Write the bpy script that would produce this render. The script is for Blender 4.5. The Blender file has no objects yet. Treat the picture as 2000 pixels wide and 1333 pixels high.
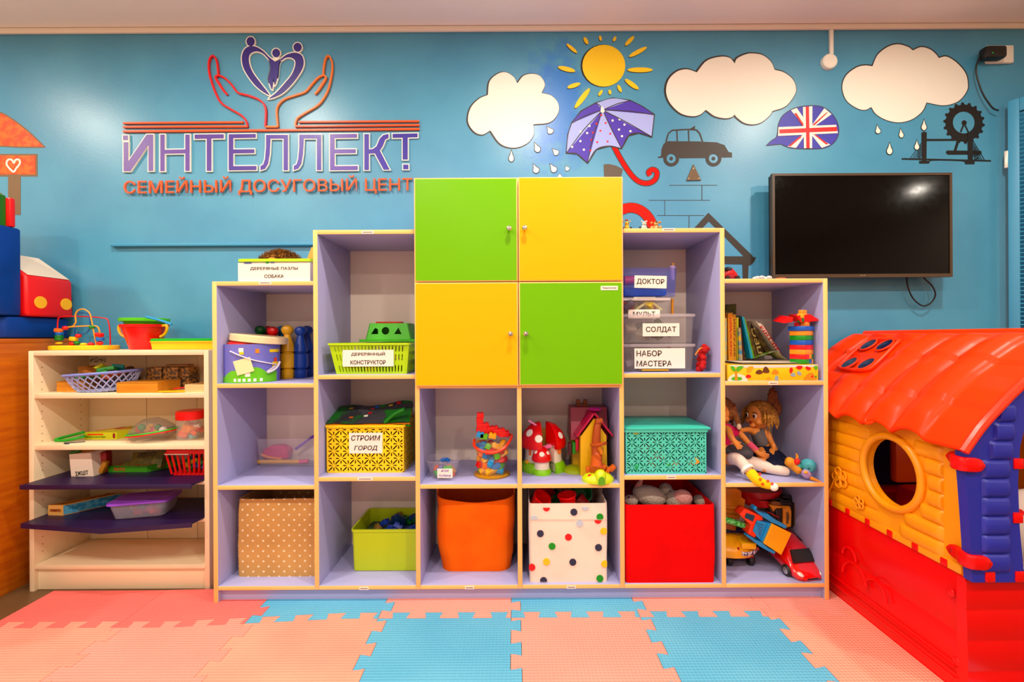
import bpy, bmesh, math, random
from math import pi, sin, cos, radians as R
from mathutils import Vector, Matrix, Euler, noise
from mathutils.geometry import tessellate_polygon
sc = bpy.context.scene
C = sc.collection
random.seed(7)
# ---------------------------------------------------------------- camera, world, lights, exposure
CX, CY, F, H, ROLL = 1005, 658, 900, 1.034, R(.3)      # principal point and focal length (pixels), eye height, roll
cam_d = bpy.data.cameras.new('camera'); cam = bpy.data.objects.new('camera', cam_d); C.objects.link(cam)
cam_d.sensor_width = 36; cam_d.lens = 36 * F / 2000; cam_d.clip_start = .02
cam_d.shift_x = -(CX - 1000) / 2000; cam_d.shift_y = (CY - 666.5) / 2000
cam.matrix_world = Matrix.Translation((0, 0, H)) @ Matrix.Rotation(R(90), 4, 'X') @ Matrix.Rotation(-ROLL, 4, 'Z')
sc.camera = cam
sc.view_settings.view_transform = 'Standard'; sc.view_settings.look = 'None'; sc.view_settings.gamma = 1
sc.view_settings.use_curve_mapping = False; sc.view_settings.exposure = 0.0
w = bpy.data.worlds.new('world'); sc.world = w; w.use_nodes = True
w.node_tree.nodes['Background'].inputs[0].default_value = (1, .93, .85, 1); w.node_tree.nodes['Background'].inputs[1].default_value = .25
CEIL = 2.515
def lamp(x, y, e, r=.045, col=(1, .9, .77)):
    d = bpy.data.lights.new('ceiling_spot', 'AREA'); d.shape = 'DISK'; d.size = r * 2; d.energy = e; d.color = col
    o = bpy.data.objects.new('ceiling_spot', d); o.location = (x, y, CEIL - .03); C.objects.link(o)
for x in (-2.8, -1.33, .1, 1.62): lamp(x, 1.27, 18)
for x in (-2.2, -.75, .75, 2.2): lamp(x, -.05, 23)
for x in (-2.2, -.3, 1.6): lamp(x, -1.7, 20)
lamp(4.05, -.41, 9)
# ---------------------------------------------------------------- materials
def lin(h):
    h = h.lstrip('#'); v = [int(h[i:i + 2], 16) / 255 for i in (0, 2, 4)]
    v = [c / 12.92 if c <= .04045 else ((c + .055) / 1.055) ** 2.4 for c in v]; y = .3 * v[0] + .59 * v[1] + .11 * v[2]
    return tuple(min(1, max(.001, y + (c - y) * 1.16)) for c in v) + (1,)
_mc = {}
def M(col, rough=.5, kind='', metal=0., a=1., spec=.5, col2=None, sc_=30., coat=0.):
    """procedural material: kind '' plain, 'fabric', 'wood', 'foam', 'blotch', 'fuzz', 'print'; a < 1 clear plastic"""
    key = (col, rough, kind, metal, a, spec, col2, sc_, coat)
    if key in _mc: return _mc[key]
    m = bpy.data.materials.new('mat_' + col.strip('#') + kind); m.use_nodes = True
    nt = m.node_tree; N = nt.nodes; L = nt.links; b = N['Principled BSDF']
    b.inputs['Base Color'].default_value = lin(col); b.inputs['Roughness'].default_value = rough
    b.inputs['Metallic'].default_value = metal; b.inputs['Specular IOR Level'].default_value = spec
    b.inputs['Coat Weight'].default_value = coat
    tc = N.new('ShaderNodeTexCoord')
    def bump(h, s, d=.01):
        bp = N.new('ShaderNodeBump'); bp.inputs['Strength'].default_value = s; bp.inputs['Distance'].default_value = d
        L.new(h, bp.inputs['Height']); L.new(bp.outputs[0], b.inputs['Normal'])
    def tex(t, s, **k):
        n = N.new('ShaderNodeTex' + t); n.inputs['Scale'].default_value = s
        for q, v in k.items(): n.inputs[q].default_value = v
        L.new(tc.outputs['Object'], n.inputs['Vector']); return n
    def ramp(f, c1, c2, p1=.4, p2=.6):
        r = N.new('ShaderNodeValToRGB'); r.color_ramp.elements[0].color = c1; r.color_ramp.elements[1].color = c2
        r.color_ramp.elements[0].position = p1; r.color_ramp.elements[1].position = p2
        L.new(f, r.inputs[0]); L.new(r.outputs[0], b.inputs['Base Color']); return r
    c1 = lin(col); c2 = lin(col2) if col2 else tuple(x * .86 for x in c1[:3]) + (1,)
    if kind == 'fabric':
        b.inputs['Specular IOR Level'].default_value = min(spec, .2)
        n = tex('Noise', 500.); bump(n.outputs[0], .25, .002); n2 = tex('Noise', 8.); ramp(n2.outputs[0], c2, c1, .2, .6)
    elif kind == 'wood':
        mp = N.new('ShaderNodeMapping'); mp.inputs['Scale'].default_value = (1.5, 1.5, 14); L.new(tc.outputs['Object'], mp.inputs[0])
        n = N.new('ShaderNodeTexNoise'); n.inputs['Scale'].default_value = 4; n.inputs['Detail'].default_value = 6
        L.new(mp.outputs[0], n.inputs['Vector']); ramp(n.outputs[0], c2, c1, .35, .65); bump(n.outputs[0], .05, .003)
    elif kind == 'foam':
        wv = tex('Wave', 26., Distortion=.3); wv.bands_direction = 'X'; w2 = tex('Wave', 26., Distortion=.3); w2.bands_direction = 'Y'
        mx = N.new('ShaderNodeMath'); mx.operation = 'ADD'; L.new(wv.outputs[1], mx.inputs[0]); L.new(w2.outputs[1], mx.inputs[1])
        bump(mx.outputs[0], .5, .003); n2 = tex('Noise', 2.5); ramp(n2.outputs[0], c2, c1, .25, .65)
    elif kind in ('blotch', 'print'):
        n = tex('Noise', sc_, Detail=2.) if kind == 'blotch' else tex('Voronoi', sc_)
        ramp(n.outputs[0], c2, c1, .42, .58)
    elif kind == 'fuzz':
        n = tex('Noise', sc_); bump(n.outputs[0], .8, .01); ramp(n.outputs[0], c2, c1, .35, .65)
    else:
        n = tex('Noise', 60.); n.inputs['Detail'].default_value = 1
        mr = N.new('ShaderNodeMapRange'); mr.inputs[3].default_value = max(.03, rough - .04); mr.inputs[4].default_value = min(1, rough + .04)
        L.new(n.outputs[0], mr.inputs[0]); L.new(mr.outputs[0], b.inputs['Roughness'])
    if a < 1:
        mix = N.new('ShaderNodeMixShader'); tr = N.new('ShaderNodeBsdfTransparent'); mix.inputs[0].default_value = a
        L.new(tr.outputs[0], mix.inputs[1]); L.new(b.outputs[0], mix.inputs[2])
        L.new(mix.outputs[0], N['Material Output'].inputs[0])
    _mc[key] = m; return m
# ---------------------------------------------------------------- geometry helpers
def P(px, py, Y):
    """world point seen at pixel (px, py) of the photograph, Y metres in front of the eye"""
    dx, dy = px - CX, CY - py
    return Vector(((dx * cos(ROLL) + dy * sin(ROLL)) * Y / F, Y, H + (-dx * sin(ROLL) + dy * cos(ROLL)) * Y / F))
def crs(pts, closed=False, n=5):
    """Catmull-Rom through the points"""
    pts = [Vector(p) for p in pts]; out = []; k = len(pts)
    for i in range(k if closed else k - 1):
        p1, p2 = pts[i], pts[(i + 1) % k]
        p0 = pts[i - 1] if (closed or i > 0) else p1 * 2 - p2
        p3 = pts[(i + 2) % k] if (closed or i + 2 < k) else p2 * 2 - p1
        for j in range(n):
            t = j / n
            out.append(.5 * ((2 * p1) + (p2 - p0) * t + (2 * p0 - 5 * p1 + 4 * p2 - p3) * t * t + (3 * p1 - p0 - 3 * p2 + p3) * t ** 3))
    if not closed: out.append(pts[-1])
    return out
def rot(x=0, y=0, z=0): return Euler((R(x), R(y), R(z))).to_matrix().to_4x4()
class G:
    """collects shapes into one bmesh; M is the transform applied to what is added, mi the material slot"""
    def __init__(s, mat=None): s.bm = bmesh.new(); s.M = mat or Matrix(); s.mi = 0
    def _add(s, verts, faces, T=None):
        T = s.M @ T if T is not None else s.M
        vs = [s.bm.verts.new(T @ Vector(v)) for v in verts]; out = []
        for f in faces:
            try: q = s.bm.faces.new([vs[i] for i in f]); q.material_index = s.mi; out.append(q)
            except ValueError: pass
        return vs, out
    def box(s, c, d, r=None, bev=0., taper=1., seg=2):
        x, y, z = d[0] / 2, d[1] / 2, d[2] / 2; t = taper
        v = [(-x, -y, -z), (x, -y, -z), (x, y, -z), (-x, y, -z), (-x * t, -y * t, z), (x * t, -y * t, z), (x * t, y * t, z), (-x * t, y * t, z)]
        f = [(3, 2, 1, 0), (4, 5, 6, 7), (0, 1, 5, 4), (1, 2, 6, 5), (2, 3, 7, 6), (3, 0, 4, 7)]
        T = Matrix.Translation(c) @ (r if r is not None else Matrix())
        vs, fs = s._add(v, f, T)
        if bev > 0:
            es = list({e for q in fs for e in q.edges})
            bmesh.ops.bevel(s.bm, geom=es, offset=min(bev, .49 * min(d)), segments=seg, affect='EDGES', profile=.5)
        return s
    def bx(s, x0, x1, y0, y1, z0, z1, bev=0.):
        return s.box(((x0 + x1) / 2, (y0 + y1) / 2, (z0 + z1) / 2), (abs(x1 - x0), abs(y1 - y0), abs(z1 - z0)), None, bev)
    def loft(s, rings, cap=True, closed=True, wrap=False):
        n = len(rings[0]); v = [p for r in rings for p in r]; f = []
        m = len(rings)
        for i in range(m if wrap else m - 1):
            for j in range(n if closed else n - 1):
                a, b = i * n + j, i * n + (j + 1) % n; c, d = ((i + 1) % m) * n + (j + 1) % n, ((i + 1) % m) * n + j
                f.append((a, b, c, d))
        if cap and closed and not wrap: f.append(tuple(range(n - 1, -1, -1))); f.append(tuple((m - 1) * n + j for j in range(n)))
        s._add(v, f); return s
    def lathe(s, prof, c=(0, 0, 0), seg=24, sx=1., sy=1., r=None, cap=True):
        T = Matrix.Translation(c) @ (r if r is not None else Matrix())
        return s.loft([[T @ Vector((q * sx * cos(2 * pi * j / seg), q * sy * sin(2 * pi * j / seg), z)) for j in range(seg)] for q, z in prof], cap)
    def ball(s, c, r, r_=None, seg=16, rings=10):
        if not hasattr(r, '__len__'): r = (r, r, r)
        T = Matrix.Translation(c) @ (r_ if r_ is not None else Matrix())
        v = [T @ Vector((0, 0, -r[2]))]; f = []
        for i in range(1, rings):
            a = -pi / 2 + pi * i / rings
            v += [T @ Vector((r[0] * cos(a) * cos(2 * pi * j / seg), r[1] * cos(a) * sin(2 * pi * j / seg), r[2] * sin(a))) for j in range(seg)]
        v.append(T @ Vector((0, 0, r[2])))
        for j in range(seg):
            f.append((0, 1 + (j + 1) % seg, 1 + j))
            for i in range(rings - 2): a = 1 + i * seg; f.append((a + j, a + (j + 1) % seg, a + seg + (j + 1) % seg, a + seg + j))
            a = 1 + (rings - 2) * seg; f.append((a + j, a + (j + 1) % seg, len(v) - 1))
        s._add(v, f); return s
    def tube(s, pts, r, seg=8, closed=False, sm=0, flat=1.):
        pts = [Vector(p) for p in pts]
        if sm: pts = crs(pts, closed, sm)
        n = len(pts); rs = r if hasattr(r, '__len__') else [r] * n
        if len(rs) != n: rs = [rs[0] + (rs[-1] - rs[0]) * i / (n - 1) for i in range(n)]
        rings = []; up = None
        for i, p in enumerate(pts):
            a, b = (pts[i - 1], pts[(i + 1) % n]) if closed else (pts[max(i - 1, 0)], pts[min(i + 1, n - 1)])
            t = (b - a).normalized() if (b - a).length > 1e-9 else Vector((0, 0, 1))
            if up is None: up = Vector((0, 0, 1)) if abs(t.z) < .9 else Vector((0, 1, 0))
            x = up.cross(t).normalized(); up = t.cross(x).normalized()
            rings.append([p + (x * cos(2 * pi * j / seg) + up * flat * sin(2 * pi * j / seg)) * rs[i] for j in range(seg)])
        return s.loft(rings, not closed, True, closed)
    def cyl(s, p0, p1, r0, r1=None, seg=20): return s.tube([p0, p1], [r0, r0 if r1 is None else r1], seg)
    def prism(s, pts, vec, holes=()):
        """polygon (3-D points, may be concave, with holes) pushed along vec"""
        loops = [[Vector(p) for p in l] for l in [pts, *holes]]; vec = Vector(vec)
        v = [p for l in loops for p in l]; n = len(v); tri = tessellate_polygon(loops)
        f = [tuple(t) for t in tri] + [tuple(i + n for i in reversed(t)) for t in tri]; o = 0
        for l in loops:
            k = len(l); f += [(o + j, o + (j + 1) % k, n + o + (j + 1) % k, n + o + j) for j in range(k)]; o += k
        vs, fs = s._add(v + [p + vec for p in v], f); bmesh.ops.recalc_face_normals(s.bm, faces=fs); return s
    def sheet(s, fn, nu, nv, cu=False):
        v = [fn(i / nu, j / nv) for i in range(nu + 1) for j in range(nv + 1)]
        s._add(v, [(i * (nv + 1) + j, (i + 1) * (nv + 1) + j, (i + 1) * (nv + 1) + j + 1, i * (nv + 1) + j + 1) for i in range(nu) for j in range(nv)]); return s
WM = {}
def obj(name, g, mats, par=None, wd=False, label=None, front=None, ang=38, kind=None, fix=True):
    """links a builder as ONE mesh object; wd = its points are world points; front = second material for faces turned to -Y"""
    bm = g.bm
    if wd and par is not None: bm.transform(WM[par.name].inverted())
    if fix: bmesh.ops.recalc_face_normals(bm, faces=bm.faces)
    me = bpy.data.meshes.new(name)
    mats = mats if isinstance(mats, (list, tuple)) else [mats]
    for m in mats: me.materials.append(m)
    if front:
        me.materials.append(front)
        for f in bm.faces:
            if f.normal.y < -.9: f.material_index = len(mats)
    bm.to_mesh(me); bm.free()
    me.polygons.foreach_set('use_smooth', [True] * len(me.polygons)); me.set_sharp_from_angle(angle=R(ang))
    o = bpy.data.objects.new(name, me); C.objects.link(o)
    if par is not None: o.parent = par; WM[o.name] = WM[par.name]
    else: WM[o.name] = Matrix()
    if label: o['label'] = label
    if kind: o['kind'] = kind
    return o
def thing(name, label, cat, loc=(0, 0, 0), rz=0, group=None):
    o = bpy.data.objects.new(name, None); C.objects.link(o); o.empty_display_size = .05
    o.location = loc; o.rotation_euler = (0, 0, R(rz)); o['label'] = label; o['category'] = cat
    if group: o['group'] = group
    WM[o.name] = Matrix.Translation(loc) @ Matrix.Rotation(R(rz), 4, 'Z'); return o
def solo(name, g, mats, label, cat, group=None, **k):
    """a thing that is one mesh; its origin goes to the middle of its foot"""
    vs = [v.co for v in g.bm.verts]
    lo = [min(v[i] for v in vs) for i in range(3)]; hi = [max(v[i] for v in vs) for i in range(3)]
    c = Vector(((lo[0] + hi[0]) / 2, (lo[1] + hi[1]) / 2, lo[2])); g.bm.transform(Matrix.Translation(-c))
    o = obj(name, g, mats, **k); o.location = c; WM[o.name] = Matrix.Translation(c)
    o['label'] = label; o['category'] = cat
    if group: o['group'] = group
    return o
def struct(name, g, mats, **k):
    o = obj(name, g, mats, **k); o['kind'] = 'structure'; return o
def dup(root, loc, rz=0, label=None):
    r = root.copy(); C.objects.link(r); r.location = loc; r.rotation_euler = (0, 0, R(rz)); WM[r.name] = Matrix.Translation(loc) @ Matrix.Rotation(R(rz), 4, 'Z')
    if label: r['label'] = label
    for ch in list(root.children):
        c = ch.copy(); C.objects.link(c); c.parent = r; WM[c.name] = WM[r.name]
        for q in list(ch.children): d = q.copy(); C.objects.link(d); d.parent = c
    return r
def recolor(root, frm, to):
    for o in [root, *root.children_recursive]:
        if o.type == 'MESH':
            if any(m == frm for m in o.data.materials):
                o.data = o.data.copy()
                for i, m in enumerate(o.data.materials):
                    if m == frm: o.data.materials[i] = to
TXT = []
def text(body, c, width, height, mat, par, M3=None, shear=0., bold=.016, ext=.0003, name='lettering', wd=True, align='CENTER'):
    """lettering fitted to width x height metres, centred at c, facing -Y unless M3 turns it"""
    cu = bpy.data.curves.new(name, 'FONT'); cu.body = body; cu.align_x = align; cu.align_y = 'CENTER'; cu.extrude = ext; cu.shear = shear
    cu.materials.append(mat); o = bpy.data.objects.new(name, cu); C.objects.link(o); o['bold'] = bold
    T = Matrix.Translation(c) @ (M3 if M3 is not None else Matrix()) @ rot(90)
    if par is not None:
        o.parent = par
        if wd: T = WM[par.name].inverted() @ T
    TXT.append((o, T, width, height)); return o
def glyph_mesh(o, dg):
    """lettering as clean prisms: the outlines of the font are triangulated here"""
    from mathutils.geometry import interpolate_bezier
    cu = o.to_curve(dg); loops = []
    for sp in cu.splines:
        b = sp.bezier_points; n = len(b); l = []
        for i in range(n):
            p, q = b[i], b[(i + 1) % n]; straight = (p.handle_right - p.co).cross(q.co - p.co).length < 1e-5 and (q.handle_left - q.co).cross(q.co - p.co).length < 1e-5
            l += [p.co.copy()] if straight else interpolate_bezier(p.co, p.handle_right, q.handle_left, q.co, 7)[:-1]
        if n == 19 and abs(b[0].co.x - b[-1].co.x) < 1e-4 and any(c in o.data.body for c in 'ЬЫ'):     # this glyph's outline runs back over its own stem: let it only touch the stem
            xs = [p.co.x for p in b if .002 < p.co.x - b[0].co.x < .05]
            if xs: l[0].x = l[-1].x = min(xs) + .003 + 2 * o.get('bold', 0.)
        l = [p for k, p in enumerate(l) if (p - l[k - 1]).length > 1e-5]
        if len(l) > 2: loops.append([Vector((p.x, p.y, 0)) for p in l])
    o.to_curve_clear()
    def inside(p, l):
        c = False
        for i in range(len(l)):
            a, b = l[i - 1], l[i]
            if (a.y > p.y) != (b.y > p.y) and p.x < (b.x - a.x) * (p.y - a.y) / (b.y - a.y) + a.x: c = not c
        return c
    area = lambda l: sum(l[i - 1].x * l[i].y - l[i].x * l[i - 1].y for i in range(len(l))) / 2
    A = [area(l) for l in loops]; sg = 1 if max(A, key=abs) > 0 else -1; g = G(); e = o.data.extrude; d = o.get('bold', 0.)
    outer = [k for k in range(len(loops)) if A[k] * sg > 0]; own = {k: [] for k in outer}
    for k in range(len(loops)):
        if A[k] * sg < 0:
            c = [q for q in outer if inside(loops[k][0], loops[q])]
            if c: own[min(c, key=lambda q: abs(A[q]))].append(loops[k])
    grow = lambda l, q: [Vector((x, y, 0)) for x, y in off([(p.x, p.y) for p in l], q)] if q else l
    for n, k in enumerate(outer):
        z = Vector((0, 0, e + (n % 3) * .00004)); g.prism([p + z for p in grow(loops[k], d)], (0, 0, -2 * e), [[p + z for p in grow(h, -d)] for h in own[k]])
    me = bpy.data.meshes.new(o.name); g.bm.to_mesh(me); g.bm.free(); me.materials.append(o.data.materials[0]); return me
def fit_texts():
    bpy.context.view_layer.update(); dg = bpy.context.evaluated_depsgraph_get()
    for o, T, wd, ht in TXT:
        me = glyph_mesh(o, dg); vs = [v.co for v in me.vertices]
        x0, x1, y0, y1 = min(v.x for v in vs), max(v.x for v in vs), min(v.y for v in vs), max(v.y for v in vs)
        sx = wd / (x1 - x0); sy = ht / (y1 - y0) if ht else sx
        me.transform(T @ Matrix.Diagonal((sx, sy, 1, 1)) @ Matrix.Translation((-(x0 + x1) / 2, -(y0 + y1) / 2, 0)))
        nm, par = o.name, o.parent; bpy.data.objects.remove(o); q = bpy.data.objects.new(nm, me); C.objects.link(q); q.parent = par
# ---------------------------------------------------------------- the room
WY = 2.2
def wall_mat():
    m = bpy.data.materials.new('blue_wall_paint'); m.use_nodes = True; nt = m.node_tree; N = nt.nodes; L = nt.links; b = N['Principled BSDF']
    b.inputs['Roughness'].default_value = .36; b.inputs['Specular IOR Level'].default_value = .68
    tc = N.new('ShaderNodeTexCoord'); n = N.new('ShaderNodeTexNoise'); n.inputs['Scale'].default_value = 3.5; n.inputs['Detail'].default_value = 5
    L.new(tc.outputs['Object'], n.inputs['Vector'])
    sx = N.new('ShaderNodeSeparateXYZ'); L.new(tc.outputs['Object'], sx.inputs[0])
    def math_(op, a, b_=None, c=None):
        q = N.new('ShaderNodeMath'); q.operation = op
        for i, v in enumerate((a, b_, c)):
            if v is None: continue
            if isinstance(v, (int, float)): q.inputs[i].default_value = v
            else: L.new(v, q.inputs[i])
        return q.outputs[0]
    # the patch of darker brushed paint between the rain cloud and the umbrella
    c = P(1085, 215, WY)
    dx = math_('DIVIDE', math_('SUBTRACT', sx.outputs[0], c.x), .14); dz = math_('DIVIDE', math_('SUBTRACT', sx.outputs[2], c.z), .27)
    d = math_('SQRT', math_('ADD', math_('MULTIPLY', dx, dx), math_('MULTIPLY', dz, dz)))
    n2 = N.new('ShaderNodeTexNoise'); n2.inputs['Scale'].default_value = 14; n2.inputs['Detail'].default_value = 6; L.new(tc.outputs['Object'], n2.inputs['Vector'])
    d = math_('ADD', d, math_('MULTIPLY', math_('SUBTRACT', n2.outputs[0], .5), 1.8))
    mr = N.new('ShaderNodeMapRange'); mr.inputs[1].default_value = .55; mr.inputs[2].default_value = 1.25; mr.inputs[3].default_value = .85; mr.inputs[4].default_value = 0
    L.new(d, mr.inputs[0])
    r = N.new('ShaderNodeValToRGB'); r.color_ramp.elements[0].color = lin('#4f8fb0'); r.color_ramp.elements[1].color = lin('#589ab8'); r.color_ramp.elements[0].position = .35; r.color_ramp.elements[1].position = .65
    L.new(n.outputs[0], r.inputs[0])
    mx = N.new('ShaderNodeMix'); mx.data_type = 'RGBA'; L.new(mr.outputs[0], mx.inputs[0]); L.new(r.outputs[0], mx.inputs[6]); mx.inputs[7].default_value = lin('#0c72c8')
    L.new(mx.outputs[2], b.inputs['Base Color'])
    n3 = N.new('ShaderNodeTexNoise'); n3.inputs['Scale'].default_value = 90; L.new(tc.outputs['Object'], n3.inputs['Vector'])
    bp = N.new('ShaderNodeBump'); bp.inputs['Strength'].default_value = .06; bp.inputs['Distance'].default_value = .004; L.new(n3.outputs[0], bp.inputs['Height']); L.new(bp.outputs[0], b.inputs['Normal'])
    return m
WALL = wall_mat(); BLUEWOOD = M('#4c94b8', .45)
XL, XR, YF = -3.4, 4.6, -3.0
struct('wall_back', G().bx(XL - .1, XR + .1, WY, WY + .1, -.012, CEIL), WALL)
struct('wall_right', G().bx(XR, XR + .1, YF, WY, -.012, CEIL), M('#ebe0d2', .6))
struct('wall_left', G().bx(XL - .1, XL, YF, WY, -.012, CEIL), M('#ebe0d2', .6))
struct('wall_front', G().bx(XL - .1, XR + .1, YF - .1, YF, -.012, CEIL), M('#ebe0d2', .6))
struct('ceiling', G().bx(XL - .1, XR + .1, YF - .1, WY + .1, CEIL, CEIL + .1), M('#fff6ec', .8))
struct('floor', G().bx(XL - .1, XR + .1, YF - .1, WY + .1, -.1, -.012), M('#6a5138', .4, 'wood'))
struct('trim_1', G().bx(XL, XR, WY - .014, WY, CEIL - .027, CEIL - .002, .004), M('#f3e6d6', .45))
a = P(222, 480, WY); struct('trim_2', G().bx(a.x, -.2, WY - .022, WY, a.z - .008, a.z + .006, .003), BLUEWOOD)
# floor mats: jigsaw foam tiles, top at z = 0
COLS = [-1.88, -1.42, -.965, -.49, 0, .475, .945, 1.43]; ROWS = [-.22, .26, .74, 1.22, 1.712, 2.17]; AM = .036; PER = 4
def edge(p, q, flat=False):
    """points from grid corner p to q (excluding q) with dovetail teeth"""
    p, q = Vector(p), Vector(q); d = q - p; horiz = abs(d.x) > abs(d.y); fw = (d.x if horiz else d.y) > 0
    a, b = (p, q) if fw else (q, p); d = b - a; nrm = Vector((0, 1)) if horiz else Vector((1, 0)); out = [a.copy()]
    if not flat:
        for k in range(PER):
            for t, l in ((.43, 0), (.41, .5), (.365, .92), (.385, 1), (.895, 1), (.915, .92), (.87, .5), (.85, 0)): out.append(a + d * ((k + t) / PER) + nrm * AM * l)
    out.append(b.copy())
    if not fw: out.reverse()
    return out[:-1]
def warp(v): return Vector((v.x - AM / 2, v.y - AM / 2 - .045 * min(1, max(0, (-.62 - v.x) / .6)), 0))
PK1, PK2, PK3, BLU = M('#f0a092', .75, 'foam'), M('#f3a892', .75, 'foam', col2='#ee9484'), M('#ee7a74', .75, 'foam'), M('#6cb2d0', .72, 'foam', col2='#5aa4c8')
tiles = {(0, 1): PK2, (1, 1): PK1, (2, 1): PK2, (3, 1): BLU, (4, 1): PK1, (5, 1): BLU, (6, 1): PK2,
         (0, 2): PK3, (1, 2): PK3, (2, 2): BLU, (3, 2): PK1, (4, 2): BLU, (5, 2): PK1, (6, 2): PK1,
         (0, 0): PK1, (1, 0): BLU, (2, 0): PK1, (3, 0): PK1, (4, 0): BLU, (5, 0): PK1, (6, 0): BLU}
ml = {(0, 1): 'pale pink foam tile at bottom left corner of the photo', (1, 1): 'pink foam tile in front of the white bookcase, second of the front row', (2, 1): 'peach pink foam tile left of the large front blue tile',
      (3, 1): 'large blue foam tile in front of the orange bin', (4, 1): 'pink foam tile between the two large front blue tiles', (5, 1): 'large blue foam tile in front of the red bin', (6, 1): 'pink foam tile alongside the red playhouse base',
      (0, 2): 'deep pink foam tile beside the wooden cabinet', (1, 2): 'deep pink foam tile along the foot of the white bookcase', (2, 2): 'strip of blue foam tile under the tan dotted bin column', (3, 2): 'strip of pink foam tile at cubby unit plinth, under the orange bin',
      (4, 2): 'strip of blue foam tile at cubby unit plinth, under the colourful dotted bin', (5, 2): 'strip of pink foam tile at cubby unit plinth, under the red bin', (6, 2): 'pink foam tile under the right end of the cubby unit',
      }
def cutto(l, y):
    l = [p for p in l if p.y <= y]; return l + [Vector((l[-1].x, y))]
for i in range(7):
    for j in (-1, -2): tiles[(i, j)] = BLU if (i * 3 + j) % 4 == 0 else PK1
for (i, j), m in tiles.items():
    x0, x1, y0, y1 = COLS[i], COLS[i + 1], ROWS[j + 2], ROWS[j + 3]
    if j == 2 and i < 2: y1 = 1.955
    l = edge((x0, y0), (x1, y0), j == -2) + (cutto(edge((x1, y0), (x1, 2.17)), y1) if (i, j) == (1, 2) else edge((x1, y0), (x1, y1), i == 6 or (j == 2 and i < 2))) + ([] if (i, j) == (1, 2) else edge((x1, y1), (x0, y1), j == 2)) + ([Vector((x0, y1))] if (i, j) == (1, 2) else []) + edge((x0, y1), (x0, y0), i == 0 or (j == 2 and i == 1))[(1 if (i, j) == (1, 2) else 0):]
    c = Vector(((x0 + x1) / 2, (y0 + y1) / 2))
    pts = [warp(c + (v - c) * .9965) for v in l]
    g = G().prism([p + Vector((0, 0, -.012)) for p in pts], (0, 0, .012))
    solo('foam_mat', g, m, ml.get((i, j), 'foam floor tile of the nearest row, below the photo edge'), 'floor mat', 'interlocking foam floor tiles')
# ---------------------------------------------------------------- painted wall
def cr(t, c): return (c[0] + t[0] / c[2], c[1] + t[1] / c[2])
K3, K4, K5, K6, K8, K0 = (0, 180, 2.6667), (200, 50, 3.0303), (890, 50, 3.1), (1440, 30, 3.5714), (1200, 390, 6.25), (0, 0, 1)
def arcs(*L_):
    out = []
    for a in L_: out += [tuple(p) for p in crs([Vector((*p, 0)) for p in a], False, 5)][:-1]
    return [(p[0], p[1]) for p in out]
def sm(l, n=4): return [(p.x, p.y) for p in crs([Vector((*p, 0)) for p in l], True, n)]
def ell(cx, cy, rx, ry=None, n=28, a=0):
    ry = ry or rx; a = R(a)
    return [(cx + rx * cos(t) * cos(a) - ry * sin(t) * sin(a), cy + rx * cos(t) * sin(a) + ry * sin(t) * cos(a)) for t in (2 * pi * k / n for k in range(n))]
def rect(x0, y0, x1, y1): return [(x0, y0), (x1, y0), (x1, y1), (x0, y1)]
def off(l, d):
    """grow a loop outwards by d"""
    l = [Vector(p) for p in l]; n = len(l); A = sum(l[i].x * l[(i + 1) % n].y - l[(i + 1) % n].x * l[i].y for i in range(n)); s = 1 if A > 0 else -1; out = []
    for i in range(n):
        a, b, c = l[i - 1], l[i], l[(i + 1) % n]
        d1 = (b - a).normalized() if (b - a).length > 1e-6 else Vector((0, 0)); d2 = (c - b).normalized() if (c - b).length > 1e-6 else d1
        n1, n2 = Vector((d1.y, -d1.x)) * s, Vector((d2.y, -d2.x)) * s; m = n1 + n2
        m = m.normalized() if m.length > 1e-6 else n1
        out.append(b + m * d / max(.5, m.dot(n1)))
    return [(p.x, p.y) for p in out]
def strip(pts, wd, n=0):
    pts = [Vector((*p, 0)) for p in pts]
    if n: pts = crs(pts, False, n)
    L_, R_ = [], []
    for i, p in enumerate(pts):
        t = (pts[min(i + 1, len(pts) - 1)] - pts[max(i - 1, 0)]).normalized(); q = Vector((-t.y, t.x, 0)); u = i / (len(pts) - 1)
        h = (wd(u) if callable(wd) else wd) / 2
        L_.append(p + q * h); R_.append(p - q * h)
    return [(p.x, p.y) for p in L_ + R_[::-1]]
AC = [0]
def art(g, loop, K, lay=1, holes=(), th=.0006, base=0.):
    AC[0] = (AC[0] + 1) % 8; y = WY - base - .0007 * lay - AC[0] * .00005
    f = lambda l: [P(*cr(p, K), y) for p in l]
    return g.prism(f(loop), (0, th, 0), [f(h) for h in holes])
def drop(x, y, h, wd, tilt=0):
    l = [(0, -h / 2), (wd * .22, -h * .12), (wd / 2, h * .2), (wd * .3, h * .44), (0, h / 2), (-wd * .3, h * .44), (-wd / 2, h * .2), (-wd * .22, -h * .12)]
    t = R(tilt); l = [(x + p * cos(t) - q * sin(t), y + p * sin(t) + q * cos(t)) for p, q in l]
    return [l[0]] + [(p.x, p.y) for p in crs([Vector((*p, 0)) for p in l[1:]], False, 3)]
BLK, INK, WHT = M('#17120e', .45), M('#30271f', .5), M('#f6f2e4', .5)
PAINT = 'wall painting'
def painting(name, label, px, py, group=None): return thing(name, label, PAINT, P(px, py, WY), 0, group)
def apart(name, par, mat, items, lay=1, K=K0, label=None):
    g = G()
    for it in items: art(g, it, K, lay)
    return obj(name, g, mat, par, True, label)
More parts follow.
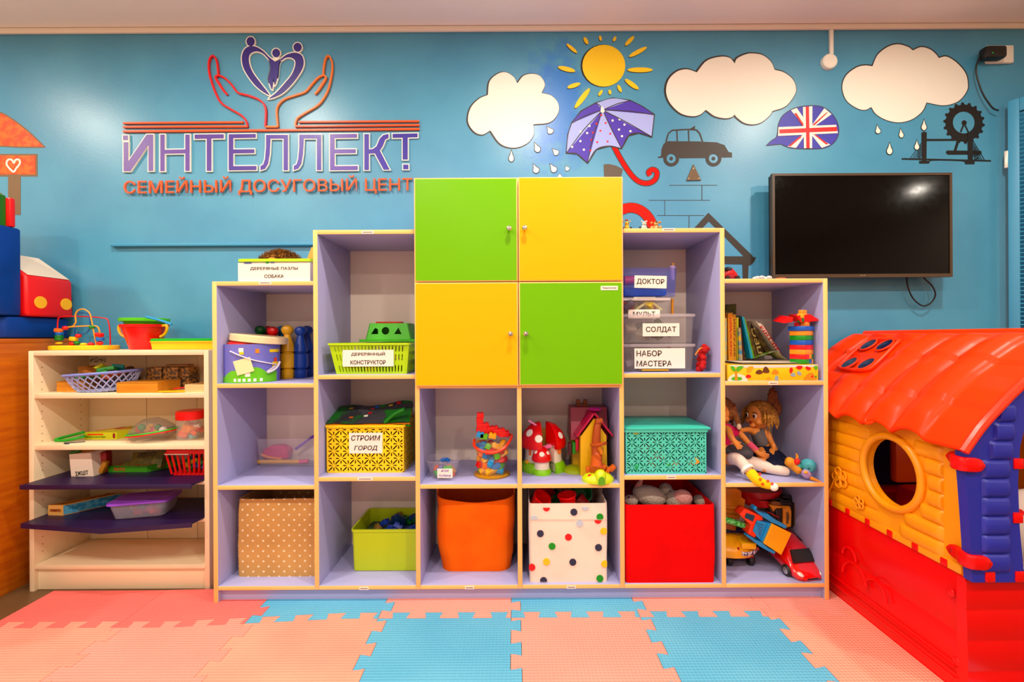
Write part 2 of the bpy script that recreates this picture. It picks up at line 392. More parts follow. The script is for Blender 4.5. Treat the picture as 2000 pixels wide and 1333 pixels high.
c1 = arcs([(195, 420), (205, 340), (250, 295), (300, 282), (350, 310), (373, 350)], [(373, 350), (410, 305), (460, 292), (510, 305), (540, 355), (520, 408)],
          [(520, 408), (580, 425), (620, 470), (620, 530), (570, 585), (470, 598)], [(470, 598), (472, 660), (430, 715), (350, 740), (270, 715), (210, 635)],
          [(210, 635), (160, 660), (110, 640), (75, 580), (90, 500), (140, 445), (195, 420)])
c2 = arcs([(1361, 141.3), (1380, 119), (1406, 111), (1425, 113), (1435, 124)], [(1435, 124), (1440, 114), (1457, 106), (1471, 104.5), (1490, 108), (1506, 121), (1513, 136.4)],
          [(1513, 136.4), (1532, 142), (1549, 156), (1555, 176), (1546, 195), (1532, 209), (1508.6, 217)], [(1508.6, 217), (1503, 226), (1487.6, 238.6), (1471, 243), (1454, 240), (1440, 230), (1435, 224)],
          [(1435, 224), (1428.7, 229), (1416, 231), (1396.5, 227), (1378.7, 214.5)], [(1378.7, 214.5), (1367, 224), (1351, 227), (1329, 221), (1309, 201.6), (1301, 179), (1306, 156), (1322, 140), (1341.6, 135.5), (1361, 141.3)])
c3 = arcs([(943, 355), (980, 275), (1050, 220), (1120, 202), (1190, 220), (1225, 245)], [(1225, 245), (1280, 222), (1340, 235), (1385, 270), (1405, 298)], [(1405, 298), (1460, 288), (1530, 330), (1590, 400), (1608, 470), (1600, 530), (1540, 600), (1440, 628), (1320, 608)],
          [(1320, 608), (1290, 670), (1220, 725), (1130, 747), (1040, 730), (970, 690), (935, 640)], [(935, 640), (890, 660), (830, 645), (760, 590), (733, 500), (760, 420), (830, 365), (890, 350), (943, 355)])
def cloud(label, loop, K, c, ow, drops, sh=(0, 0)):
    t = painting('cloud_painting', label, *c, 'painted clouds')
    apart('outline', t, INK, [[(x + sh[0], y + sh[1]) for x, y in off(loop, ow)]], 1, K)
    apart('cloud_fill', t, WHT, [loop], 2, K)
    for d in drops:
        l = drop(*d); o = apart('raindrop', t, BLK, [off(l, d[2] * .07)], 3, K); g = G(); art(g, l, K, 4); obj('raindrop_fill', g, WHT, o, True)
cloud('painted white rain cloud with eight drops, nearest to the sun', c1, K5, (1000, 215), 6, [(337, 790, 66, 30, 0), (568, 632, 48, 36, -35), (490, 737, 60, 34, -25), (602, 763, 46, 34, -45), (482, 865, 56, 36, -25), (588, 862, 56, 36, -35), (673, 863, 32, 26, -30), (630, 910, 26, 28, 0)], (-4, 2))
cloud('painted white cloud without drops, between the sun and the white round box', c2, K0, (1428, 175), 2.6, [], (-1.6, 0))
cloud('painted white rain cloud above the big-wheel drawing, with five drops', c3, K6, (1767, 165), 7, [(980, 795, 58, 34, -10), (1143, 822, 62, 30, -8), (1063, 930, 78, 38, 0), (1303, 765, 72, 34, 0), (1253, 905, 64, 32, 0)], (0, -2))
t = painting('sun_painting', 'painted yellow sun with rays above the umbrella', 1180, 127)
SUNY = M('#ffd400', .5); rays = []
for a, b, wd in [((672, 110), (735, 165), 20), ((778, 70), (800, 112), 22), ((873, 60), (880, 92), 16), ((970, 66), (955, 95), 18), ((1080, 65), (1027, 120), 24), ((1158, 130), (1050, 188), 26), ((1040, 268), (1193, 268), 30),
                 ((1025, 325), (1108, 385), 28), ((982, 360), (1003, 402), 20), ((931, 388), (937, 417), 18), ((888, 390), (866, 425), 18), ((812, 380), (722, 500), 32), ((755, 350), (677, 375), 26), ((620, 250), (724, 276), 28)]:
    rays.append(ell((a[0] + b[0]) / 2, (a[1] + b[1]) / 2, math.dist(a, b) / 2, wd / 2, 20, math.degrees(math.atan2(b[1] - a[1], b[0] - a[0]))))
apart('outline', t, BLK, [ell(891, 244, 135, 130)], 1, K5)
apart('sun_disc', t, SUNY, [ell(897, 243, 130, 127)], 2, K5)
for q in rays:
    o = apart('sun_ray', t, SUNY, [q], 3, K5); g = G(); art(g, [(x - 3, y + 4) for x, y in q], K5, 2); obj('outline', g, INK, o, True)
# umbrella
t = painting('umbrella_painting', 'painted purple umbrella with dots and red hooked handle', 1192, 275)
A_ = (890, 512); r0, r1, r2, r3, r4, r5, r6, r7 = (705, 590), (672, 770), (798, 830), (1003, 742), (1185, 672), (1200, 540), (1055, 455), (850, 470)
def pan(p, q, mid): return [A_, p] + [(v.x, v.y) for v in crs([Vector((*u, 0)) for u in (p, *mid, q)], False, 4)][1:]
hp = [(955, 725), (1000, 810), (1060, 900), (1110, 945), (1165, 955), (1208, 932), (1218, 888), (1192, 872), (1168, 888), (1178, 908)]
apart('handle_outline', t, INK, [strip(hp, 36, 4)], 1, K5); apart('handle', t, M('#e0360e', .55, spec=.15), [strip(hp, 26, 4)], 2, K5)
can = [r7, (760, 520), r0, (682, 660), r1] + [(735, 775), r2, (850, 748), (930, 727), r3, (1045, 665), (1110, 648), r4, (1193, 600), r5, (1130, 492), r6, (950, 441)]
UP, UL = M('#4a36a8', .5), M('#a9b4ea', .5)
apart('outline', t, INK, [off(can, 6)], 3, K5)
segs = [(r0, r1, [(682, 665)], UL), (r1, r2, [(735, 775)], UP), (r2, r3, [(850, 748), (930, 727)], UL), (r3, r4, [(1045, 665), (1110, 648)], UP), (r4, r5, [(1193, 605)], UL), (r5, r6, [(1130, 492)], UP), (r6, r7, [(950, 441)], UL), (r7, r0, [(762, 522)], UP)]
for p, q, mid, m in segs: apart('canopy_panel', t, m, [pan(p, q, mid)], 4, K5)
apart('rib_lines', t, INK, [strip([A_, ((A_[0] + r[0]) / 2 + (r[1] - A_[1]) * -.03, (A_[1] + r[1]) / 2 - 8), r], 5, 4) for r in (r0, r1, r2, r3, r4, r5, r6, r7)], 5, K5)
for x, y in [(810, 608), (757, 643), (796, 651), (755, 700), (705, 735), (776, 752), (950, 575), (993, 568), (1022, 600), (989, 630), (1058, 640), (1007, 670)]: apart('white_dot', t, WHT, [ell(x, y, 7, n=12)], 5, K5)
for x, y in [(882, 543), (853, 594), (908, 590), (876, 637), (831, 648), (936, 655), (822, 692), (857, 706), (920, 702), (816, 757)]: apart('red_dot', t, M('#d5251c', .5), [ell(x, y, 6, n=12)], 5, K5)
apart('ferrule', t, WHT, [sm([(885, 488), (902, 515), (895, 527), (880, 525), (878, 510)])], 6, K5)
# taxi, plate, flag bubble, wheel, bridge, house, arch, hat, bricks
body = [(1225, 795), (1243, 790), (1246, 750), (1258, 718), (1278, 700), (1500, 704), (1580, 707), (1628, 724), (1652, 765), (1673, 770), (1673, 799), (1612, 800), (1560, 760), (1510, 803), (1358, 804), (1305, 760), (1258, 800), (1225, 803)]
t = painting('car_painting', 'black painted taxi silhouette on the blue wall', 1357, 285)
g = G(); art(g, body, K5, 1); art(g, [(1268, 702), (1285, 650), (1310, 630), (1400, 625), (1418, 625), (1450, 606), (1448, 625), (1465, 632), (1482, 652), (1500, 706)], K5, 1,
    [[(1278, 701), (1292, 655), (1313, 638), (1335, 637), (1338, 701)], [(1346, 701), (1343, 637), (1405, 633), (1408, 701)], [(1416, 701), (1413, 633), (1455, 637), (1472, 655), (1490, 702)]])
obj('car_body', g, INK, t, True)
for x in (1305, 1561):
    g = G(); art(g, ell(x, 805, 48, n=32), K5, 2, [ell(x, 805, 28, n=32)]); art(g, ell(x, 805, 11, n=16), K5, 2); obj('wheel', g, INK, t, True)
g = G(); f = lambda l: [P(*cr(p, K5), WY - .006) for p in l]
g.prism(f([(1440, 840), (1398, 938), (1486, 936)]), (0, .006, 0)); t = thing('wall_bracket', 'small brown triangular plate screwed to the wall below the taxi', 'wall plate', P(1355, 350, WY))
obj('plate', g, M('#6b5236', .5, 'blotch', sc_=90.), t, True)
for x, y in ((1440, 866), (1412, 926), (1474, 926)):
    q = P(*cr((x, y), K5), WY - .006); obj('screw', G().ball(q, (.003, .002, .003)), M('#d8d0c0', .3, metal=.6), t, True)
t = painting('flag_painting', 'painted speech bubble filled with a red white and blue flag', 1570, 250)
fl = arcs([(285, 800), (290, 760), (320, 700), (400, 650), (500, 633), (590, 640), (660, 690), (700, 760), (703, 830), (670, 890), (600, 925), (490, 930), (380, 925), (320, 905)], [(320, 905), (308, 898), (260, 901), (207, 907)], [(207, 907), (240, 876), (275, 850), (285, 800)])
apart('outline', t, INK, [off(fl, 5)], 1, K6); apart('bubble', t, M('#3c3aa6', .5), [fl], 2, K6)
apart('diagonal_white', t, WHT, [[(375, 662), (415, 646), (500, 770), (490, 800), (470, 780)], [(608, 648), (658, 690), (545, 770), (500, 790), (520, 768)], [(455, 835), (490, 810), (410, 925), (350, 917)], [(530, 830), (495, 805), (590, 925), (648, 903)]], 3, K6)
apart('diagonal_red', t, M('#d0241c', .5), [[(398, 685), (412, 680), (466, 765), (456, 772)], [(620, 680), (634, 676), (540, 766), (522, 766)], [(440, 842), (450, 848), (372, 915), (356, 912)], [(535, 832), (545, 832), (636, 898), (620, 902)]], 4, K6)
apart('cross_white', t, WHT, [[(458, 640), (524, 634), (522, 927), (466, 928)], [(287, 780), (690, 764), (702, 822), (284, 842)]], 5, K6)
apart('cross_red', t, M('#d0241c', .5), [[(478, 637), (500, 636), (506, 926), (482, 927)], [(294, 796), (694, 778), (698, 808), (294, 824)]], 6, K6)
t = painting('wheel_painting', 'black big wheel silhouette right of the rain cloud drops', 1883, 240)
ringo = []
for k in range(18):
    a = 2 * pi * k / 18 + .1
    for da, rr in ((-.15, 128), (-.085, 132), (-.07, 141), (0, 147), (.07, 141), (.085, 132)): ringo.append((1582 + rr * cos(a + da), 752 + rr * sin(a + da)))
g = G(); art(g, ringo, K6, 1, [ell(1580, 748, 76, n=32)]); obj('wheel_rim', g, BLK, t, True)
apart('hub', t, BLK, [ell(1583, 750, 18, n=20), strip([(1583, 755), (1558, 815)], 11), strip([(1583, 755), (1612, 815)], 11)], 1, K6)
apart('wheel_base', t, BLK, [strip([(1545, 860), (1518, 950)], 18), [(1460, 945), (1470, 943), (1700, 945), (1706, 958), (1700, 972), (1470, 972), (1455, 960)], strip([(1530, 865), (1640, 860)], 26)], 2, K6)
t = painting('bridge_painting', 'black two-towered bridge silhouette at the foot of the big wheel', 1855, 300)
apart('tower', t, BLK, [[(1286, 820), (1292, 812), (1298, 818), (1304, 808), (1312, 818), (1318, 812), (1322, 820), (1320, 1018), (1288, 1018)], rect(1270, 1015, 1340, 1033)], 3, K6)
apart('tower', t, BLK, [[(1606, 818), (1612, 808), (1620, 816), (1628, 806), (1636, 816), (1642, 812), (1644, 1020), (1610, 1020)], rect(1590, 1018, 1656, 1038)], 3, K6)
apart('deck', t, BLK, [[(1148, 996), (1460, 1003), (1770, 1010), (1770, 1020), (1460, 1013), (1148, 1006)], [(1320, 862), (1610, 862), (1610, 874), (1320, 876)], strip([(1340, 1022), (1370, 1010), (1560, 1014), (1592, 1026)], 5, 3)], 3, K6)
apart('cable', t, BLK, [strip([(1288, 888), (1205, 1000)], 4)] + [strip([(1288, 905 + k * 16), (1222 + k * 12, 1000)], 3) for k in range(5)] + [strip([(1262 + k * 8, 925 - k * 12), (1262 + k * 8, 1000)], 2.5) for k in range(3)], 3, K6)
apart('cable', t, BLK, [strip([(1642, 870), (1725, 1008)], 4)] + [strip([(1642, 890 + k * 18), (1708 - k * 12, 1008)], 3) for k in range(5)] + [strip([(1655 + k * 9, 905 + k * 14), (1655 + k * 9, 1008)], 2.5) for k in range(4)], 3, K6)
t = painting('house_painting', 'dark brown painted house outline left of the television', 1420, 490)
apart('roof_lines', t, INK, [[(960, 365), (1147, 160), (1330, 340), (1690, 690), (1640, 760), (1350, 462), (1152, 268), (1060, 365)]], 1, K8)
apart('wall_lines', t, INK, [[(900, 690), (1590, 694), (1728, 704), (1712, 750), (1680, 790), (1638, 812), (1632, 1010), (1568, 1010), (1562, 792), (900, 780)]], 2, K8)
t = painting('arch_painting', 'red painted arch on the wall behind the animal figurines', 1240, 430)
arch = lambda ro, rs, ri, rsi: [(200 + ro * cos(a), 440 - rs * sin(a)) for a in (pi * k / 24 for k in range(25))] + [(200 + ri * cos(a), 440 - rsi * sin(a)) for a in (pi * (24 - k) / 24 for k in range(25))]
apart('outline', t, INK, [arch(350, 404, 215, 276)], 1, K8); apart('arch_band', t, M('#e33a0c', .55, spec=.15), [arch(344, 398, 222, 284)], 2, K8)
t = painting('hat_painting', 'dark grey painted shape just above the yellow cupboard door', 1197, 340); apart('grey_shape', t, M('#5f5347', .6), [[(895, 842), (925, 838), (970, 848), (1013, 870), (990, 960), (900, 960)]], 1, K5)
t = painting('brick_line_painting', 'thin dark lines of painted bricks below the taxi', 1330, 400)
apart('brick_lines', t, INK, [rect(1293, 965.5, 1583, 968.5), rect(1168, 1057, 1540, 1060), rect(1220, 1149, 1505, 1152), rect(1489, 967, 1493, 1058), rect(1264, 1060, 1267, 1150), rect(1411, 1151, 1415, 1260)], 1, K5)
t = painting('cottage_painting', 'orange painted roof and heart sign at far left', 20, 270)
BRN, ORG = M('#7a6248', .6), M('#e8541c', .5, 'blotch', col2='#ee7236', sc_=30.)
rf = arcs([(-150, 130), (-70, 104), (0, 110), (60, 143), (140, 203), (226, 284)], [(226, 284), (100, 283), (0, 278), (-150, 278)], [(-150, 278), (-152, 200), (-150, 130)])
apart('roof_outline', t, BRN, [off(rf, 7)], 1, K3); apart('painted_roof', t, ORG, [rf], 2, K3)
apart('sign_outline', t, BRN, [rect(-150, 322, 195, 440)], 1, K3); apart('painted_sign', t, ORG, [rect(-150, 331, 184, 428)], 2, K3)
apart('painted_post', t, BRN, [rect(42, 436, 107, 640)], 1, K3)
ht = [(72, 368), (60, 352), (42, 352), (33, 368), (40, 388), (70, 416), (84, 398), (102, 375), (102, 356), (88, 350), (76, 358)]
g = G(); art(g, off(sm(ht), 4), K3, 3, [off(sm(ht), -5)]); obj('heart', g, WHT, t, True)
# ---------------------------------------------------------------- the raised sign
SG = thing('wall_sign', 'raised purple and orange wall lettering with hands holding a heart of figures', 'sign', P(530, 230, WY))
SO, SR = M('#e0601c', .4), M('#d8321c', .4)
def slet(name, loops, mat, outl=5.5, K=K4, lab=None):
    g = G()
    for l in loops: art(g, l, K, 1, th=.010, base=.010)
    o = obj(name, g, mat, SG, True, lab)
    if outl:
        g = G()
        for l in loops: art(g, off(l, outl), K, 0, th=.0085, base=.0095)
        obj('white_edge', g, WHT, o, True)
Lsh = [(968, 647), (1098, 647), (1098, 857), (1072, 857), (1072, 670), (995, 670), (990, 760), (980, 820), (962, 848), (935, 857), (935, 832), (952, 822), (962, 790), (968, 720)]
def E_(x): return [(x, 643), (x + 160, 641), (x + 160, 664), (x + 27, 666), (x + 27, 733), (x + 152, 732), (x + 152, 755), (x + 27, 757), (x + 27, 832), (x + 164, 831), (x + 164, 855), (x, 857)]
lets = [[[(125, 690), (152, 690), (152, 805), (262, 645), (300, 645), (300, 860), (272, 860), (272, 705), (165, 862), (125, 862)], rect(122, 650, 150, 678)],
        [[(342, 645), (368, 645), (368, 735), (490, 733), (490, 645), (516, 645), (516, 860), (490, 860), (490, 757), (368, 759), (368, 862), (342, 862)]],
        [[(545, 645), (718, 643), (718, 668), (645, 669), (645, 860), (617, 860), (617, 670), (545, 671)]], [E_(747)], [Lsh], [[(x + 197, y - 1) for x, y in Lsh]], [E_(1347)],
        [[(1550, 642), (1577, 642), (1577, 733), (1600, 731), (1622, 715), (1642, 668), (1662, 648), (1693, 641), (1693, 666), (1674, 674), (1658, 715), (1642, 740), (1700, 853), (1664, 853), (1612, 756), (1577, 758), (1577, 855), (1550, 855)]],
        [[(1717, 641), (1865, 638), (1865, 661), (1807, 663), (1807, 793), (1777, 793), (1777, 664), (1717, 665)], rect(1780, 823, 1811, 851)]]
lc = ['#6f5a9e', '#634a98', '#574090', '#4a368e', '#4a3696', '#46349a', '#5c449e', '#3d309a', '#372c92']
for l, c in zip(lets, lc): slet('letter', l, M(c, .4))
lh = [(857, 598), (848, 562), (820, 530), (760, 495), (700, 455), (665, 390), (635, 300), (627, 240), (633, 197), (651, 177), (670, 195), (680, 240), (684, 290)]
lh2 = [(684, 292), (720, 308), (760, 345), (800, 395), (860, 412), (920, 435), (955, 465), (966, 510), (962, 598), (1037, 598), (1030, 510), (1040, 470), (1075, 435), (1140, 412), (1200, 390), (1240, 345), (1275, 308), (1308, 291)]
lh3 = [(1306, 290), (1310, 240), (1320, 195), (1337, 178), (1355, 205), (1360, 250), (1352, 310), (1330, 390), (1280, 465), (1200, 515), (1155, 545), (1141, 575), (1142, 598)]
slet('hand_outline', [strip(lh, 10, 4), strip(lh2[:9], 10, 4), strip([(684, 292), (668, 305), (690, 345), (715, 382), (738, 408)], lambda u: 14 - 8 * abs(u - .5), 3)], SR, 0)
slet('hand_outline', [strip(lh3, 10, 4), strip(lh2[9:], 10, 4), strip([(962, 598), (1037, 598)], 10), strip([(1308, 291), (1322, 308), (1300, 345), (1278, 380), (1256, 405)], lambda u: 14 - 8 * abs(u - .5), 3)], M('#e27a20', .4), 0)
slet('rule_line', [[(120, 571), (832, 566), (832, 576), (120, 581)], [(1160, 564), (1873, 560), (1873, 570), (1160, 574)]], SO, 0)
slet('rule_line', [[(120, 594), (857, 591), (857, 601), (120, 604)], [(1140, 590), (1876, 583), (1876, 593), (1140, 600)]], SO, 0)
slet('rule_line', [[(120, 620), (1000, 613), (1876, 606), (1876, 617), (1000, 624), (120, 631)]], SO, 0)
FIG = M('#33267e', .4)
slet('figure', [sm([(868, 123), (838, 145), (825, 190), (833, 245), (862, 300), (905, 355), (950, 392), (988, 410), (940, 345), (895, 285), (872, 235), (866, 190), (880, 162), (915, 152), (950, 165), (975, 190), (1000, 215), (1020, 214), (985, 185), (950, 150), (908, 125)]), ell(877, 94, 24, 27)], FIG, 6)
slet('figure', [sm([(985, 196), (1030, 214), (1062, 192), (1045, 225), (1040, 260), (1035, 310), (1020, 352), (1012, 308), (1005, 378), (988, 340), (983, 310), (995, 260), (992, 225)]), ell(1028, 162, 23, 25)], FIG, 6)
slet('figure', [sm([(1060, 195), (1090, 172), (1135, 160), (1175, 172), (1190, 205), (1185, 250), (1150, 310), (1100, 370), (1050, 410), (985, 433), (1030, 395), (1080, 340), (1120, 290), (1140, 240), (1140, 208), (1118, 190), (1085, 190), (1060, 205)]), ell(1155, 128, 24, 26)], FIG, 6)
a, b = P(*cr((128, 952), K4), WY - .012), P(*cr((1905, 940), K4), WY - .012)
text('СЕМЕЙНЫЙ ДОСУГОВЫЙ ЦЕНТР', (a + b) / 2, b.x - a.x, .088, SO, SG, rot(0, -.3), ext=.003, bold=.004)
# ---------------------------------------------------------------- fittings on the wall
t = thing('cable_box', 'round white junction box hanging below its ceiling conduit', 'junction box', P(1617, 123, WY))
c = P(1617, 123, WY); obj('round_cover', G().lathe([(0, -.02), (.030, -.02), (.035, -.016), (.036, 0), (0, 0)], (c.x, WY, c.z), 32, r=rot(-90)), WHT, t, True)
a = P(1621, 60, WY); obj('conduit', G().bx(a.x - .008, a.x + .009, WY - .014, WY, c.z + .034, CEIL - .027, .003), WHT, t, True)
for s in (-1, 1): obj('screw', G().ball((c.x + s * .027, WY - .017, c.z), .0025), INK, t, True)
a, b = P(1922, 92, WY), P(1974, 126, WY); t = thing('wall_socket', 'white double wall socket near the ceiling at right', 'socket', (b + a) / 2)
obj('socket_plate', G().bx(a.x, b.x, WY - .016, WY, b.z, a.z, .005), WHT, t, True)
t = thing('power_adapter', 'black plug adapter with green light in the white socket', 'adapter', P(1943, 112, WY - .02))
a, b = P(1923, 90, WY - .05), P(1964, 114, WY - .05)
obj('adapter_body', G().bx(a.x, b.x, WY - .062, WY - .017, b.z, a.z, .012), BLK, t, True)
q = P(1939, 103, WY - .063); obj('indicator', G().ball(q, .003), M('#18d050', .3), t, True)
pts = [P(x, y, WY - .03) for x, y in [(1925, 104), (1914, 112), (1907, 130), (1908, 150), (1918, 180), (1930, 200), (1940, 212), (1950, 216)]]
obj('cable', G().tube(pts, .0035, 6, sm=4), BLK, t, True)
# television
t = thing('television', 'black flat television mounted on the wall beside the shutter', 'television', P(1685, 541, 2.1))
a, b = P(1508.5, 339, 2.1), P(1861, 541, 2.1); TVF = M('#4a3a2a', .35)
g = G(); fw = .011
g.bx(a.x, b.x, 2.1, 2.118, a.z - fw, a.z).bx(a.x, b.x, 2.1, 2.118, b.z, b.z + fw * 1.4).bx(a.x, a.x + fw, 2.1, 2.118, b.z + fw * 1.4, a.z - fw).bx(b.x - fw, b.x, 2.1, 2.118, b.z + fw * 1.4, a.z - fw)
obj('bezel', g, TVF, t, True)
obj('screen', G().bx(a.x + fw, b.x - fw, 2.104, 2.116, b.z + fw * 1.4, a.z - fw), M('#050302', .1, spec=.22), t, True)
obj('rear_case', G().bx(a.x + .004, b.x - .004, 2.118, 2.14, b.z + .004, a.z - .004).bx(a.x + .2, b.x - .2, 2.14, 2.17, b.z + .05, a.z - .1, .01), BLK, t, True)
obj('wall_mount', G().bx(a.x + .3, b.x - .3, 2.17, WY, b.z + .12, a.z - .14), BLK, t, True)
q = P(1685, 538, 2.0995); text('•—•', q, .022, .004, M('#b8a890', .3, metal=.5), t, ext=.0002)
pts = [P(x, y, 2.17) for x, y in [(1771, 538), (1772, 556), (1780, 578), (1792, 592), (1806, 598), (1820, 590), (1827, 575), (1820, 558), (1806, 545), (1800, 534)]]
obj('cable', G().tube(pts, .0035, 6, sm=4), BLK, t, True)
# louvred shutter at the right edge
t = thing('louvred_shutter', 'blue wooden louvred shutter panel hinged at the right edge', 'shutter', (2.325, 2.165, .2), -58)
SW, SH = .26, 1.925
for nm, x in (('stile', 0), ('stile', SW - .038)): obj(nm, G().bx(x, x + .038, -.014, .014, 0, SH, .003), BLUEWOOD, t)
obj('rail', G().bx(.038, SW - .038, -.013, .013, SH - .06, SH, .002), BLUEWOOD, t); obj('rail', G().bx(.038, SW - .038, -.013, .013, 0, .08, .002), BLUEWOOD, t)
g = G(); z = .09
while z < SH - .065: g.box((SW / 2, 0, z), (SW - .076, .026, .005), rot(-38)); z += .0195
obj('slats', g, BLUEWOOD, t)
for z in (.25, SH - .27): obj('hinge', G().bx(-.012, .002, -.012, .014, z - .04, z + .04, .002), M('#e8e2d6', .3, metal=.3), t)
# ---------------------------------------------------------------- the cubby unit
LIL, MAP, BACK = M('#aaaad2', .45), M('#f3c582', .45), M('#ecdccf', .5)
GRN, YEL = M('#74b000', .32, spec=.15), M('#f4b200', .32, spec=.15)
XB = [-1.172, -.777, -.381, .017, .417, .813, 1.215]
def zf(py): return H + (CY - py) / 500
TOPZ = [zf(547), zf(447.5), zf(347), zf(347), zf(347), zf(447.5), zf(547)]
UN = thing('cubby_unit', 'stepped lilac cubby storage unit with green and yellow doors', 'shelving unit', (.0215, 1.98, 0))
YA, YB, HB = 1.8, 2.165, .009
def upart(name, *b, m=LIL): return obj(name, G().bx(*b, .0012), [m], UN, True, front=MAP)
for i, (x, z) in enumerate(zip(XB, TOPZ)):
    upart('side_panel' if i in (0, 6) else 'divider', x - HB, x + HB, YA, YB, 0 if i in (0, 6) else zf(1151), z)
for i, tz in enumerate([547, 447.5, 347, 347, 447.5, 547]):
    a, b = XB[i] + HB, XB[i + 1] - HB
    if i in (0, 1): upart('top_board', a, b, YA, YB, zf(tz) - .017, zf(tz))
    elif i in (4, 5): upart('top_board', a, b, YA, YB, zf(tz) - .017, zf(tz))
    else: upart('top_board', a, b, YA, YB, zf(tz) - .017, zf(tz))
    lv = {0: (747, 946), 1: (731, 930.5), 2: (550, 750, 946), 3: (550, 750, 946), 4: (731, 930.5), 5: (747, 946)}[i]
    for py in lv: upart('shelf', a, b, YA, YB - .005, zf(py) - .017, zf(py))
    upart('bottom_board', a, b, YA, YB - .005, zf(1151), zf(1143))
    obj('back_panel', G().bx(a, b, YB - .005, YB, zf(1143), zf(tz) - .017), BACK, UN, True)
obj('plinth', G().bx(XB[0] + HB, XB[6] - HB, 1.822, 1.838, 0, zf(1151)), LIL, UN, True)
KNOB = M('#c9c4bc', .18, metal=.9)
for x0, x1, z0, z1, m, kx in [(-.385, .0135, 1.2485, 1.649, GRN, -.019), (.0175, .419, 1.2485, 1.6505, YEL, .0405), (-.385, .0135, .844, 1.2445, YEL, -.0155), (.0175, .4185, .846, 1.2445, GRN, .0440)]:
    g = G().bx(x0, x1, 1.781, 1.798, z0, z1, .0015); d = obj('door', g, MAP, UN, True)
    obj('door_face', G().bx(x0 + .004, x1 - .004, 1.7795, 1.7815, z0 + .004, z1 - .004), m, d, True)
    zk = z1 - .2 if z1 > 1.5 else z1 - .2
    obj('knob', G().lathe([(0, .026), (.008, .0245), (.0105, .019), (.009, .014), (.0045, .009), (.005, 0), (0, 0)], (kx, 1.7795, zk), 20, r=rot(90)), KNOB, d, True)
INKP = M('#8a6a58', .6); STK = M('#f2e4d8', .6)
for px, py, wd in [(718, 454, 24), (518, 553, 24), (1306, 449, 24), (713, 936, 30), (711, 1150, 18), (917, 1148.5, 18), (1116, 1147.5, 18), (1311, 933, 18), (1510, 749, 18)]:
    c = P(px, py, YA); s = obj('sticker', G().box((c.x, YA - .0006, c.z), (wd / 500, .0012, .0115)), STK, UN, True)
    obj('printed_line', G().box((c.x, YA - .0014, c.z), (wd / 640, .0006, .003)), INKP, s, True)
c = P(1190, 563, 1.779); s = obj('sticker', G().box((c.x, 1.779, c.z), (.066, .0015, .0165)), STK, UN, True)
text('Творчество', (c.x, 1.778, c.z), .055, .0075, INK, s)
for px, py in ((431, 605), (431, 696)): pass
# ---------------------------------------------------------------- the white bookcase
WBK, WBE = M('#ecdaba', .5), M('#f0dcc0', .45)
BY, BYB = 1.907, 2.165; BX0, BX1 = -2.013, -1.267
def Zb(py): return H + (CY - py) * BY / F
BC = thing('white_bookcase', 'white bookcase with sagging toys beside the wooden cabinet', 'bookcase', ((BX0 + BX1) / 2, BY + .12, -.012))
BC['label'] = 'white open bookcase between the wooden cabinet and the cubby unit'
def bpart(name, *b, m=WBK): return obj(name, G().bx(*b, .0015), m, BC, True)
for x in (BX0, BX1 - .02): bpart('side_panel', x, x + .02, BY, BYB, -.012, Zb(681))
BZ1, BZ2, BZ5 = Zb(764.5), Zb(865.5), Zb(1100); BZ3, BZ4 = .4415, .287
bpart('top_board', BX0 + .02, BX1 - .02, BY, BYB, Zb(681) - .02, Zb(681) + .0005)
for z, th in ((BZ1, .021), (BZ2, .021), (BZ3, .014), (BZ4, .014)): bpart('shelf', BX0 + .02, BX1 - .02, BY + .003, BYB - .008, z - th, z)
bpart('bottom_board', BX0 + .02, BX1 - .02, BY, BYB - .008, BZ5 - .018, BZ5)
bpart('plinth', BX0 + .02, BX1 - .02, BY + .015, BY + .03, -.011, BZ5 - .018)
for a, b in ((BX0 + .02, -1.725), (-1.723, -1.49), (-1.488, BX1 - .02)): bpart('back_panel', a, b, BYB - .008, BYB - .002, BZ5, Zb(681) - .02)
g = G()
for y in (BY + .035, BYB - .05):
    for k in range(26):
        z = .14 + k * .031
        if min(abs(z - q) for q in (BZ1 - .01, BZ2 - .01, BZ3, BZ4)) > .02: g.box((BX0 + .0201, y, z), (.0008, .004, .004))
obj('peg_holes', g, INKP, BC, True)
PUR = M('#1c0838', .42)
def board(label, pts, z):
    g = G().prism([(x, y, z) for x, y in pts], (0, 0, .0055)); r = solo('purple_board', g, PUR, label, 'board', 'dark purple boards laid on the bookcase shelves')
    return r
fr = 1.852
g = G().prism([(-1.985, fr, BZ3), (-1.30, fr, BZ3), (-1.292, fr + .05, BZ3), (-1.292, 2.14, BZ3), (-1.985, 2.14, BZ3)], (0, 0, .006))
t = thing('purple_board', 'upper dark purple board, straight front, on the bookcase shelf below the games', 'board', (-1.64, 2.0, BZ3), 0, 'dark purple boards on the bookcase shelves')
obj('board', g, PUR, t, True); obj('front_lip', G().bx(-1.99, -1.30, fr - .004, fr + .001, BZ3 - .012, BZ3 + .007, .002), PUR, t, True)
q = P(158, 932, 1.9)
t2 = thing('purple_board', 'lower dark purple board with pointed front, under the violet-lidded tub', 'board', (-1.64, 2.0, BZ4), 0, 'dark purple boards on the bookcase shelves')
obj('board', G().prism([(-1.985, fr, BZ4), (-1.61, fr - .058, BZ4), (-1.30, fr, BZ4), (-1.292, fr + .05, BZ4), (-1.292, 2.14, BZ4), (-1.985, 2.14, BZ4)], (0, 0, .006)), PUR, t2, True)
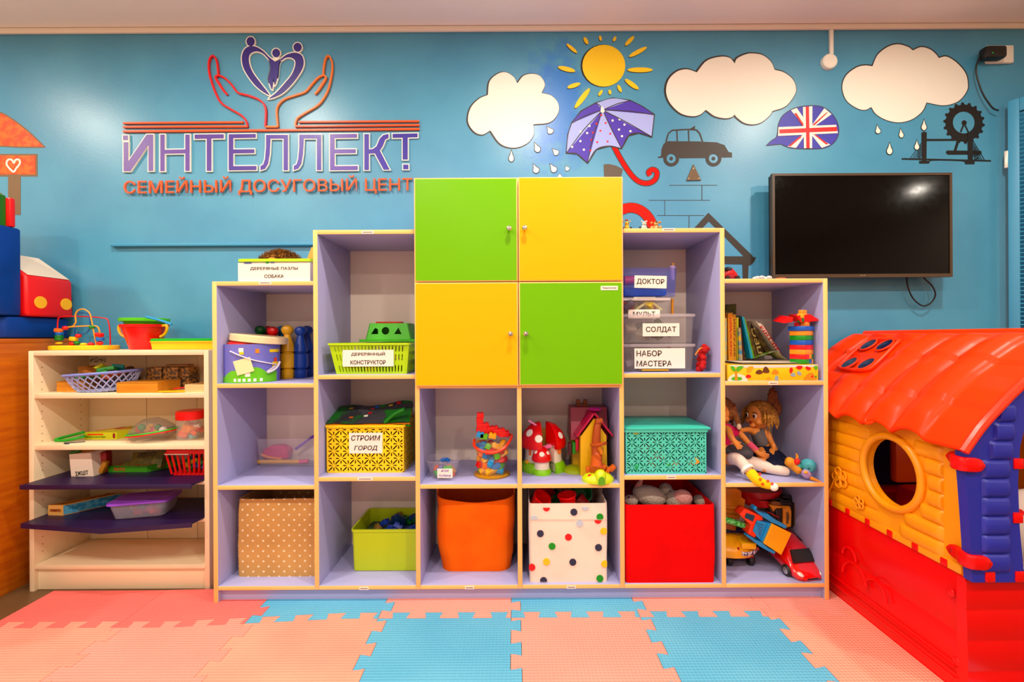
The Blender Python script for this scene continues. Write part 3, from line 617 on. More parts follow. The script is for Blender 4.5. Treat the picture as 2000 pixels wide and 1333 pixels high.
obj('front_lip', G().prism([(-1.985, fr - .004, BZ4 - .012), (-1.61, fr - .062, BZ4 - .012), (-1.30, fr - .004, BZ4 - .012), (-1.30, fr + .0005, BZ4 - .012), (-1.61, fr - .0575, BZ4 - .012), (-1.985, fr + .0005, BZ4 - .012)], (0, 0, .019)), PUR, t2, True)
ZP1, ZP2 = BZ3 + .006, BZ4 + .006
# ---------------------------------------------------------------- wooden cabinet and soft blocks at left
WD = M('#c9761c', .38, 'wood', col2='#b4600f'); CZ = 1.0365
t = thing('wooden_cabinet', 'orange-brown wooden cabinet at the left edge under the blue blocks', 'cabinet', (-2.45, 1.8, -.012))
obj('side_panel', G().bx(-2.108, -2.09, 1.45, 2.18, -.012, CZ - .02, .001), WD, t, True); obj('side_panel', G().bx(-2.81, -2.792, 1.45, 2.18, -.012, CZ - .02, .001), WD, t, True)
obj('top_board', G().bx(-2.81, -2.09, 1.45, 2.18, CZ - .02, CZ, .002), WD, t, True); obj('back_panel', G().bx(-2.79, -2.11, 2.16, 2.18, -.012, CZ - .02), WD, t, True)
for a, b, k in ((-2.79, -2.452, -2.48), (-2.448, -2.11, -2.42)):
    d = obj('door', G().bx(a, b, 1.45, 1.468, .07, CZ - .022, .002), WD, t, True); obj('knob', G().ball((k, 1.44, .6), .013), KNOB, d, True)
obj('plinth', G().bx(-2.79, -2.11, 1.48, 1.5, -.012, .07), WD, t, True)
SB, SRD, SGR, SY, SW_ = M('#143a86', .38, 'fabric', col2='#123274'), M('#d8140c', .38), M('#0a6a1c', .4), M('#f2b818', .45), M('#ecdcc8', .5)
zl = H + (CY - 612) * 1.93 / F
solo('soft_block', G().bx(-2.75, -2.092, 1.895, 2.168, CZ, zl, .018), SB, 'long low blue soft play block directly on the wooden cabinet', 'soft play block', 'soft play blocks')
zs = H + (CY - 436) * 1.90 / F
solo('soft_block', G().bx(-2.62, -2.088, 1.858, 1.955, zl, zs, .012), SB, 'tall upright blue soft play block behind the toy car block', 'soft play block', 'soft play blocks')['label'] = 'tall upright blue soft play block at the photo\'s left edge'
t = thing('soft_block', 'green soft play block with a red back edge on top of the tall blue block', 'soft play block', (-2.3, 1.9, zs), 0, 'soft play blocks')
zg = H + (CY - 362) * 1.87 / F
obj('green_side', G().prism([(-2.5, 1.858, zs), (-2.11, 1.858, zs), (-2.11, 1.858, zg - .02), (-2.14, 1.858, zg), (-2.5, 1.858, zg)], (0, .055, 0)), SGR, t, True); obj('red_edge', G().bx(-2.5, -2.092, 1.914, 1.936, zs, zg - .025, .006), SRD, t, True)
t = thing('toy_car_block', 'red soft block shaped like a car front with yellow headlights', 'soft play block', (-2.25, 2.06, zl), 0, 'soft play blocks')
z0, z1, z2 = zl, H + (CY - 534) * 1.97 / F, H + (CY - 486) * 1.97 / F
y0, y1 = 1.957, 2.165; xf = -2.07
g = G().prism([(xf, y0, z0), (xf - .005, y0, z1), (xf - .16, y0, z2 + .004), (-2.6, y0, z2 + .004), (-2.6, y0, z0)], (0, y1 - y0, 0))
bmesh.ops.bevel(g.bm, geom=list(g.bm.edges), offset=.012, segments=3, affect='EDGES', profile=.5)
obj('car_body', g, SRD, t, True)
d = Vector((-.155, 0, z2 + .004 - z1)).normalized(); nn = Vector((-d.z, 0, d.x)); nn = nn if nn.x > 0 else -nn
p0 = Vector((xf - .005, 0, z1)) + nn * .0012; L_ = (Vector((xf - .16, 0, z2 + .004)) - Vector((xf - .005, 0, z1))).length
obj('windscreen', G().prism([(*((p0 + d * u).x, y, (p0 + d * u).z),) for u, y in ((.006, y0 + .012), (.006, y1 - .012), (L_ - .008, y1 - .012), (L_ - .008, y0 + .012))], nn * .001), SW_, t, True)
for y in (y0 + .058, y1 - .035): obj('headlight', G().lathe([(0, 0), (.027, 0), (.026, .002), (0, .002)], (xf - .0015, y, z0 + .062), 24, r=rot(0, 90)), SY, t, True)
# ---------------------------------------------------------------- small containers: helpers
def rr(cx, cy, wx, wy, r, z, seg=4):
    r = min(r, wx / 2 - 1e-4, wy / 2 - 1e-4); out = []
    for qx, qy, a0 in ((1, 1, 0), (-1, 1, 90), (-1, -1, 180), (1, -1, 270)):
        for k in range(seg + 1):
            a = R(a0 + 90 * k / seg); out.append(Vector((cx + qx * (wx / 2 - r) + r * cos(a), cy + qy * (wy / 2 - r) + r * sin(a), z)))
    return out
def tub(g, c, w, d, h, t=.003, r=.02, bot=.92, rim=.0, rimh=.008, top_r=None):
    """open container: w x d at the top, bot = bottom scale, rim = width of the turned-out lip"""
    x, y, z = c; R_ = []
    R_.append(rr(x, y, w * bot - .006, d * bot - .006, r, z)); R_.append(rr(x, y, w * bot, d * bot, r, z + .003))
    k = (h - rimh) / h; s = bot + (1 - bot) * k
    if rim: R_ += [rr(x, y, w * s, d * s, r, z + h - rimh), rr(x, y, w + 2 * rim, d + 2 * rim, r + rim, z + h - rimh), rr(x, y, w + 2 * rim, d + 2 * rim, r + rim, z + h)]
    else: R_.append(rr(x, y, w, d, r, z + h))
    R_ += [rr(x, y, w - 2 * t, d - 2 * t, max(r - t, .002), z + h), rr(x, y, w * bot - 2 * t, d * bot - 2 * t, max(r - t, .002), z + .004)]
    return g.loft(R_)
def sign_on(par, a, b, lines, Y, m=STK, th=.0006, ink=None, sz=.6, left=False, tilt=0, shear=0, gap=1., wds=None):
    """paper label between pixels a and b on the plane Y, with lines of text"""
    p, q = P(*a, Y), P(*b, Y); c = (p + q) / 2; w_, h_ = q.x - p.x, p.z - q.z; T = rot(0, tilt)
    s = obj('paper_label', G().box((c.x, Y - th / 2, c.z), (w_, th, h_), T), m, par, True)
    n = len(lines)
    for i, l in enumerate(lines):
        wd = w_ * (wds[i] if wds else .86); off_ = Vector((-w_ * .5 + wd / 2 + w_ * .04 if left else 0, 0, (-(i - (n - 1) / 2)) * h_ / n * gap))
        text(l, Vector((c.x, Y - th - .0004, c.z)) + (T @ off_.to_4d()).to_3d(), wd, h_ / n * sz, ink or INK, s, T, shear=shear)
    return s
def slat_wall(g, p0, p1, z0, z1, n, t=.002, lean=0.):
    """row of upright slats between two corners (basket side)"""
    p0, p1 = Vector((*p0, 0)), Vector((*p1, 0)); d = p1 - p0
    for k in range(n + 1):
        p = p0 + d * (k / n); g.box((p.x, p.y, (z0 + z1) / 2), (abs(d.x) / n * .45 + t, abs(d.y) / n * .45 + t, z1 - z0))
def zshelf(Z, py, px=CX): dx = px - CX; return F * (H - Z) / ((py + dx * sin(ROLL)) - CY)     # distance of a thing whose foot is seen at py on the level Z
# ---------------------------------------------------------------- on top of the white bookcase
ZT = Zb(681) + .0005
Yb = 2.03; a = P(110, 680, Yb); b = P(222, 680, Yb); bw = b.x - a.x; bc = Vector(((a.x + b.x) / 2, Yb, ZT))
YB_ = M('#f2c60c', .35); RDB, GNB, BLB, ORB = M('#d2141c', .3), M('#127a2a', .35), M('#1b62b8', .35), M('#f07c14', .4)
t = thing('bead_maze', 'wooden bead maze with coloured looping wires on a yellow base', 'toy', bc)
g = G(); g.loft([rr(bc.x, bc.y, bw - .008, .13, .05, ZT), rr(bc.x, bc.y, bw, .138, .054, ZT + .004), rr(bc.x, bc.y, bw, .138, .054, ZT + .016), rr(bc.x, bc.y, bw - .008, .13, .05, ZT + .02)]); obj('base', g, YB_, t, True)
KB = (0, 560, 4.4444)
def wire(pts, m, dy=0, r=.0026): obj('wire', G().tube([P(*cr(p, KB), Yb + dy + (yy[0] if yy else 0)) for p, *yy in [(q[:2], *q[2:]) for q in pts]], r, 8, sm=5), m, t, True)
wire([(500, 515), (500, 400), (503, 300), (530, 264), (700, 260), (900, 274), (940, 305), (955, 400), (958, 515)], RDB, .03)
wire([(838, 515), (815, 400), (785, 250), (755, 210), (715, 196), (675, 210), (655, 250), (658, 310), (630, 345), (590, 352), (700, 345), (820, 342), (855, 360), (865, 410), (868, 515)], M('#f0a010', .35), -.03)
wire([(640, 515, 0), (650, 400), (660, 260), (680, 230), (740, 230), (775, 250), (783, 340), (760, 395), (720, 415), (680, 400), (668, 515)], M('#1a4a90', .35), .0, .002)
beads = [(508, 382, 'c', ORB), (515, 410, 'd', BLB), (513, 435, 'd', GNB), (512, 458, 'd', GNB), (513, 494, 'e', YB_), (567, 360, 'b', RDB), (680, 428, 'b', RDB), (640, 455, 'c', YB_), (627, 497, 'b', RDB), (668, 490, 'b', GNB), (727, 502, 'e', YB_), (790, 502, 'b', RDB), (798, 352, 'b', GNB), (863, 420, 'c', RDB), (868, 458, 'd', BLB), (868, 492, 'b', RDB)]
for i, (x, y, k, m) in enumerate(beads):
    q = P(*cr((x, y), KB), Yb + (.03 if x < 520 else -.03 if x > 770 or x == 567 else -.01)); g = G()
    if k == 'b': g.ball(q, (.0125, .011, .009))
    elif k == 'c': g.box(q, (.028, .02, .018), rot(0, 8), .004)
    elif k == 'd': g.lathe([(0, -.006), (.014, -.006), (.016, 0), (.014, .006), (0, .006)], q, 16)
    else: g.ball(q, (.014, .012, .007))
    obj('bead', g, m, t, True)
# buckets
Yk = 2.045; c = P(283, 680, Yk); c.z = ZT; RED, LG = M('#e0100c', .3), M('#62c414', .35)
t = thing('toy_bucket', 'red toy bucket with yellow side handles on the white bookcase', 'bucket', c)
obj('bucket_body', G().lathe([(0, 0), (.052, 0), (.055, .004), (.082, .098), (.088, .099), (.089, .110), (.084, .111), (.08, .101), (.05, .006), (0, .006)], c, 32), RED, t, True)
for s in (-1, 1): obj('handle', G().tube([c + Vector((s * x, -.01, z)) for x, z in ((.086, .105), (.104, .104), (.105, .085), (.094, .066), (.076, .056))], .006, 8, sm=4), M('#f6b40c', .35), t, True)
c2_ = c + Vector((0, 0, .045)); t = thing('toy_bucket', 'green toy bucket nested inside the red bucket', 'bucket', c2_)
obj('bucket_body', G().lathe([(0, 0), (.05, 0), (.053, .004), (.075, .079), (.091, .0795), (.092, .092), (.088, .093), (.072, .083), (.047, .006), (0, .006)], c2_, 32), LG, t, True)
obj('handle', G().tube([P(*cr(p, KB), Yk - .085) for p in ((1268, 262), (1290, 268), (1380, 292), (1440, 310), (1490, 328))], .005, 8, sm=3), M('#1c8ec8', .35), t, True)
a, b = P(301, 683, 1.99), P(411, 660, 1.99)
t = thing('yellow_tray', 'yellow box with green lid beside the red toy bucket', 'box', ((a.x + b.x) / 2, 1.99, ZT))
X1 = -1.272
obj('box_body', tub(G(), ((a.x + X1) / 2, 2.04, ZT), X1 - a.x - .004, .16, .037, .003, .012, .97, .003, .005), YB_, t, True)
obj('lid', G().loft([rr((a.x + X1) / 2, 2.04, X1 - a.x - .008, .166, .012, ZT + .0372), rr((a.x + X1) / 2, 2.04, X1 - a.x - .008, .166, .012, ZT + .047), rr((a.x + X1) / 2, 2.04, X1 - a.x - .022, .15, .012, ZT + .0485)]), M('#2fae3a', .35), t, True)
# ---------------------------------------------------------------- shelf with wooden boxes
OAK = M('#d99a48', .55, 'wood', col2='#c98434')
def wbox(label, x0, x1, y0, y1, z, h, m=OAK, lid=True):
    t = thing('wooden_box', label, 'box', ((x0 + x1) / 2, (y0 + y1) / 2, z), 0, 'wooden boxes on the bookcase shelf'); g = G()
    g.bx(x0, x1, y0, y0 + .005, z, z + h).bx(x0, x1, y1 - .005, y1, z, z + h).bx(x0, x0 + .005, y0 + .005, y1 - .005, z, z + h).bx(x1 - .005, x1, y0 + .005, y1 - .005, z, z + h).bx(x0 + .005, x1 - .005, y0 + .005, y1 - .005, z, z + .004)
    n = 5
    for k in range(n):
        if k % 2: g.bx(x0 - .0008, x0 + .004, y0 - .0008, y0 + .005, z + h * k / n, z + h * (k + 1) / n).bx(x1 - .004, x1 + .0008, y0 - .0008, y0 + .005, z + h * k / n, z + h * (k + 1) / n)
    obj('box_body', g, m, t, True)
    if lid: obj('lid', G().bx(x0 - .001, x1 + .001, y0 - .001, y1 + .001, z + h, z + h + .004), M('#c08436', .55, 'wood', col2='#a66a26'), t, True)
    return t
ya = zshelf(BZ1, 766, 130); a, b = P(111, 760, ya), P(157, 760, ya); wbox('wooden box left of the blue oval basket, partly hidden', a.x, b.x + .02, ya, 2.14, BZ1, .041)
yc = zshelf(BZ1, 768, 270); a, b = P(228, 760, yc), P(308, 760, yc); wbox('long wooden box in front of the three patterned cubes', a.x, b.x, yc, yc + .13, BZ1, .040)
ye = zshelf(BZ1, 767, 380); a = P(361, 760, ye); wbox('pale wooden tray at the right end of the bookcase shelf', a.x, BX1 - .022, ye, ye + .14, BZ1, .033, M('#ecd0a0', .55, 'wood', col2='#e2c08c'), False)
SB2 = M('#7b86c8', .4)
def oval_basket(label, c, ax, ay, h, tilt, zed, spin):
    t = thing('oval_basket', label, 'basket', c, spin); g = G(rot(0, tilt)); rim = [(ax * cos(a), ay * sin(a), h) for a in (2 * pi * k / 40 for k in range(40))]
    g.tube(rim, .006, 8, True); obj('rim', g, SB2, t)
    g = G(rot(0, tilt)); n = 26
    for s in (0, 1):
        for k in range(n):
            a0 = 2 * pi * k / n
            pts = []
            for j in range(5):
                u = j / 4; a = a0 + (u if s else -u) * .55; q = .62 + .36 * u ** .7; pts.append((ax * q * cos(a), ay * q * sin(a), h * u))
            g.tube(pts, .0028, 5)
    g.lathe([(0, 0), (ax * .63, 0), (ax * .68, .012), (ax * .64, .014), (ax * .6, .003), (0, .003)], (0, 0, 0), 32, 1, ay / ax)
    obj('lattice', g, M('#a9b2e0', .45), t); return t
def heap(n, c, ex, cols, size, label, cat, group, seed=1, name='puzzle_piece', flat=.35, shape=None):
    """n loose pieces inside a container, each a thing of its own"""
    rnd = random.Random(seed); out = []
    for k in range(n):
        m = M(rnd.choice(cols), .45); s = size * rnd.uniform(.8, 1.2); g = G(); r = rot(rnd.uniform(-50, 50), rnd.uniform(-40, 40), rnd.uniform(0, 180))
        if shape == 'ball': g.ball((0, 0, 0), s * .5)
        elif shape == 'brick':
            g.box((0, 0, 0), (s * 1.3, s, s * .7), r, .001)
            for q in (-.3, .3): g.lathe([(0, 0), (s * .2, 0), (s * .2, s * .15), (0, s * .15)], (r @ Vector((q * s, 0, s * .35, 1))).to_3d(), 10, r=r)
        else: g.box((0, 0, 0), (s * 1.2, s, s * flat), r, s * .08)
        g.bm.transform(Matrix.Translation((c[0] + rnd.uniform(-1, 1) * ex[0], c[1] + rnd.uniform(-1, 1) * ex[1], c[2] + rnd.uniform(-1, 1) * ex[2])))
        out.append(solo(name, g, m, label, cat, group))
    return out
yb = 1.985; c = P(206, 768, yb); c.z = BZ1 + .002
oval_basket('blue lattice oval basket of puzzle pieces, tipped up to the right', c, .138, .085, .078, -4, 0, 14)
heap(15, (c.x - .035, yb, BZ1 + .080), (.075, .045, .016), ['#2f8a3a', '#b8c020', '#1c5a9a', '#e07020', '#1f8a90', '#7a4a1c'], .042, 'small painted puzzle piece heaped in the blue oval basket', 'puzzle piece', 'puzzle pieces in the oval basket', 3)
c = P(243, 745, 2.1); t = thing('plastic_house', 'small brown gabled toy behind the right end of the oval basket', 'toy', (c.x, 2.1, BZ1)); zz = P(250, 716, 2.1).z
obj('toy_body', G().prism([(c.x - .012, 2.09, BZ1), (c.x + .055, 2.09, BZ1), (c.x + .055, 2.09, zz - .03), (c.x + .022, 2.09, zz), (c.x - .012, 2.09, zz - .03)], (0, .03, 0)), M('#6a3c1c', .5, 'blotch', col2='#2f5a3a', sc_=60.), t, True)
CUB = M('#b98850', .6, 'blotch', col2='#4c4238', sc_=70.)
t0 = None
for i, (x0, x1, yy, lb) in enumerate([(286, 315, 2.06, 'left one of the three patterned wooden cubes'), (318, 347, 2.06, 'middle one of the three patterned wooden cubes'), (349, 369, 2.075, 'right one of the three patterned wooden cubes, nearest the pale tray')]):
    a, b = P(x0, 720, yy), P(x1, 720, yy); zt = P(x0, 718, yy).z
    solo('wooden_cube', G().bx(a.x, b.x, yy, yy + .06, BZ1, zt, .002), CUB, lb, 'toy block', 'patterned wooden cubes')
c = P(345, 716, 2.09); solo('wooden_plate', G().box((c.x + .015, 2.09, c.z + .006), (.10, .04, .006)), M('#8a5a2c', .6, 'wood'), 'thin wooden plate lying on top of the patterned cubes', 'wooden plate')
g = G(); q = P(335, 770, 1.925); pts = [(q.x - .07, 1.918), (q.x - .02, 1.909), (q.x + .03, 1.912), (q.x + .075, 1.925), (q.x + .06, 1.955), (q.x - .01, 1.935)]
solo('yellow_spade', G().prism([(x, y, BZ1 + .0015) for x, y in pts], (0, 0, .006)), M('#f6c010', .4), 'flat yellow plastic piece lying at the front of the wooden box', 'toy')
q = P(352, 764, 1.95); solo('red_strip', G().box((q.x, 1.965, BZ1 + .016), (.06, .03, .004), rot(0, -6, 10)), M('#d4201c', .4), 'thin red strip beside the pale wooden tray', 'toy')
# wall-mounted scribbled paper at the back of the bookcase
a, b = P(176, 698, 2.155), P(206, 708, 2.155); solo('drawn_note', G().bx(a.x, b.x, 2.1545, 2.1565, b.z, a.z), M('#d9cbb6', .6, 'blotch', col2='#6a5e50', sc_=120.), 'small scribbled note on the bookcase back panel above the oval basket', 'note')
# ---------------------------------------------------------------- shelf with the jar
g = G(); q = P(110, 861, 1.96)
pts = [P(x, y, 1.98) for x, y in [(163, 845), (150, 848), (130, 853), (114, 857), (113, 860), (130, 861), (148, 857), (163, 853)]]
t = thing('green_ribbon', 'green folded strap at the left end of the jar shelf', 'strap', (q.x, 1.98, BZ2)); obj('strap', G().tube([Vector((p.x, 1.98 + .012 * math.sin(i), max(p.z, BZ2 + .006))) for i, p in enumerate(pts)], .006, 8, sm=4), M('#2f9a1c', .5), t, True)
q = P(130, 867, 1.93); solo('dark_string', G().tube([(q.x + x, 1.93 + y, BZ2 + .003) for x, y in ((.05, .03), (.02, .015), (-.005, .01), (-.01, 0), (.005, -.008), (.02, -.01))], .002, 6, sm=4), M('#20203a', .6), 'dark string lying on the shelf in front of the green strap', 'string')
yg = zshelf(BZ2, 859, 190); a, b = P(164, 850, yg), P(228, 850, yg); hb = .031
t = thing('game_box', 'flat yellow-green game box lying on the jar shelf', 'game box', ((a.x + b.x) / 2, yg + .07, BZ2), 0, 'game boxes in the white bookcase')
LIM = M('#c8cc3c', .45)
obj('box_body', G().prism([(a.x, yg, BZ2), (b.x, yg, BZ2), (b.x + .05, yg + .12, BZ2), (a.x + .075, yg + .15, BZ2)], (0, 0, hb)), LIM, t, True)
obj('red_print', G().box((a.x + .05, yg - .0008, BZ2 + .022), (.068, .001, .005)), RED, t, True)
text('Зоопутешествие', (a.x + .052, yg - .001, BZ2 + .011), .085, .008, M('#3f8a1c', .5), t); obj('red_oval', G().ball((b.x - .012, yg - .0002, BZ2 + .016), (.006, .0012, .012)), M('#8a1c14', .5), t, True)
obj('top_picture', G().ball((a.x + .10, yg + .085, BZ2 + hb), (.04, .022, .001)), M('#9a4a1c', .5, 'blotch', col2='#c87a3a'), t, True); obj('top_stripe', G().prism([(a.x + .02, yg + .03, BZ2 + hb), (a.x + .03, yg + .03, BZ2 + hb), (a.x + .08, yg + .12, BZ2 + hb), (a.x + .07, yg + .12, BZ2 + hb)], (0, 0, .0008)), M('#c8281c', .5), t, True)
# net-covered bowl of toys
ym = 1.99; c = P(300, 850, ym); c.z = BZ2 + .004
t = thing('net_bag', 'grey see-through net bag with green and red hoop, full of small toys', 'bag', c)
NET = M('#8a8078', .7, a=.34); prof = [(.06, -.0), (.088, .012), (.098, .03), (.088, .05), (.055, .078), (.03, .092), (0, .094)]
obj('net', G().lathe([(0, 0)] + prof, c, 28, 1, .75, r=rot(0, -7)), NET, t, True)
for dz, m in ((.036, M('#3fc414', .4)), (.030, M('#e0241c', .4))): obj('hoop', G().tube([c + (rot(0, -7) @ Vector((.1 * cos(k), .075 * sin(k), dz, 1))).to_3d() for k in (2 * pi * i / 36 for i in range(36))], .003, 6, True), m, t, True)
heap(11, (c.x, ym, BZ2 + .048), (.06, .035, .012), ['#d82a6a', '#e8b41c', '#1c5a90', '#d0181c', '#2f8a4a', '#f0e8e0'], .028, 'small plastic toy inside the grey net bag', 'toy', 'small toys in the net bag', 5, 'small_toy', .7, 'ball')
yj = zshelf(BZ2, 862, 372) + .05; a, b = P(346, 830, yj), P(397, 830, yj); rj = .056; c = Vector(((a.x + b.x) / 2 + .002, yj, BZ2)); c.x = min(c.x, BX1 - .022 - rj)
t = thing('jar', 'clear plastic jar of small figures with a red lid', 'jar', c); zt = P(372, 818, yj).z - BZ2; zl_ = P(372, 802, yj).z - BZ2
obj('jar_body', G().lathe([(0, 0), (.046, 0), (.052, .006), (.052, zt - .006), (.049, zt)], c, 28, cap=True), M('#e8e0d8', .1, a=.22), t, True)
obj('lid', G().lathe([(0, zt), (.054, zt), (.055, zt + .003), (.055, zl_ - .003), (.052, zl_), (0, zl_)], c, 32), RED, t, True)
heap(26, (c.x, yj, BZ2 + .034), (.029, .029, .024), ['#e88a1c', '#d8201c', '#f0c818', '#8ab8c0', '#e0d8d0', '#e05a2a', '#d8a0a8'], .024, 'tiny coloured figure inside the red-lidded jar', 'figure', 'tiny figures in the jar', 8, 'tiny_figure', .8)
# ---------------------------------------------------------------- on the upper purple board
PAP = M('#f0e2d4', .6)
yq = 1.965; a, b = P(137, 905, yq), P(183, 905, yq); t = thing('paper_bag', 'white paper-wrapped carton with black letters on the upper purple board', 'carton', ((a.x + b.x) / 2, yq, ZP1)); zt = P(140, 888, yq).z
g = G(); g.prism([(a.x + .004, yq, ZP1), (b.x, yq, ZP1), (b.x - .012, yq, zt + .006), (a.x - .004, yq, zt)], (0, .07, 0)); obj('carton', g, PAP, t, True)
text('ІЖШТ\\'.replace('\\', ''), ((a.x + b.x) / 2, yq - .001, ZP1 + .014), .055, .018, BLK, t, rot(0, -6))
c = P(160, 884, 2.0); heap(4, (c.x + .01, 2.0, zt + .006), (.03, .025, .002), ['#2f7a2a', '#6a7a1c', '#b8801c'], .03, 'green toy piece sticking out of the white paper-wrapped carton', 'toy', 'green pieces in the carton', 4, 'toy_piece')
c = P(196, 895, 2.03); g = G().box((c.x + .012, 2.03, ZP1 + .045), (.05, .05, .09), rot(0, 0, 15), .008); solo('red_toy', g, M('#a01820', .5), 'dark red toy behind the white paper-wrapped carton', 'toy')
c = P(203, 903, 2.0); solo('toy_pile_piece', G().box((c.x, 2.0, ZP1 + .03), (.02, .02, .055), rot(0, 25), .004), M('#b07a20', .5), 'tan stick toy leaning beside the carton on the purple board', 'toy')
yl = zshelf(ZP1, 923, 250); a, b = P(211, 920, yl), P(296, 920, yl)
t = thing('game_box', 'green bingo game box lying tilted on the upper purple board', 'game box', ((a.x + b.x) / 2, yl + .06, ZP1), 0, 'game boxes in the white bookcase')
LG2 = M('#3f8a1c', .45); hb = .027
obj('box_body', G().prism([(a.x, yl, ZP1), (b.x - .02, yl, ZP1), (b.x + .045, yl + .1, ZP1), (a.x + .05, yl + .12, ZP1)], (0, 0, hb)), LG2, t, True)
obj('top_print', G().prism([(a.x + .008, yl + .005, ZP1 + hb), (b.x - .03, yl + .005, ZP1 + hb), (b.x + .03, yl + .092, ZP1 + hb), (a.x + .05, yl + .11, ZP1 + hb)], (0, 0, .0006)), M('#8fae50', .5, 'blotch', col2='#b8384a', sc_=45.), t, True)
text('ЛОТО', (a.x + .05, yl - .001, ZP1 + hb / 2), .052, .014, M('#d81c3a', .5), t)
c = P(285, 893, 2.07); t = thing('game_box', 'brownish bingo game box standing behind the green one', 'game box', (c.x, 2.08, ZP1), 0, 'game boxes in the white bookcase')
obj('box_body', G().box((c.x + .01, 2.085, ZP1 + .035), (.14, .05, .07), rot(-20), .002), M('#7a7038', .5, 'blotch', col2='#5a5a2c', sc_=40.), t, True); text('ЛОТО', (c.x + .015, 2.052, P(285, 889, 2.05).z), .085, .022, BLK, t, rot(0, -4) @ rot(-20), shear=.2)
yr = 1.96; a, b = P(318, 890, yr), P(400, 890, yr); xr = BX1 - .022; zt = P(330, 880, yr).z
t = thing('red_basket', 'red slatted plastic basket at the right end of the upper purple board', 'basket', ((a.x + xr) / 2, yr + .06, ZP1))
c0 = ((a.x + xr) / 2, yr + .065, ZP1); w_ = xr - a.x - .006
g = G(); g.loft([rr(c0[0], c0[1], w_ * .78, .10, .015, ZP1), rr(c0[0], c0[1], w_ * .78, .10, .015, ZP1 + .008)]); obj('base', g, RED, t, True)
g = G(); ro, ri = rr(c0[0], c0[1], w_, .13, .02, zt), rr(c0[0], c0[1], w_ - .014, .116, .015, zt); dz = Vector((0, 0, .016)); g.loft([ro, ri, [p - dz for p in ri], [p - dz for p in ro]], wrap=True); obj('rim', g, RED, t, True)
bot, top = rr(c0[0], c0[1], w_ * .78, .10, .015, ZP1 + .006, 6), rr(c0[0], c0[1], w_ * .96, .122, .02, zt - .012, 6)
g = G()
for k in range(0, 9):
    for yy, yt in ((-.05, -.061), (.05, .061)):
        u = -1 + 2 * k / 8; g.tube([(c0[0] + u * w_ * .38, c0[1] + yy, ZP1 + .005), (c0[0] + u * w_ * .47, c0[1] + yt, zt - .01)], .0045, 6)
for k in range(1, 4):
    for s in (-1, 1): g.tube([(c0[0] + s * w_ * .385, c0[1] - .05 + k * .025, ZP1 + .005), (c0[0] + s * w_ * .475, c0[1] - .06 + k * .03, zt - .01)], .0045, 6)
obj('slats', g, RED, t, True)
obj('front_strip', G().box((c0[0] - w_ * .22, yr - .003, zt - .017), (w_ * .5, .002, .004)), PAP, t, True)
heap(12, (c0[0] - .005, c0[1], ZP1 + .035), (w_ * .26, .03, .018), ['#e8b81c', '#1c3a80', '#d8d0c0', '#2f7a3a'], .026, 'small toy inside the red slatted basket', 'toy', 'toys in the red basket', 11, 'small_toy', .8)
# ---------------------------------------------------------------- on the lower purple board
yd = zshelf(ZP2, 1007, 110); t = thing('long_box', 'long narrow tan and blue game box on the lower purple board', 'game box', P(110, 1000, yd + .1), 0, 'game boxes in the white bookcase'); t.location.z = ZP2; WM[t.name] = Matrix.Translation(t.location)
a, b = P(94, 1000, yd), P(125, 1000, yd); hb = P(100, 987, yd).z - ZP2; dx = .115; dy = .15
obj('box_body', G().prism([(a.x, yd, ZP2), (b.x, yd - .004, ZP2), (b.x + dx, yd + dy, ZP2), (a.x + dx + .01, yd + dy, ZP2)], (0, 0, hb)), M('#d8a868', .5), t, True)
g = G().prism([(b.x + .0008, yd - .003, ZP2 + .003), (b.x + dx + .0008, yd + dy - .003, ZP2 + .003), (b.x + dx + .0008, yd + dy - .003, ZP2 + hb - .003), (b.x + .0008, yd - .003, ZP2 + hb - .003)], (.0012, -.0009, 0)); obj('blue_side', g, M('#2a78a8', .5, 'blotch', col2='#5a98b8', sc_=60.), t, True)
obj('top_print', G().prism([(a.x + .004, yd + .002, ZP2 + hb), (b.x - .003, yd, ZP2 + hb), (b.x + dx - .006, yd + dy - .006, ZP2 + hb), (a.x + dx + .014, yd + dy - .006, ZP2 + hb)], (0, 0, .0006)), M('#b8802c', .5, 'blotch', col2='#7a4c18', sc_=60.), t, True)
text('•ОМИНО', ((a.x + b.x) / 2, yd - .0035, ZP2 + hb * .5), .05, .012, M('#8a2a1c', .5), t, rot(0, 0, -4))
yt_ = zshelf(ZP2, 1018, 290); c = P(285, 1000, yt_ + .085); c.z = ZP2
t = thing('lidded_tub', 'clear plastic tub with violet lid on the lower purple board', 'tub', c, 14); VIO = M('#8a4ac0', .35)
obj('tub_body', tub(G(), (0, 0, 0), .21, .135, .062, .002, .02, .86, .002, .004), M('#c8c0d0', .2, a=.30), t)
obj('lid', G().loft([rr(0, 0, .222, .147, .024, .0605), rr(0, 0, .228, .152, .026, .062), rr(0, 0, .226, .15, .026, .069), rr(0, 0, .18, .11, .02, .072), rr(0, 0, .17, .10, .02, .070)]), VIO, t)
heap(12, (c.x, c.y, ZP2 + .022), (.065, .035, .009), ['#e0302a', '#e87a1c', '#d83a6a', '#2a5ab0', '#d8b81c'], .03, 'small plastic toy inside the violet-lidded tub', 'toy', 'toys in the violet-lidded tub', 13, 'small_toy', .6)
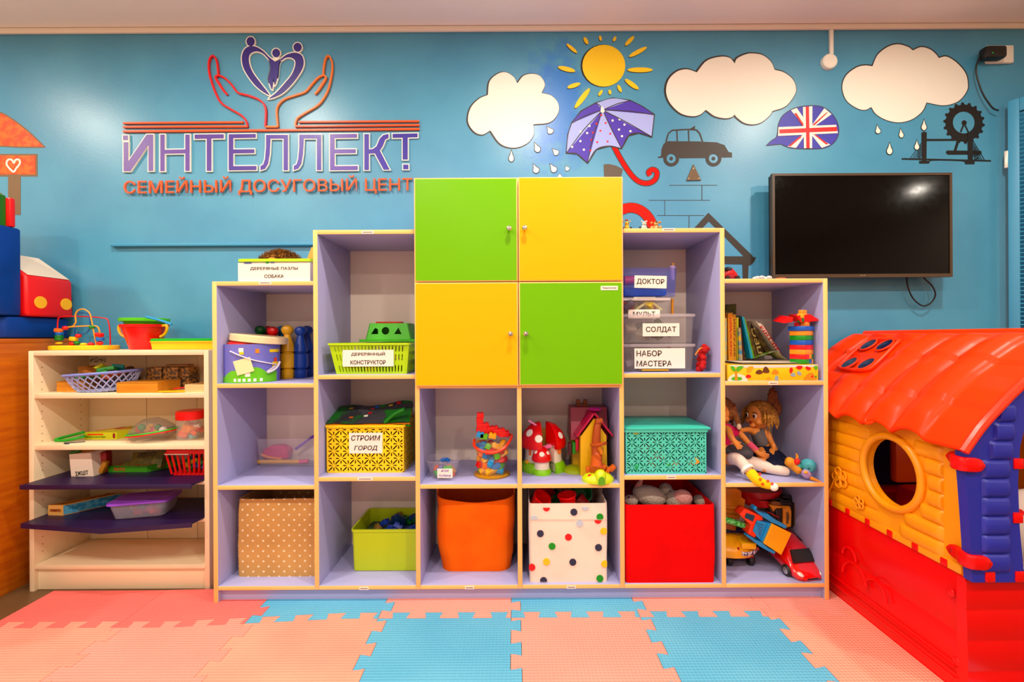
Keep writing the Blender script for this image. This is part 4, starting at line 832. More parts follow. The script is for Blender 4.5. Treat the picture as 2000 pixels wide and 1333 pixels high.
# ---------------------------------------------------------------- column 1 of the cubby unit (from the left)
Z1, Z2, Z3 = zf(747), zf(946), zf(1143); W1, W2 = zf(731), zf(930.5)
def uy(Z, py, px): return zshelf(Z, py, px)
TOP1, TOP2 = zf(547), zf(447.5)
CR_ = M('#e8e0da', .35)
a, b = P(462, 551, 1.815), P(612, 507, 1.815); zr = P(540, 506, 1.815).z
t = thing('label_crate', 'white crate with lime rim and a puzzle label on the leftmost cubby top', 'crate', ((a.x + b.x) / 2, 1.92, TOP1))
cx, wx = (a.x + b.x) / 2, b.x - a.x - .012
obj('crate_body', tub(G(), (cx, 1.92, TOP1), wx, .21, zr - TOP1 - .006, .003, .02, .97, 0), CR_, t, True)
ro, ri = rr(cx, 1.92, wx + .012, .222, .024, zr), rr(cx, 1.92, wx - .012, .198, .02, zr); dz = Vector((0, 0, .011))
obj('rim', G().loft([ro, ri, [p - dz for p in ri], [p - dz for p in ro]], wrap=True), M('#b6e010', .35), t, True)
s = sign_on(t, (465, 514), (606, 551), ['ДЕРЕВЯНЫЕ ПАЗЛЫ', 'СОБАКА'], 1.813, wds=(.66, .27), sz=.36, gap=.78)
text('▬▬', P(484, 514, 1.8115), .03, .005, M('#3a4a8a', .5), s); q = P(522, 513, 1.812); obj('green_mark', G().box(q, (.012, .0008, .008)), M('#1f8a3a', .5), s, True); text('tech', P(532, 513, 1.8115), .014, .006, M('#2a5aa8', .5), s)
rnd = random.Random(2); c = P(548, 495, 1.92); c.z = zr - .012; g = G(); g.ball(c + Vector((0, 0, .012)), (.082, .06, .045))
for k in range(900):
    th, ph = rnd.uniform(0, 2 * pi), rnd.uniform(-.1, pi / 2); n = Vector((cos(th) * cos(ph), sin(th) * cos(ph), sin(ph))); p = c + Vector((0, 0, .012)) + Vector((n.x * .081, n.y * .059, n.z * .044))
    d = (n + Vector((rnd.uniform(-.6, .6), rnd.uniform(-.6, .6), rnd.uniform(-.2, .6)))).normalized() * rnd.uniform(.012, .02); s_ = d.orthogonal().normalized() * .0022
    g._add([p + s_, p - s_, p + d.cross(s_).normalized() * .0022, p + d], [(0, 1, 3), (1, 2, 3), (2, 0, 3)])
t = thing('plush_dog', 'shaggy brown plush dog lying in the lime-rimmed crate', 'plush toy', c); obj('fur_body', g, M('#5c3612', .9, 'fuzz', col2='#8a5a22', sc_=60.), t, True)
obj('muzzle', G().ball(c + Vector((.002, -.062, .012)), (.02, .018, .013), rot(0, 20)).ball(c + Vector((-.025, -.058, .004)), (.03, .012, .008)), M('#b9803a', .8, 'fuzz'), t, True); obj('nose', G().ball(c + Vector((.006, -.08, .013)), (.006, .004, .004)), BLK, t, True)
a, b = P(590, 505, 1.95), P(612, 483, 1.95); solo('wooden_board', G().prism([(a.x, 1.95, zr - .03), (b.x, 1.95, zr - .03), (b.x, 1.95, b.z), (b.x - .008, 1.95, b.z)], (0, .012, 0)), M('#e0b060', .55, 'wood'), 'triangular tip of a wooden board standing in the lime-rimmed crate', 'wooden board')
# bucket with lid, bowling pins
yk = 1.935; a, b = P(449, 700, yk), P(546, 700, yk); rb = (b.x - a.x) / 2; c = Vector(((a.x + b.x) / 2, yk, Z1)); hb = P(497, 672, yk).z - Z1
c.y = 1.812 + rb; t = thing('toy_pail', 'lilac and green printed cardboard pail with loose cream lid', 'pail', c)
obj('pail_body', G().lathe([(0, 0), (rb, 0), (rb, hb), (rb - .003, hb), (rb - .003, .004), (0, .004)], c, 48), M('#7272c0', .45), t, True)
def arc_sheet(g, a0, a1, zlo, zhi, R_, n=24, c=c):
    g.sheet(lambda u, v: Vector((c.x + R_ * sin(a0 + (a1 - a0) * u), c.y - R_ * cos(a0 + (a1 - a0) * u), c.z + (lambda lo, hi: lo + (hi - lo) * v)(zlo(u) if callable(zlo) else zlo, zhi(u) if callable(zhi) else zhi))), n, 1); return g
obj('grass_print', arc_sheet(G(), -1.5, 1.5, .001, lambda u: .032 + .018 * abs(sin(u * 11)) + (.05 if u < .08 else 0) - .012 * sin(u * 7), rb + .0008, 60), M('#72c418', .45), t, True)
def ppos(px, py): p = P(px, py, yk - rb * .9); return math.asin(max(-.99, min(.99, (p.x - c.x) / rb))), p.z - Z1
def stamp(nm, px, py, wp, hp_, m, R2=.0016):
    a_, z = ppos(px, py); return obj(nm, arc_sheet(G(), a_ - wp / 2 * .002 / rb, a_ + wp / 2 * .002 / rb, z - hp_ * .001, z + hp_ * .001, rb + R2, 6), m, t, True)
g = G()
for k in range(6): a_, z = ppos(468 + k * 8.2, 742); arc_sheet(g, a_ - .05, a_ + .05, z - .006, z + .006, rb + .0016, 4)
obj('printed_squares', g, WHT, t, True); stamp('title_print', 522, 686, 30, 6, M('#f0d040', .5)); stamp('title_print', 504, 686, 7, 8, M('#f08a2a', .5))
stamp('chick_print', 479, 684, 9, 8, WHT); stamp('chick_print', 480, 690, 8, 5, M('#f0c828', .5)); stamp('tower_print', 530, 704, 8, 8, M('#e0482a', .5)); stamp('tower_print', 527, 714, 18, 12, M('#f0cc28', .5)); stamp('flower_print', 490, 731, 9, 9, WHT)
a_, z = ppos(484, 715); q = Vector((c.x + (rb + .004) * sin(a_), c.y - (rb + .004) * cos(a_), Z1 + z)); obj('sticky_note', G().box(q, (.062, .0008, .058), rot(0, 0, math.degrees(a_)) @ rot(0, -16)), M('#f4dfb0', .6), t, True)
pts = [ppos(*q) for q in ((459, 686), (479, 695), (500, 704), (518, 711), (531, 715))] + [(1.0, .040), (1.22, .046), (1.4, .060), (1.5, .08)]
obj('handle', G().tube([(c.x + (rb + .004 + .003 * max(0, i - 4)) * sin(a_), c.y - (rb + .004 + .003 * max(0, i - 4)) * cos(a_), Z1 + z) for i, (a_, z) in enumerate(pts)], .0042, 8, sm=4, flat=.6), M('#d8d0dc', .35), t, True)
lc_ = P(506, 662, yk - .005); obj('lid', G().lathe([(0, -.014), (rb + .001, -.014), (rb + .004, -.012), (rb + .004, .012), (rb - .002, .0145), (0, .0145)], lc_, 40, r=rot(0, 6)), M('#f2dcb0', .45), t, True)
solo('orange_cloth', G().lathe([(0, 0), (rb - .012, 0), (rb - .016, .012), (rb - .03, .024), (0, .026)], c + Vector((0, 0, hb - .008)), 24), M('#e8480c', .6, 'blotch', col2='#c8280a', sc_=25.), 'orange filling showing between the pail and its cream lid', 'cloth')
PROF = [(0, 0), (.024, 0), (.027, .004), (.0275, .036), (.0215, .040), (.0215, .043), (.030, .048), (.0315, .078), (.029, .108), (.0225, .112), (.0225, .116), (.0295, .120), (.0245, .150), (.0145, .186), (.0135, .192), (.020, .199), (.0245, .209), (.0248, .216), (.021, .226), (.010, .2325), (0, .2335)]
YP_, BP_ = M('#d9a408', .32), M('#0c3f96', .32)
G1 = 'skittles beside the printed pail'
def pin(px, Y, m, label, s=1.):
    q = P(px, 700, Y); t = thing('skittle', label, 'skittle', (q.x, Y, Z1), 0, G1)
    g = G(Matrix.Scale(s, 4)); g.lathe([p for p in PROF if p[1] <= .1921] + [(0, .1921)], (0, 0, 0), 28); obj('skittle_body', g, m, t)
    g = G(Matrix.Scale(s, 4)); g.lathe([(0, .191), (.0135, .192)] + [p for p in PROF if p[1] > .1921], (0, 0, 0), 28); obj('skittle_head', g, m, t); return t
pin(561.5, 2.02, YP_, 'yellow wooden skittle just right of the printed pail'); pin(587, 2.04, BP_, 'dark blue wooden skittle right of the yellow one', .98)
pin(600, 2.11, M('#0a3888', .35), 'blue wooden skittle at the back, by the divider', 1.); pin(551, 2.11, M('#0f6a94', .35), 'teal skittle head peeking out left of the yellow skittle', 1.)
pin(509, 2.085, M('#0a5a22', .32), 'green-headed skittle behind the pail lid'); pin(533, 2.06, M('#d80c10', .32), 'bright red-headed skittle behind the pail lid', .98); pin(523, 2.125, M('#a80c1c', .32), 'dark red skittle mostly hidden behind the bright red one')
# clear bin with sand toys
CLR = M('#d8cfe0', .15, a=.15, spec=.6)
yv = uy(Z2, 912, 550) ; a, b = P(500, 912, yv), P(613, 850, yv); xr = XB[1] - HB - .004; zt = P(495, 858, yv).z; cx = (a.x + xr) / 2; wx = xr - a.x + .01
t = thing('clear_bin', 'clear open plastic bin of pink and yellow sand toys', 'bin', (cx, yv + .12, Z2))
obj('bin_body', tub(G(), (cx, yv + .122, Z2 + .0005), wx, .25, zt - Z2, .002, .02, .95, .006, .006), CLR, t, True)
c = Vector((P(545, 885, yv + .08).x, yv + .08, Z2 + .04)); t = thing('sand_scoop', 'pink toy scoop with orange edge in the clear bin', 'sand toy', c)
obj('scoop', G().loft([rr(c.x - .005, c.y, .115, .05, .012, Z2 + .02), rr(c.x - .005, c.y, .125, .055, .014, Z2 + .06), rr(c.x + .0, c.y, .06, .04, .012, Z2 + .078)]), M('#d02a6a', .4), t, True)
obj('scoop_edge', G().tube([(c.x - .075, c.y - .03, Z2 + .045), (c.x - .03, c.y - .035, Z2 + .03), (c.x + .03, c.y - .035, Z2 + .022)], .006, 8), M('#f0901c', .4), t, True)
q = P(505, 904, yv + .035); e = P(586, 904, yv + .035); t = thing('yellow_tube', 'yellow toy tube with pink end lying in the clear bin', 'toy', (q.x, q.y, Z2 + .012)); obj('tube_body', G().cyl((q.x, yv + .03, Z2 + .014), (e.x, yv + .03, Z2 + .014), .009), M('#eab00c', .4), t, True)
f = P(606, 904, yv + .03); obj('tube_end', G().tube([(e.x, yv + .03, Z2 + .014), (f.x - .008, yv + .03, Z2 + .016)], .0095, 10), M('#e8608a', .4), t, True)
q, e = P(577, 878, yv + .06), P(613, 852, yv + .06); t = solo('purple_stick', G().tube([q, e], .006, 8), M('#7a4ac0', .4), 'purple toy rake handle poking out of the clear bin', 'sand toy')
# tan dotted fabric bin
def fabric_bin(name, label, x0, x1, y0, y1, z0, zt, m, wob=.004, bulge=.006, taper=1., zfront=None, seed=0, parts=True, rad=.012):
    t = thing(name, label, 'fabric bin', ((x0 + x1) / 2, (y0 + y1) / 2, z0)); cx, cy, wx, wy = (x0 + x1) / 2, (y0 + y1) / 2, x1 - x0, y1 - y0
    R_ = []; N_ = 14
    for k in range(N_ + 1):
        u = k / N_; s = taper + (1 - taper) * u; z = z0 + (zt - z0) * u
        ring = rr(cx, cy, wx * s, wy * s, rad, z, 4); out = []
        dense = []
        for i, p in enumerate(ring):
            q = ring[(i + 1) % len(ring)]; n = 8 if (q - p).length > .05 else 1
            dense += [p.lerp(q, j / n) for j in range(n)]
        for p in dense:
            d = Vector((p.x - cx, p.y - cy, 0)); nz = noise.noise(Vector((p.x * 9, p.y * 9 + seed, p.z * 9))) * wob
            b_ = bulge * sin(pi * u); dd = Vector((d.x / (wx / 2), d.y / (wy / 2), 0)); p = p + dd * (nz * min(1, 4 * u) + b_)
            if zfront and k: p.z += zfront(p.x, p.y) * u
            out.append(p)
        R_.append(out)
    inner = [Vector((cx + (p.x - cx) * .975, cy + (p.y - cy) * .975, p.z)) for p in R_[-1]]; inb = [Vector((cx + (p.x - cx) * .965, cy + (p.y - cy) * .965, z0 + .006)) for p in R_[0]]
    o = obj('bin_body', G().loft(R_ + [inner, inb]), m, t, True, ang=50); return t, o
def dotmat(base, dot, pitch, rad, ax=('X', 'Z'), jit=False):
    m = M(base, .75, 'fabric').copy(); nt = m.node_tree; N = nt.nodes; L = nt.links; b = N['Principled BSDF']; tc = N['Texture Coordinate']
    sp = N.new('ShaderNodeSeparateXYZ'); L.new(tc.outputs['Object'], sp.inputs[0])
    def mt(op, a, b_=0.):
        q = N.new('ShaderNodeMath'); q.operation = op
        for i, v in enumerate((a, b_)):
            if isinstance(v, (int, float)): q.inputs[i].default_value = v
            else: L.new(v, q.inputs[i])
        return q.outputs[0]
    u, v = mt('DIVIDE', sp.outputs['XYZ'.index(ax[0])], pitch), mt('DIVIDE', sp.outputs['XYZ'.index(ax[1])], pitch)
    def d2(uu, vv):
        fu, fv = mt('SUBTRACT', mt('FRACT', mt('ADD', uu, 100.)), .5), mt('SUBTRACT', mt('FRACT', mt('ADD', vv, 100.)), .5)
        return mt('SQRT', mt('ADD', mt('MULTIPLY', fu, fu), mt('MULTIPLY', fv, fv)))
    d = mt('MINIMUM', d2(u, v), d2(mt('ADD', u, .5), mt('ADD', v, .5))); k = mt('LESS_THAN', d, rad / pitch)
    src = b.inputs['Base Color'].links[0].from_socket; mx = N.new('ShaderNodeMix'); mx.data_type = 'RGBA'
    L.new(k, mx.inputs[0]); L.new(src, mx.inputs[6]); mx.inputs[7].default_value = lin(dot); L.new(mx.outputs[2], b.inputs['Base Color']); return m
a, b = P(458, 1126, 1.85), P(616, 980, 1.85); xr = XB[1] - HB - .006
fabric_bin('fabric_bin', 'tan fabric bin with small white dots, bottom left cubby', a.x, xr, uy(Z3, 1127, 530), 2.14, Z3, P(480, 979, 1.85).z, dotmat('#c29a66', '#f4dcc0', .042, .0042), .005, .002)
# ---------------------------------------------------------------- column 2
LIMB = M('#b4d60c', .35); yv = 1.825; a, b = P(655, 731, yv), P(793, 731, yv); a2, b2 = P(640, 672, yv - .01), P(798, 672, yv - .01); xr = XB[2] - HB - .003
def slot_basket(name, label, x0, x1, xb0, xb1, y0, y1, z0, z1, m, rows, slot=.0045, gap=.012, frame=.012):
    """basket whose front and sides are cut by rows of upright slots"""
    t = thing(name, label, 'basket', ((x0 + x1) / 2, (y0 + y1) / 2, z0)); lean = .012
    def side(p0, p1, q0, q1, nm):      # p = bottom corners, q = top corners
        p0, p1, q0, q1 = map(Vector, (p0, p1, q0, q1)); L_ = (p1 - p0).length; n = int((L_ - 2 * frame) / gap)
        def at(u, v): return (p0.lerp(p1, u)).lerp(q0.lerp(q1, u), v)
        holes = []
        for v0, v1 in rows:
            for k in range(n):
                u = (frame + gap * (k + .5)) / L_; d = slot / L_ / 2; vv = (v1 - v0) * .18
                holes.append([at(u - d, v0 + vv), at(u, v0), at(u + d, v0 + vv), at(u + d, v1 - vv), at(u, v1), at(u - d, v1 - vv)])
        nn = (p1 - p0).cross(q0 - p0).normalized() * -.002
        obj(nm, G().prism([p0, p1, q1, q0], nn, holes), m, t, True)
    side((xb0, y0 + lean, z0), (xb1, y0 + lean, z0), (x0, y0, z1), (x1, y0, z1), 'front_side'); side((xb1, y1 - lean, z0), (xb0, y1 - lean, z0), (x1, y1, z1), (x0, y1, z1), 'back_side')
    side((xb1, y0 + lean, z0), (xb1, y1 - lean, z0), (x1, y0, z1), (x1, y1, z1), 'short_side'); side((xb0, y1 - lean, z0), (xb0, y0 + lean, z0), (x0, y1, z1), (x0, y0, z1), 'short_side')
    obj('base', G().bx(xb0, xb1, y0 + lean, y1 - lean, z0, z0 + .004), m, t, True)
    ro, ri = rr((x0 + x1) / 2, (y0 + y1) / 2, x1 - x0 + .012, y1 - y0 + .012, .012, z1 + .001), rr((x0 + x1) / 2, (y0 + y1) / 2, x1 - x0 - .006, y1 - y0 - .006, .008, z1 + .001); dz = Vector((0, 0, .008))
    obj('rim', G().loft([ro, ri, [p - dz for p in ri], [p - dz for p in ro]], wrap=True), m, t, True); return t
t = slot_basket('lime_basket', 'lime green slotted basket with a paper label in second cubby column', a2.x, b2.x, a.x, b.x, yv, yv + .22, W1, P(700, 671, yv).z, LIMB, ((.05, .30), (.42, .66), (.70, .93)))
s = sign_on(t, (669, 684), (769, 716), ['ДЕРЕВЯННЫЙ', 'КОНСТРУКТОР'], yv + .002, wds=(.66, .69), sz=.52)
heap(22, ((a.x + b.x) / 2, yv + .11, W1 + .03), (.11, .07, .018), ['#d8341c', '#e0741c', '#4a1c14', '#7a3a1c', '#3a8a2a', '#d89a3a'], .04, 'wooden brick seen through the slots of the lime basket', 'toy block', 'wooden bricks in the lime basket', 17, 'wooden_brick', .5)
yv = 1.96; SGN = M('#4fae16', .35); a, b = P(703, 668, yv), P(806, 668, yv); zb, z0, z1 = P(750, 668, yv).z, P(750, 664, yv).z, P(750, 632, yv).z
t = thing('shape_sorter', 'green house-shaped sorter with cut-out shapes standing on the lime basket', 'toy', ((a.x + b.x) / 2, yv + .05, zb)); cx = (a.x + b.x) / 2 + .008; wd = b.x - a.x
obj('brim', G().loft([rr(cx, yv + .06, wd + .02, .14, .01, zb), rr(cx, yv + .06, wd + .02, .14, .01, z0 + .002)]), SGN, t, True)
a3, b3 = P(714, 662, yv), P(803, 662, yv); a4, b4 = P(720, 634, yv), P(795, 634, yv)
pl = [(a3.x, yv, z0), (b3.x, yv, z0), (b4.x, yv + .012, z1), (a4.x, yv + .012, z1)]
def onf(px, py): p = P(px, py, yv); u = (p.z - z0) / (z1 - z0); return (p.x, yv + .012 * u, p.z)
holes = [[onf(*q) for q in l] for l in ([(724, 653), (731, 641), (737, 643), (738, 653)], ell(752, 646.5, 7.5, 7.5, 16), [(769, 653), (777, 640), (784, 653)])]
g = G().prism(pl, (0, .004, 0), holes); g.prism([(b3.x, yv, z0), (b3.x + .012, yv + .11, z0), (b4.x + .008, yv + .10, z1), (b4.x, yv + .012, z1)], (-.004, 0, 0)); g.prism([(a3.x, yv, z0), (a3.x, yv + .11, z0), (a4.x, yv + .10, z1), (a4.x, yv + .012, z1)], (.004, 0, 0)); g.bx(a4.x, b4.x + .006, yv + .012, yv + .1, z1 - .003, z1 + .001); g.prism([(a3.x, yv + .106, z0), (b3.x, yv + .106, z0), (b4.x, yv + .10, z1), (a4.x, yv + .10, z1)], (0, .004, 0))
obj('house_body', g, SGN, t, True); a5, b5 = P(733, 630, yv + .03), P(784, 630, yv + .03); obj('roof_piece', G().bx(a5.x, b5.x, yv + .035, yv + .075, z1 + .001, z1 + .009, .002), M('#c4141c', .35), t, True)
# daisy baskets
def daisy_mat(col, pitch, ax, R0=.46):
    m = bpy.data.materials.new('daisy_' + col[1:] + ax[0]); m.use_nodes = True; nt = m.node_tree; N = nt.nodes; L = nt.links; b = N['Principled BSDF']
    b.inputs['Base Color'].default_value = lin(col); b.inputs['Roughness'].default_value = .38
    tc = N.new('ShaderNodeTexCoord'); sp = N.new('ShaderNodeSeparateXYZ'); L.new(tc.outputs['Object'], sp.inputs[0])
    def mt(op, a, b_=0.):
        q = N.new('ShaderNodeMath'); q.operation = op
        for i, v in enumerate((a, b_)):
            if isinstance(v, (int, float)): q.inputs[i].default_value = v
            else: L.new(v, q.inputs[i])
        return q.outputs[0]
    u, v = mt('DIVIDE', sp.outputs['XYZ'.index(ax[0])], pitch), mt('DIVIDE', sp.outputs['XYZ'.index(ax[1])], pitch)
    def fl(uu, vv):
        fu, fv = mt('SUBTRACT', mt('FRACT', mt('ADD', uu, 50.)), .5), mt('SUBTRACT', mt('FRACT', mt('ADD', vv, 50.)), .5)
        r = mt('SQRT', mt('ADD', mt('MULTIPLY', fu, fu), mt('MULTIPLY', fv, fv))); th = mt('ARCTAN2', fv, fu)
        pet = mt('GREATER_THAN', mt('COSINE', mt('MULTIPLY', th, 8.)), mt('ADD', mt('MULTIPLY', mt('ABSOLUTE', mt('SUBTRACT', r, .22)), 5.), -.05))
        return mt('MULTIPLY', pet, mt('MULTIPLY', mt('GREATER_THAN', r, .09), mt('LESS_THAN', r, .36)))
    k = mt('MAXIMUM', fl(u, v), fl(mt('ADD', u, .5), mt('ADD', v, .5)))
    mix = N.new('ShaderNodeMixShader'); tr = N.new('ShaderNodeBsdfTransparent'); L.new(k, mix.inputs[0]); L.new(b.outputs[0], mix.inputs[1]); L.new(tr.outputs[0], mix.inputs[2]); L.new(mix.outputs[0], N['Material Output'].inputs[0]); return m
def daisy_basket(name, label, x0, x1, xb0, xb1, y0, y1, z0, z1, col, pitch):
    t = thing(name, label, 'basket', (xb0, y0, z0)); mx, my, mz, solid = daisy_mat(col, pitch, 'XZ'), daisy_mat(col, pitch, 'YZ'), daisy_mat(col, pitch, 'XY'), M(col, .38); e = .006
    obj('front_panel', G().bx(xb0 + e, xb1 - e, y0, y0 + .0025, z0 + e, z1 - e), mx, t, True); obj('back_panel', G().bx(xb0 + e, xb1 - e, y1 - .0025, y1, z0 + e, z1 - e), mx, t, True)
    for x in (xb0, xb1 - .0025): obj('short_panel', G().bx(x, x + .0025, y0 + e, y1 - e, z0 + e, z1 - e), my, t, True)
    g = G()
    for x in (xb0, xb1 - e):
        for y in (y0, y1 - e): g.bx(x, x + e, y, y + e, z0, z1, .001)
    g.bx(xb0, xb1, y0, y1, z0, z0 + e); obj('base_frame', g, solid, t, True)
    ro, ri = rr((x0 + x1) / 2, (y0 + y1) / 2, x1 - x0, y1 - y0 + .01, .01, z1), rr((x0 + x1) / 2, (y0 + y1) / 2, xb1 - xb0 - .008, y1 - y0 - .008, .006, z1); dz = Vector((0, 0, .009))
    obj('rim', G().loft([ro, ri, [p - dz for p in ri], [p - dz for p in ro]], wrap=True), solid, t, True); return t, mz, solid
yv = uy(W2, 924, 715); a, b = P(638, 924, yv), P(789, 924, yv); zt = P(712, 831, yv).z
t, mz, solid = daisy_basket('daisy_basket', 'yellow daisy-pattern basket with paper label and folded road mat', a.x - .006, b.x + .006, a.x, b.x, yv, yv + .24, W2, zt, '#f4cc04', .058)
s = sign_on(t, (682, 846), (747, 886), ['СТРОИМ', 'ГОРОД'], yv, wds=(.88, .70), sz=.52, shear=.18)
cx, cy = (a.x + b.x) / 2, yv + .12
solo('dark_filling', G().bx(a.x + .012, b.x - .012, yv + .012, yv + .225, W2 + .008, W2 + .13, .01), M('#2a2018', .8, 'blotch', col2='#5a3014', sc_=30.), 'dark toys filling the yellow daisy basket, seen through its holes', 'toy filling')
RMG, RMD = M('#1f6a20', .6, 'blotch', col2='#2c2c30', sc_=14.), M('#1f7a24', .6)
p0, p1 = P(636, 829, yv + .01), P(655, 796, yv + .16); tr_ = P(806, 785, yv + .16); br_ = P(800, 826, yv + .01)
t = thing('road_mat', 'folded green and grey road play mat stuffed into the yellow basket', 'play mat', (cx, cy, zt))
def lerp4(u, v): q = p0.lerp(br_, u).lerp(p1.lerp(tr_, u), v); q.z += .006 * sin(u * 9) * v + .008 * noise.noise(Vector((u * 4, v * 4, 3))); return q
for k in range(3):
    g = G(); g.sheet(lambda u, v: lerp4(u, v) - Vector((0, 0, .007 * k)) + Vector((.002 * k, -.003 * k, 0)), 24, 12); obj('folded_layer', g, [RMG, M('#e0802a', .6), RMD][k], t, True)
g = G(); g.sheet(lambda u, v: lerp4(.36 + .28 * u + .06 * sin(v * 5), v) + Vector((0, 0, .0012)), 8, 16); obj('printed_road', g, M('#3a3a3e', .6), t, True)
g = G(); g.sheet(lambda u, v: lerp4(.33 + .68 * u, .58 + .2 * v + .1 * u) + Vector((0, 0, .0018)), 16, 6); obj('printed_road', g, M('#3a3a3e', .6), t, True)
for u, v, m in ((.47, .75, RDB), (.46, .5, RDB), (.52, .85, BLB), (.2, .75, YB_), (.25, .25, ORB), (.7, .8, YB_), (.42, .35, WHT), (.8, .85, RDB)):
    g = G(); g.sheet(lambda a_, b_: lerp4(u + .05 * a_, v + .1 * b_) + Vector((0, 0, .0026)), 3, 3); obj('printed_car', g, m, t, True)
q, e = P(752, 826, yv + .02), P(790, 800, yv + .02); obj('rolled_corner', G().tube([q, q.lerp(e, .5) + Vector((0, 0, .008)), e], [.012, .02, .014], 12, sm=3, flat=.6), RMD, t, True)
# lime bin
yv = uy(Z3, 1117, 750); xr = XB[2] - HB - .006; a = P(686, 1117, yv); zt = P(700, 1035, yv).z; a2 = P(682, 1040, yv); yb2 = 2.145
t = thing('lime_bin', 'plain lime green plastic bin of building bricks, bottom of second column', 'bin', ((a.x + xr) / 2, (yv + yb2) / 2, Z3)); LB = M('#bccf2e', .4)
obj('bin_body', tub(G(), ((a.x + xr) / 2, (yv + yb2) / 2, Z3), xr - a.x - .004, yb2 - yv, zt - Z3, .003, .014, .97, .004, .010), LB, t, True)
heap(14, ((a.x + xr) / 2 + .01, yv + .13, zt - .035), (.08, .08, .014), ['#10308a', '#0c5a2a', '#1f7a30', '#8a6a3a', '#0c3a6a'], .032, 'plastic building brick lying in the lime green bin', 'building brick', 'bricks in the lime bin', 19, 'building_brick', .5, 'brick')
solo('brick_bed', G().bx(a.x + .02, xr - .02, yv + .02, yb2 - .02, Z3 + .005, zt - .05, .01), M('#2a4a2a', .6, 'blotch', col2='#1a2a5a', sc_=30.), 'bed of building bricks filling the lime green bin', 'bricks')['kind'] = 'stuff'
# ---------------------------------------------------------------- columns 3 and 4
yv = uy(Z2, 941, 866); a, b = P(834, 895, yv + .07), P(900, 895, yv + .07); cx = (a.x + b.x) / 2; zt = P(866, 894, yv + .07).z; rb = (b.x - a.x) / 2
t = thing('clear_tub', 'small clear tub with handwritten label beside the brick tower bucket', 'tub', (cx, yv + rb, Z2))
obj('tub_body', tub(G(), (cx, yv + rb * .95, Z2 + .0005), 2 * rb - .006, 1.8 * rb, zt - Z2, .002, .035, .74, .003, .004), M('#d8ccdc', .12, a=.10, spec=.6), t, True)
s = sign_on(t, (854, 916), (884, 934), ['игра', 'Кубики'], yv + .005, wds=(.5, .8), sz=.55, ink=M('#8a6ab0', .6), shear=.3)
heap(10, (cx, yv + rb, Z2 + .022), (rb * .5, rb * .45, .011), ['#e8a01c', '#3aa83a', '#f0b81c', '#e06a1c', '#7a80c8'], .026, 'small plastic piece inside the clear labelled tub', 'toy piece', 'pieces in the clear labelled tub', 23, 'toy_piece', .5)
heap(3, (cx + .005, yv + rb, zt - .012), (.03, .01, .003), ['#2a68c0'], .014, 'blue plastic piece sticking up in the clear labelled tub', 'toy piece', 'pieces in the clear labelled tub', 24, 'toy_piece', .9)
yv = uy(Z2, 938, 962); c = P(961, 927, yv + .075); c.z = Z2; rb = .070
t = thing('brick_bucket', 'see-through bucket packed with coloured building bricks and orange handle', 'bucket', c); zr = P(960, 857, c.y).z - Z2
obj('bucket_base', G().lathe([(0, 0), (.074, 0), (.076, .006), (.07, .010), (0, .010)], c, 36), M('#c8901c', .3, a=.75), t, True)
obj('bucket_wall', G().lathe([(.058, .010), (.070, zr - .004), (.075, zr), (.073, zr), (.066, zr - .005), (.055, .010)], c, 36, cap=False), M('#e8dcd0', .08, a=.05, spec=.7), t, True)
obj('handle', G().tube([c + Vector((x, y, z)) for x, y, z in ((-.072, -.01, zr - .002), (-.068, -.045, zr - .022), (-.03, -.075, zr - .036), (.015, -.082, zr - .038), (.055, -.068, zr - .022), (.082, -.03, zr + .008), (.08, .0, zr + .015), (.06, .01, zr + .012))], .0058, 8, sm=5), M('#f0500f', .35), t, True)
rnd = random.Random(31); BC_ = ['#e01c14', '#f0b010', '#e8781c', '#3a98d0', '#6ab820', '#d8140f', '#f4b81c', '#2a7ab8']; BM = {}
def brick(p, d, r, col, label='coloured plastic brick inside the see-through bucket', grp='bricks in the see-through bucket'):
    g = G(); g.box((0, 0, 0), d, None, .001); nx, ny = max(1, round(d[0] / .016)), max(1, round(d[1] / .016))
    for i in range(nx):
        for j in range(ny): g.lathe([(0, 0), (.005, 0), (.005, .004), (0, .004)], ((i - (nx - 1) / 2) * .016, (j - (ny - 1) / 2) * .016, d[2] / 2), 10)
    g.bm.transform(Matrix.Translation(p) @ r); return solo('building_brick', g, M(col, .3), label, 'building brick', grp)
for k in range(46):
    lay = k // 8; an = 2 * pi * (k % 8) / 8 + lay * .4; z = .026 + lay * (zr - .03) / 6; rr_ = (.040 + .008 * z / zr) * (1 if k % 8 else .3)
    brick(c + Vector((rr_ * cos(an), rr_ * sin(an), z)), (.040 if k % 3 else .052, .020, .021), rot(rnd.uniform(-35, 35), rnd.uniform(-35, 35), rnd.uniform(0, 180)), BC_[(k * 5 + lay) % 8])
TB = 'red brick built up above the rim of the see-through bucket'; TG_ = 'red bricks topping the see-through bucket'
for px, py, w_, h_ in [(938, 812, 13, 9), (937, 822, 13, 10), (943, 832, 24, 10), (948, 842, 36, 10), (962, 838, 20, 9), (975, 844, 24, 12), (984, 848, 20, 10)]:
    p = P(px, py, c.y - .01); brick(p, (w_ * .00212, .032, h_ * .0021), rot(0, 0, 8), '#dc160e', TB, TG_)
for px, py, col in [(938, 850, '#3a98d0'), (945, 853, '#6ab820'), (962, 852, '#f0b010')]: p = P(px, py, c.y - .035); brick(p, (.03, .018, .02), rot(0, 12), col)
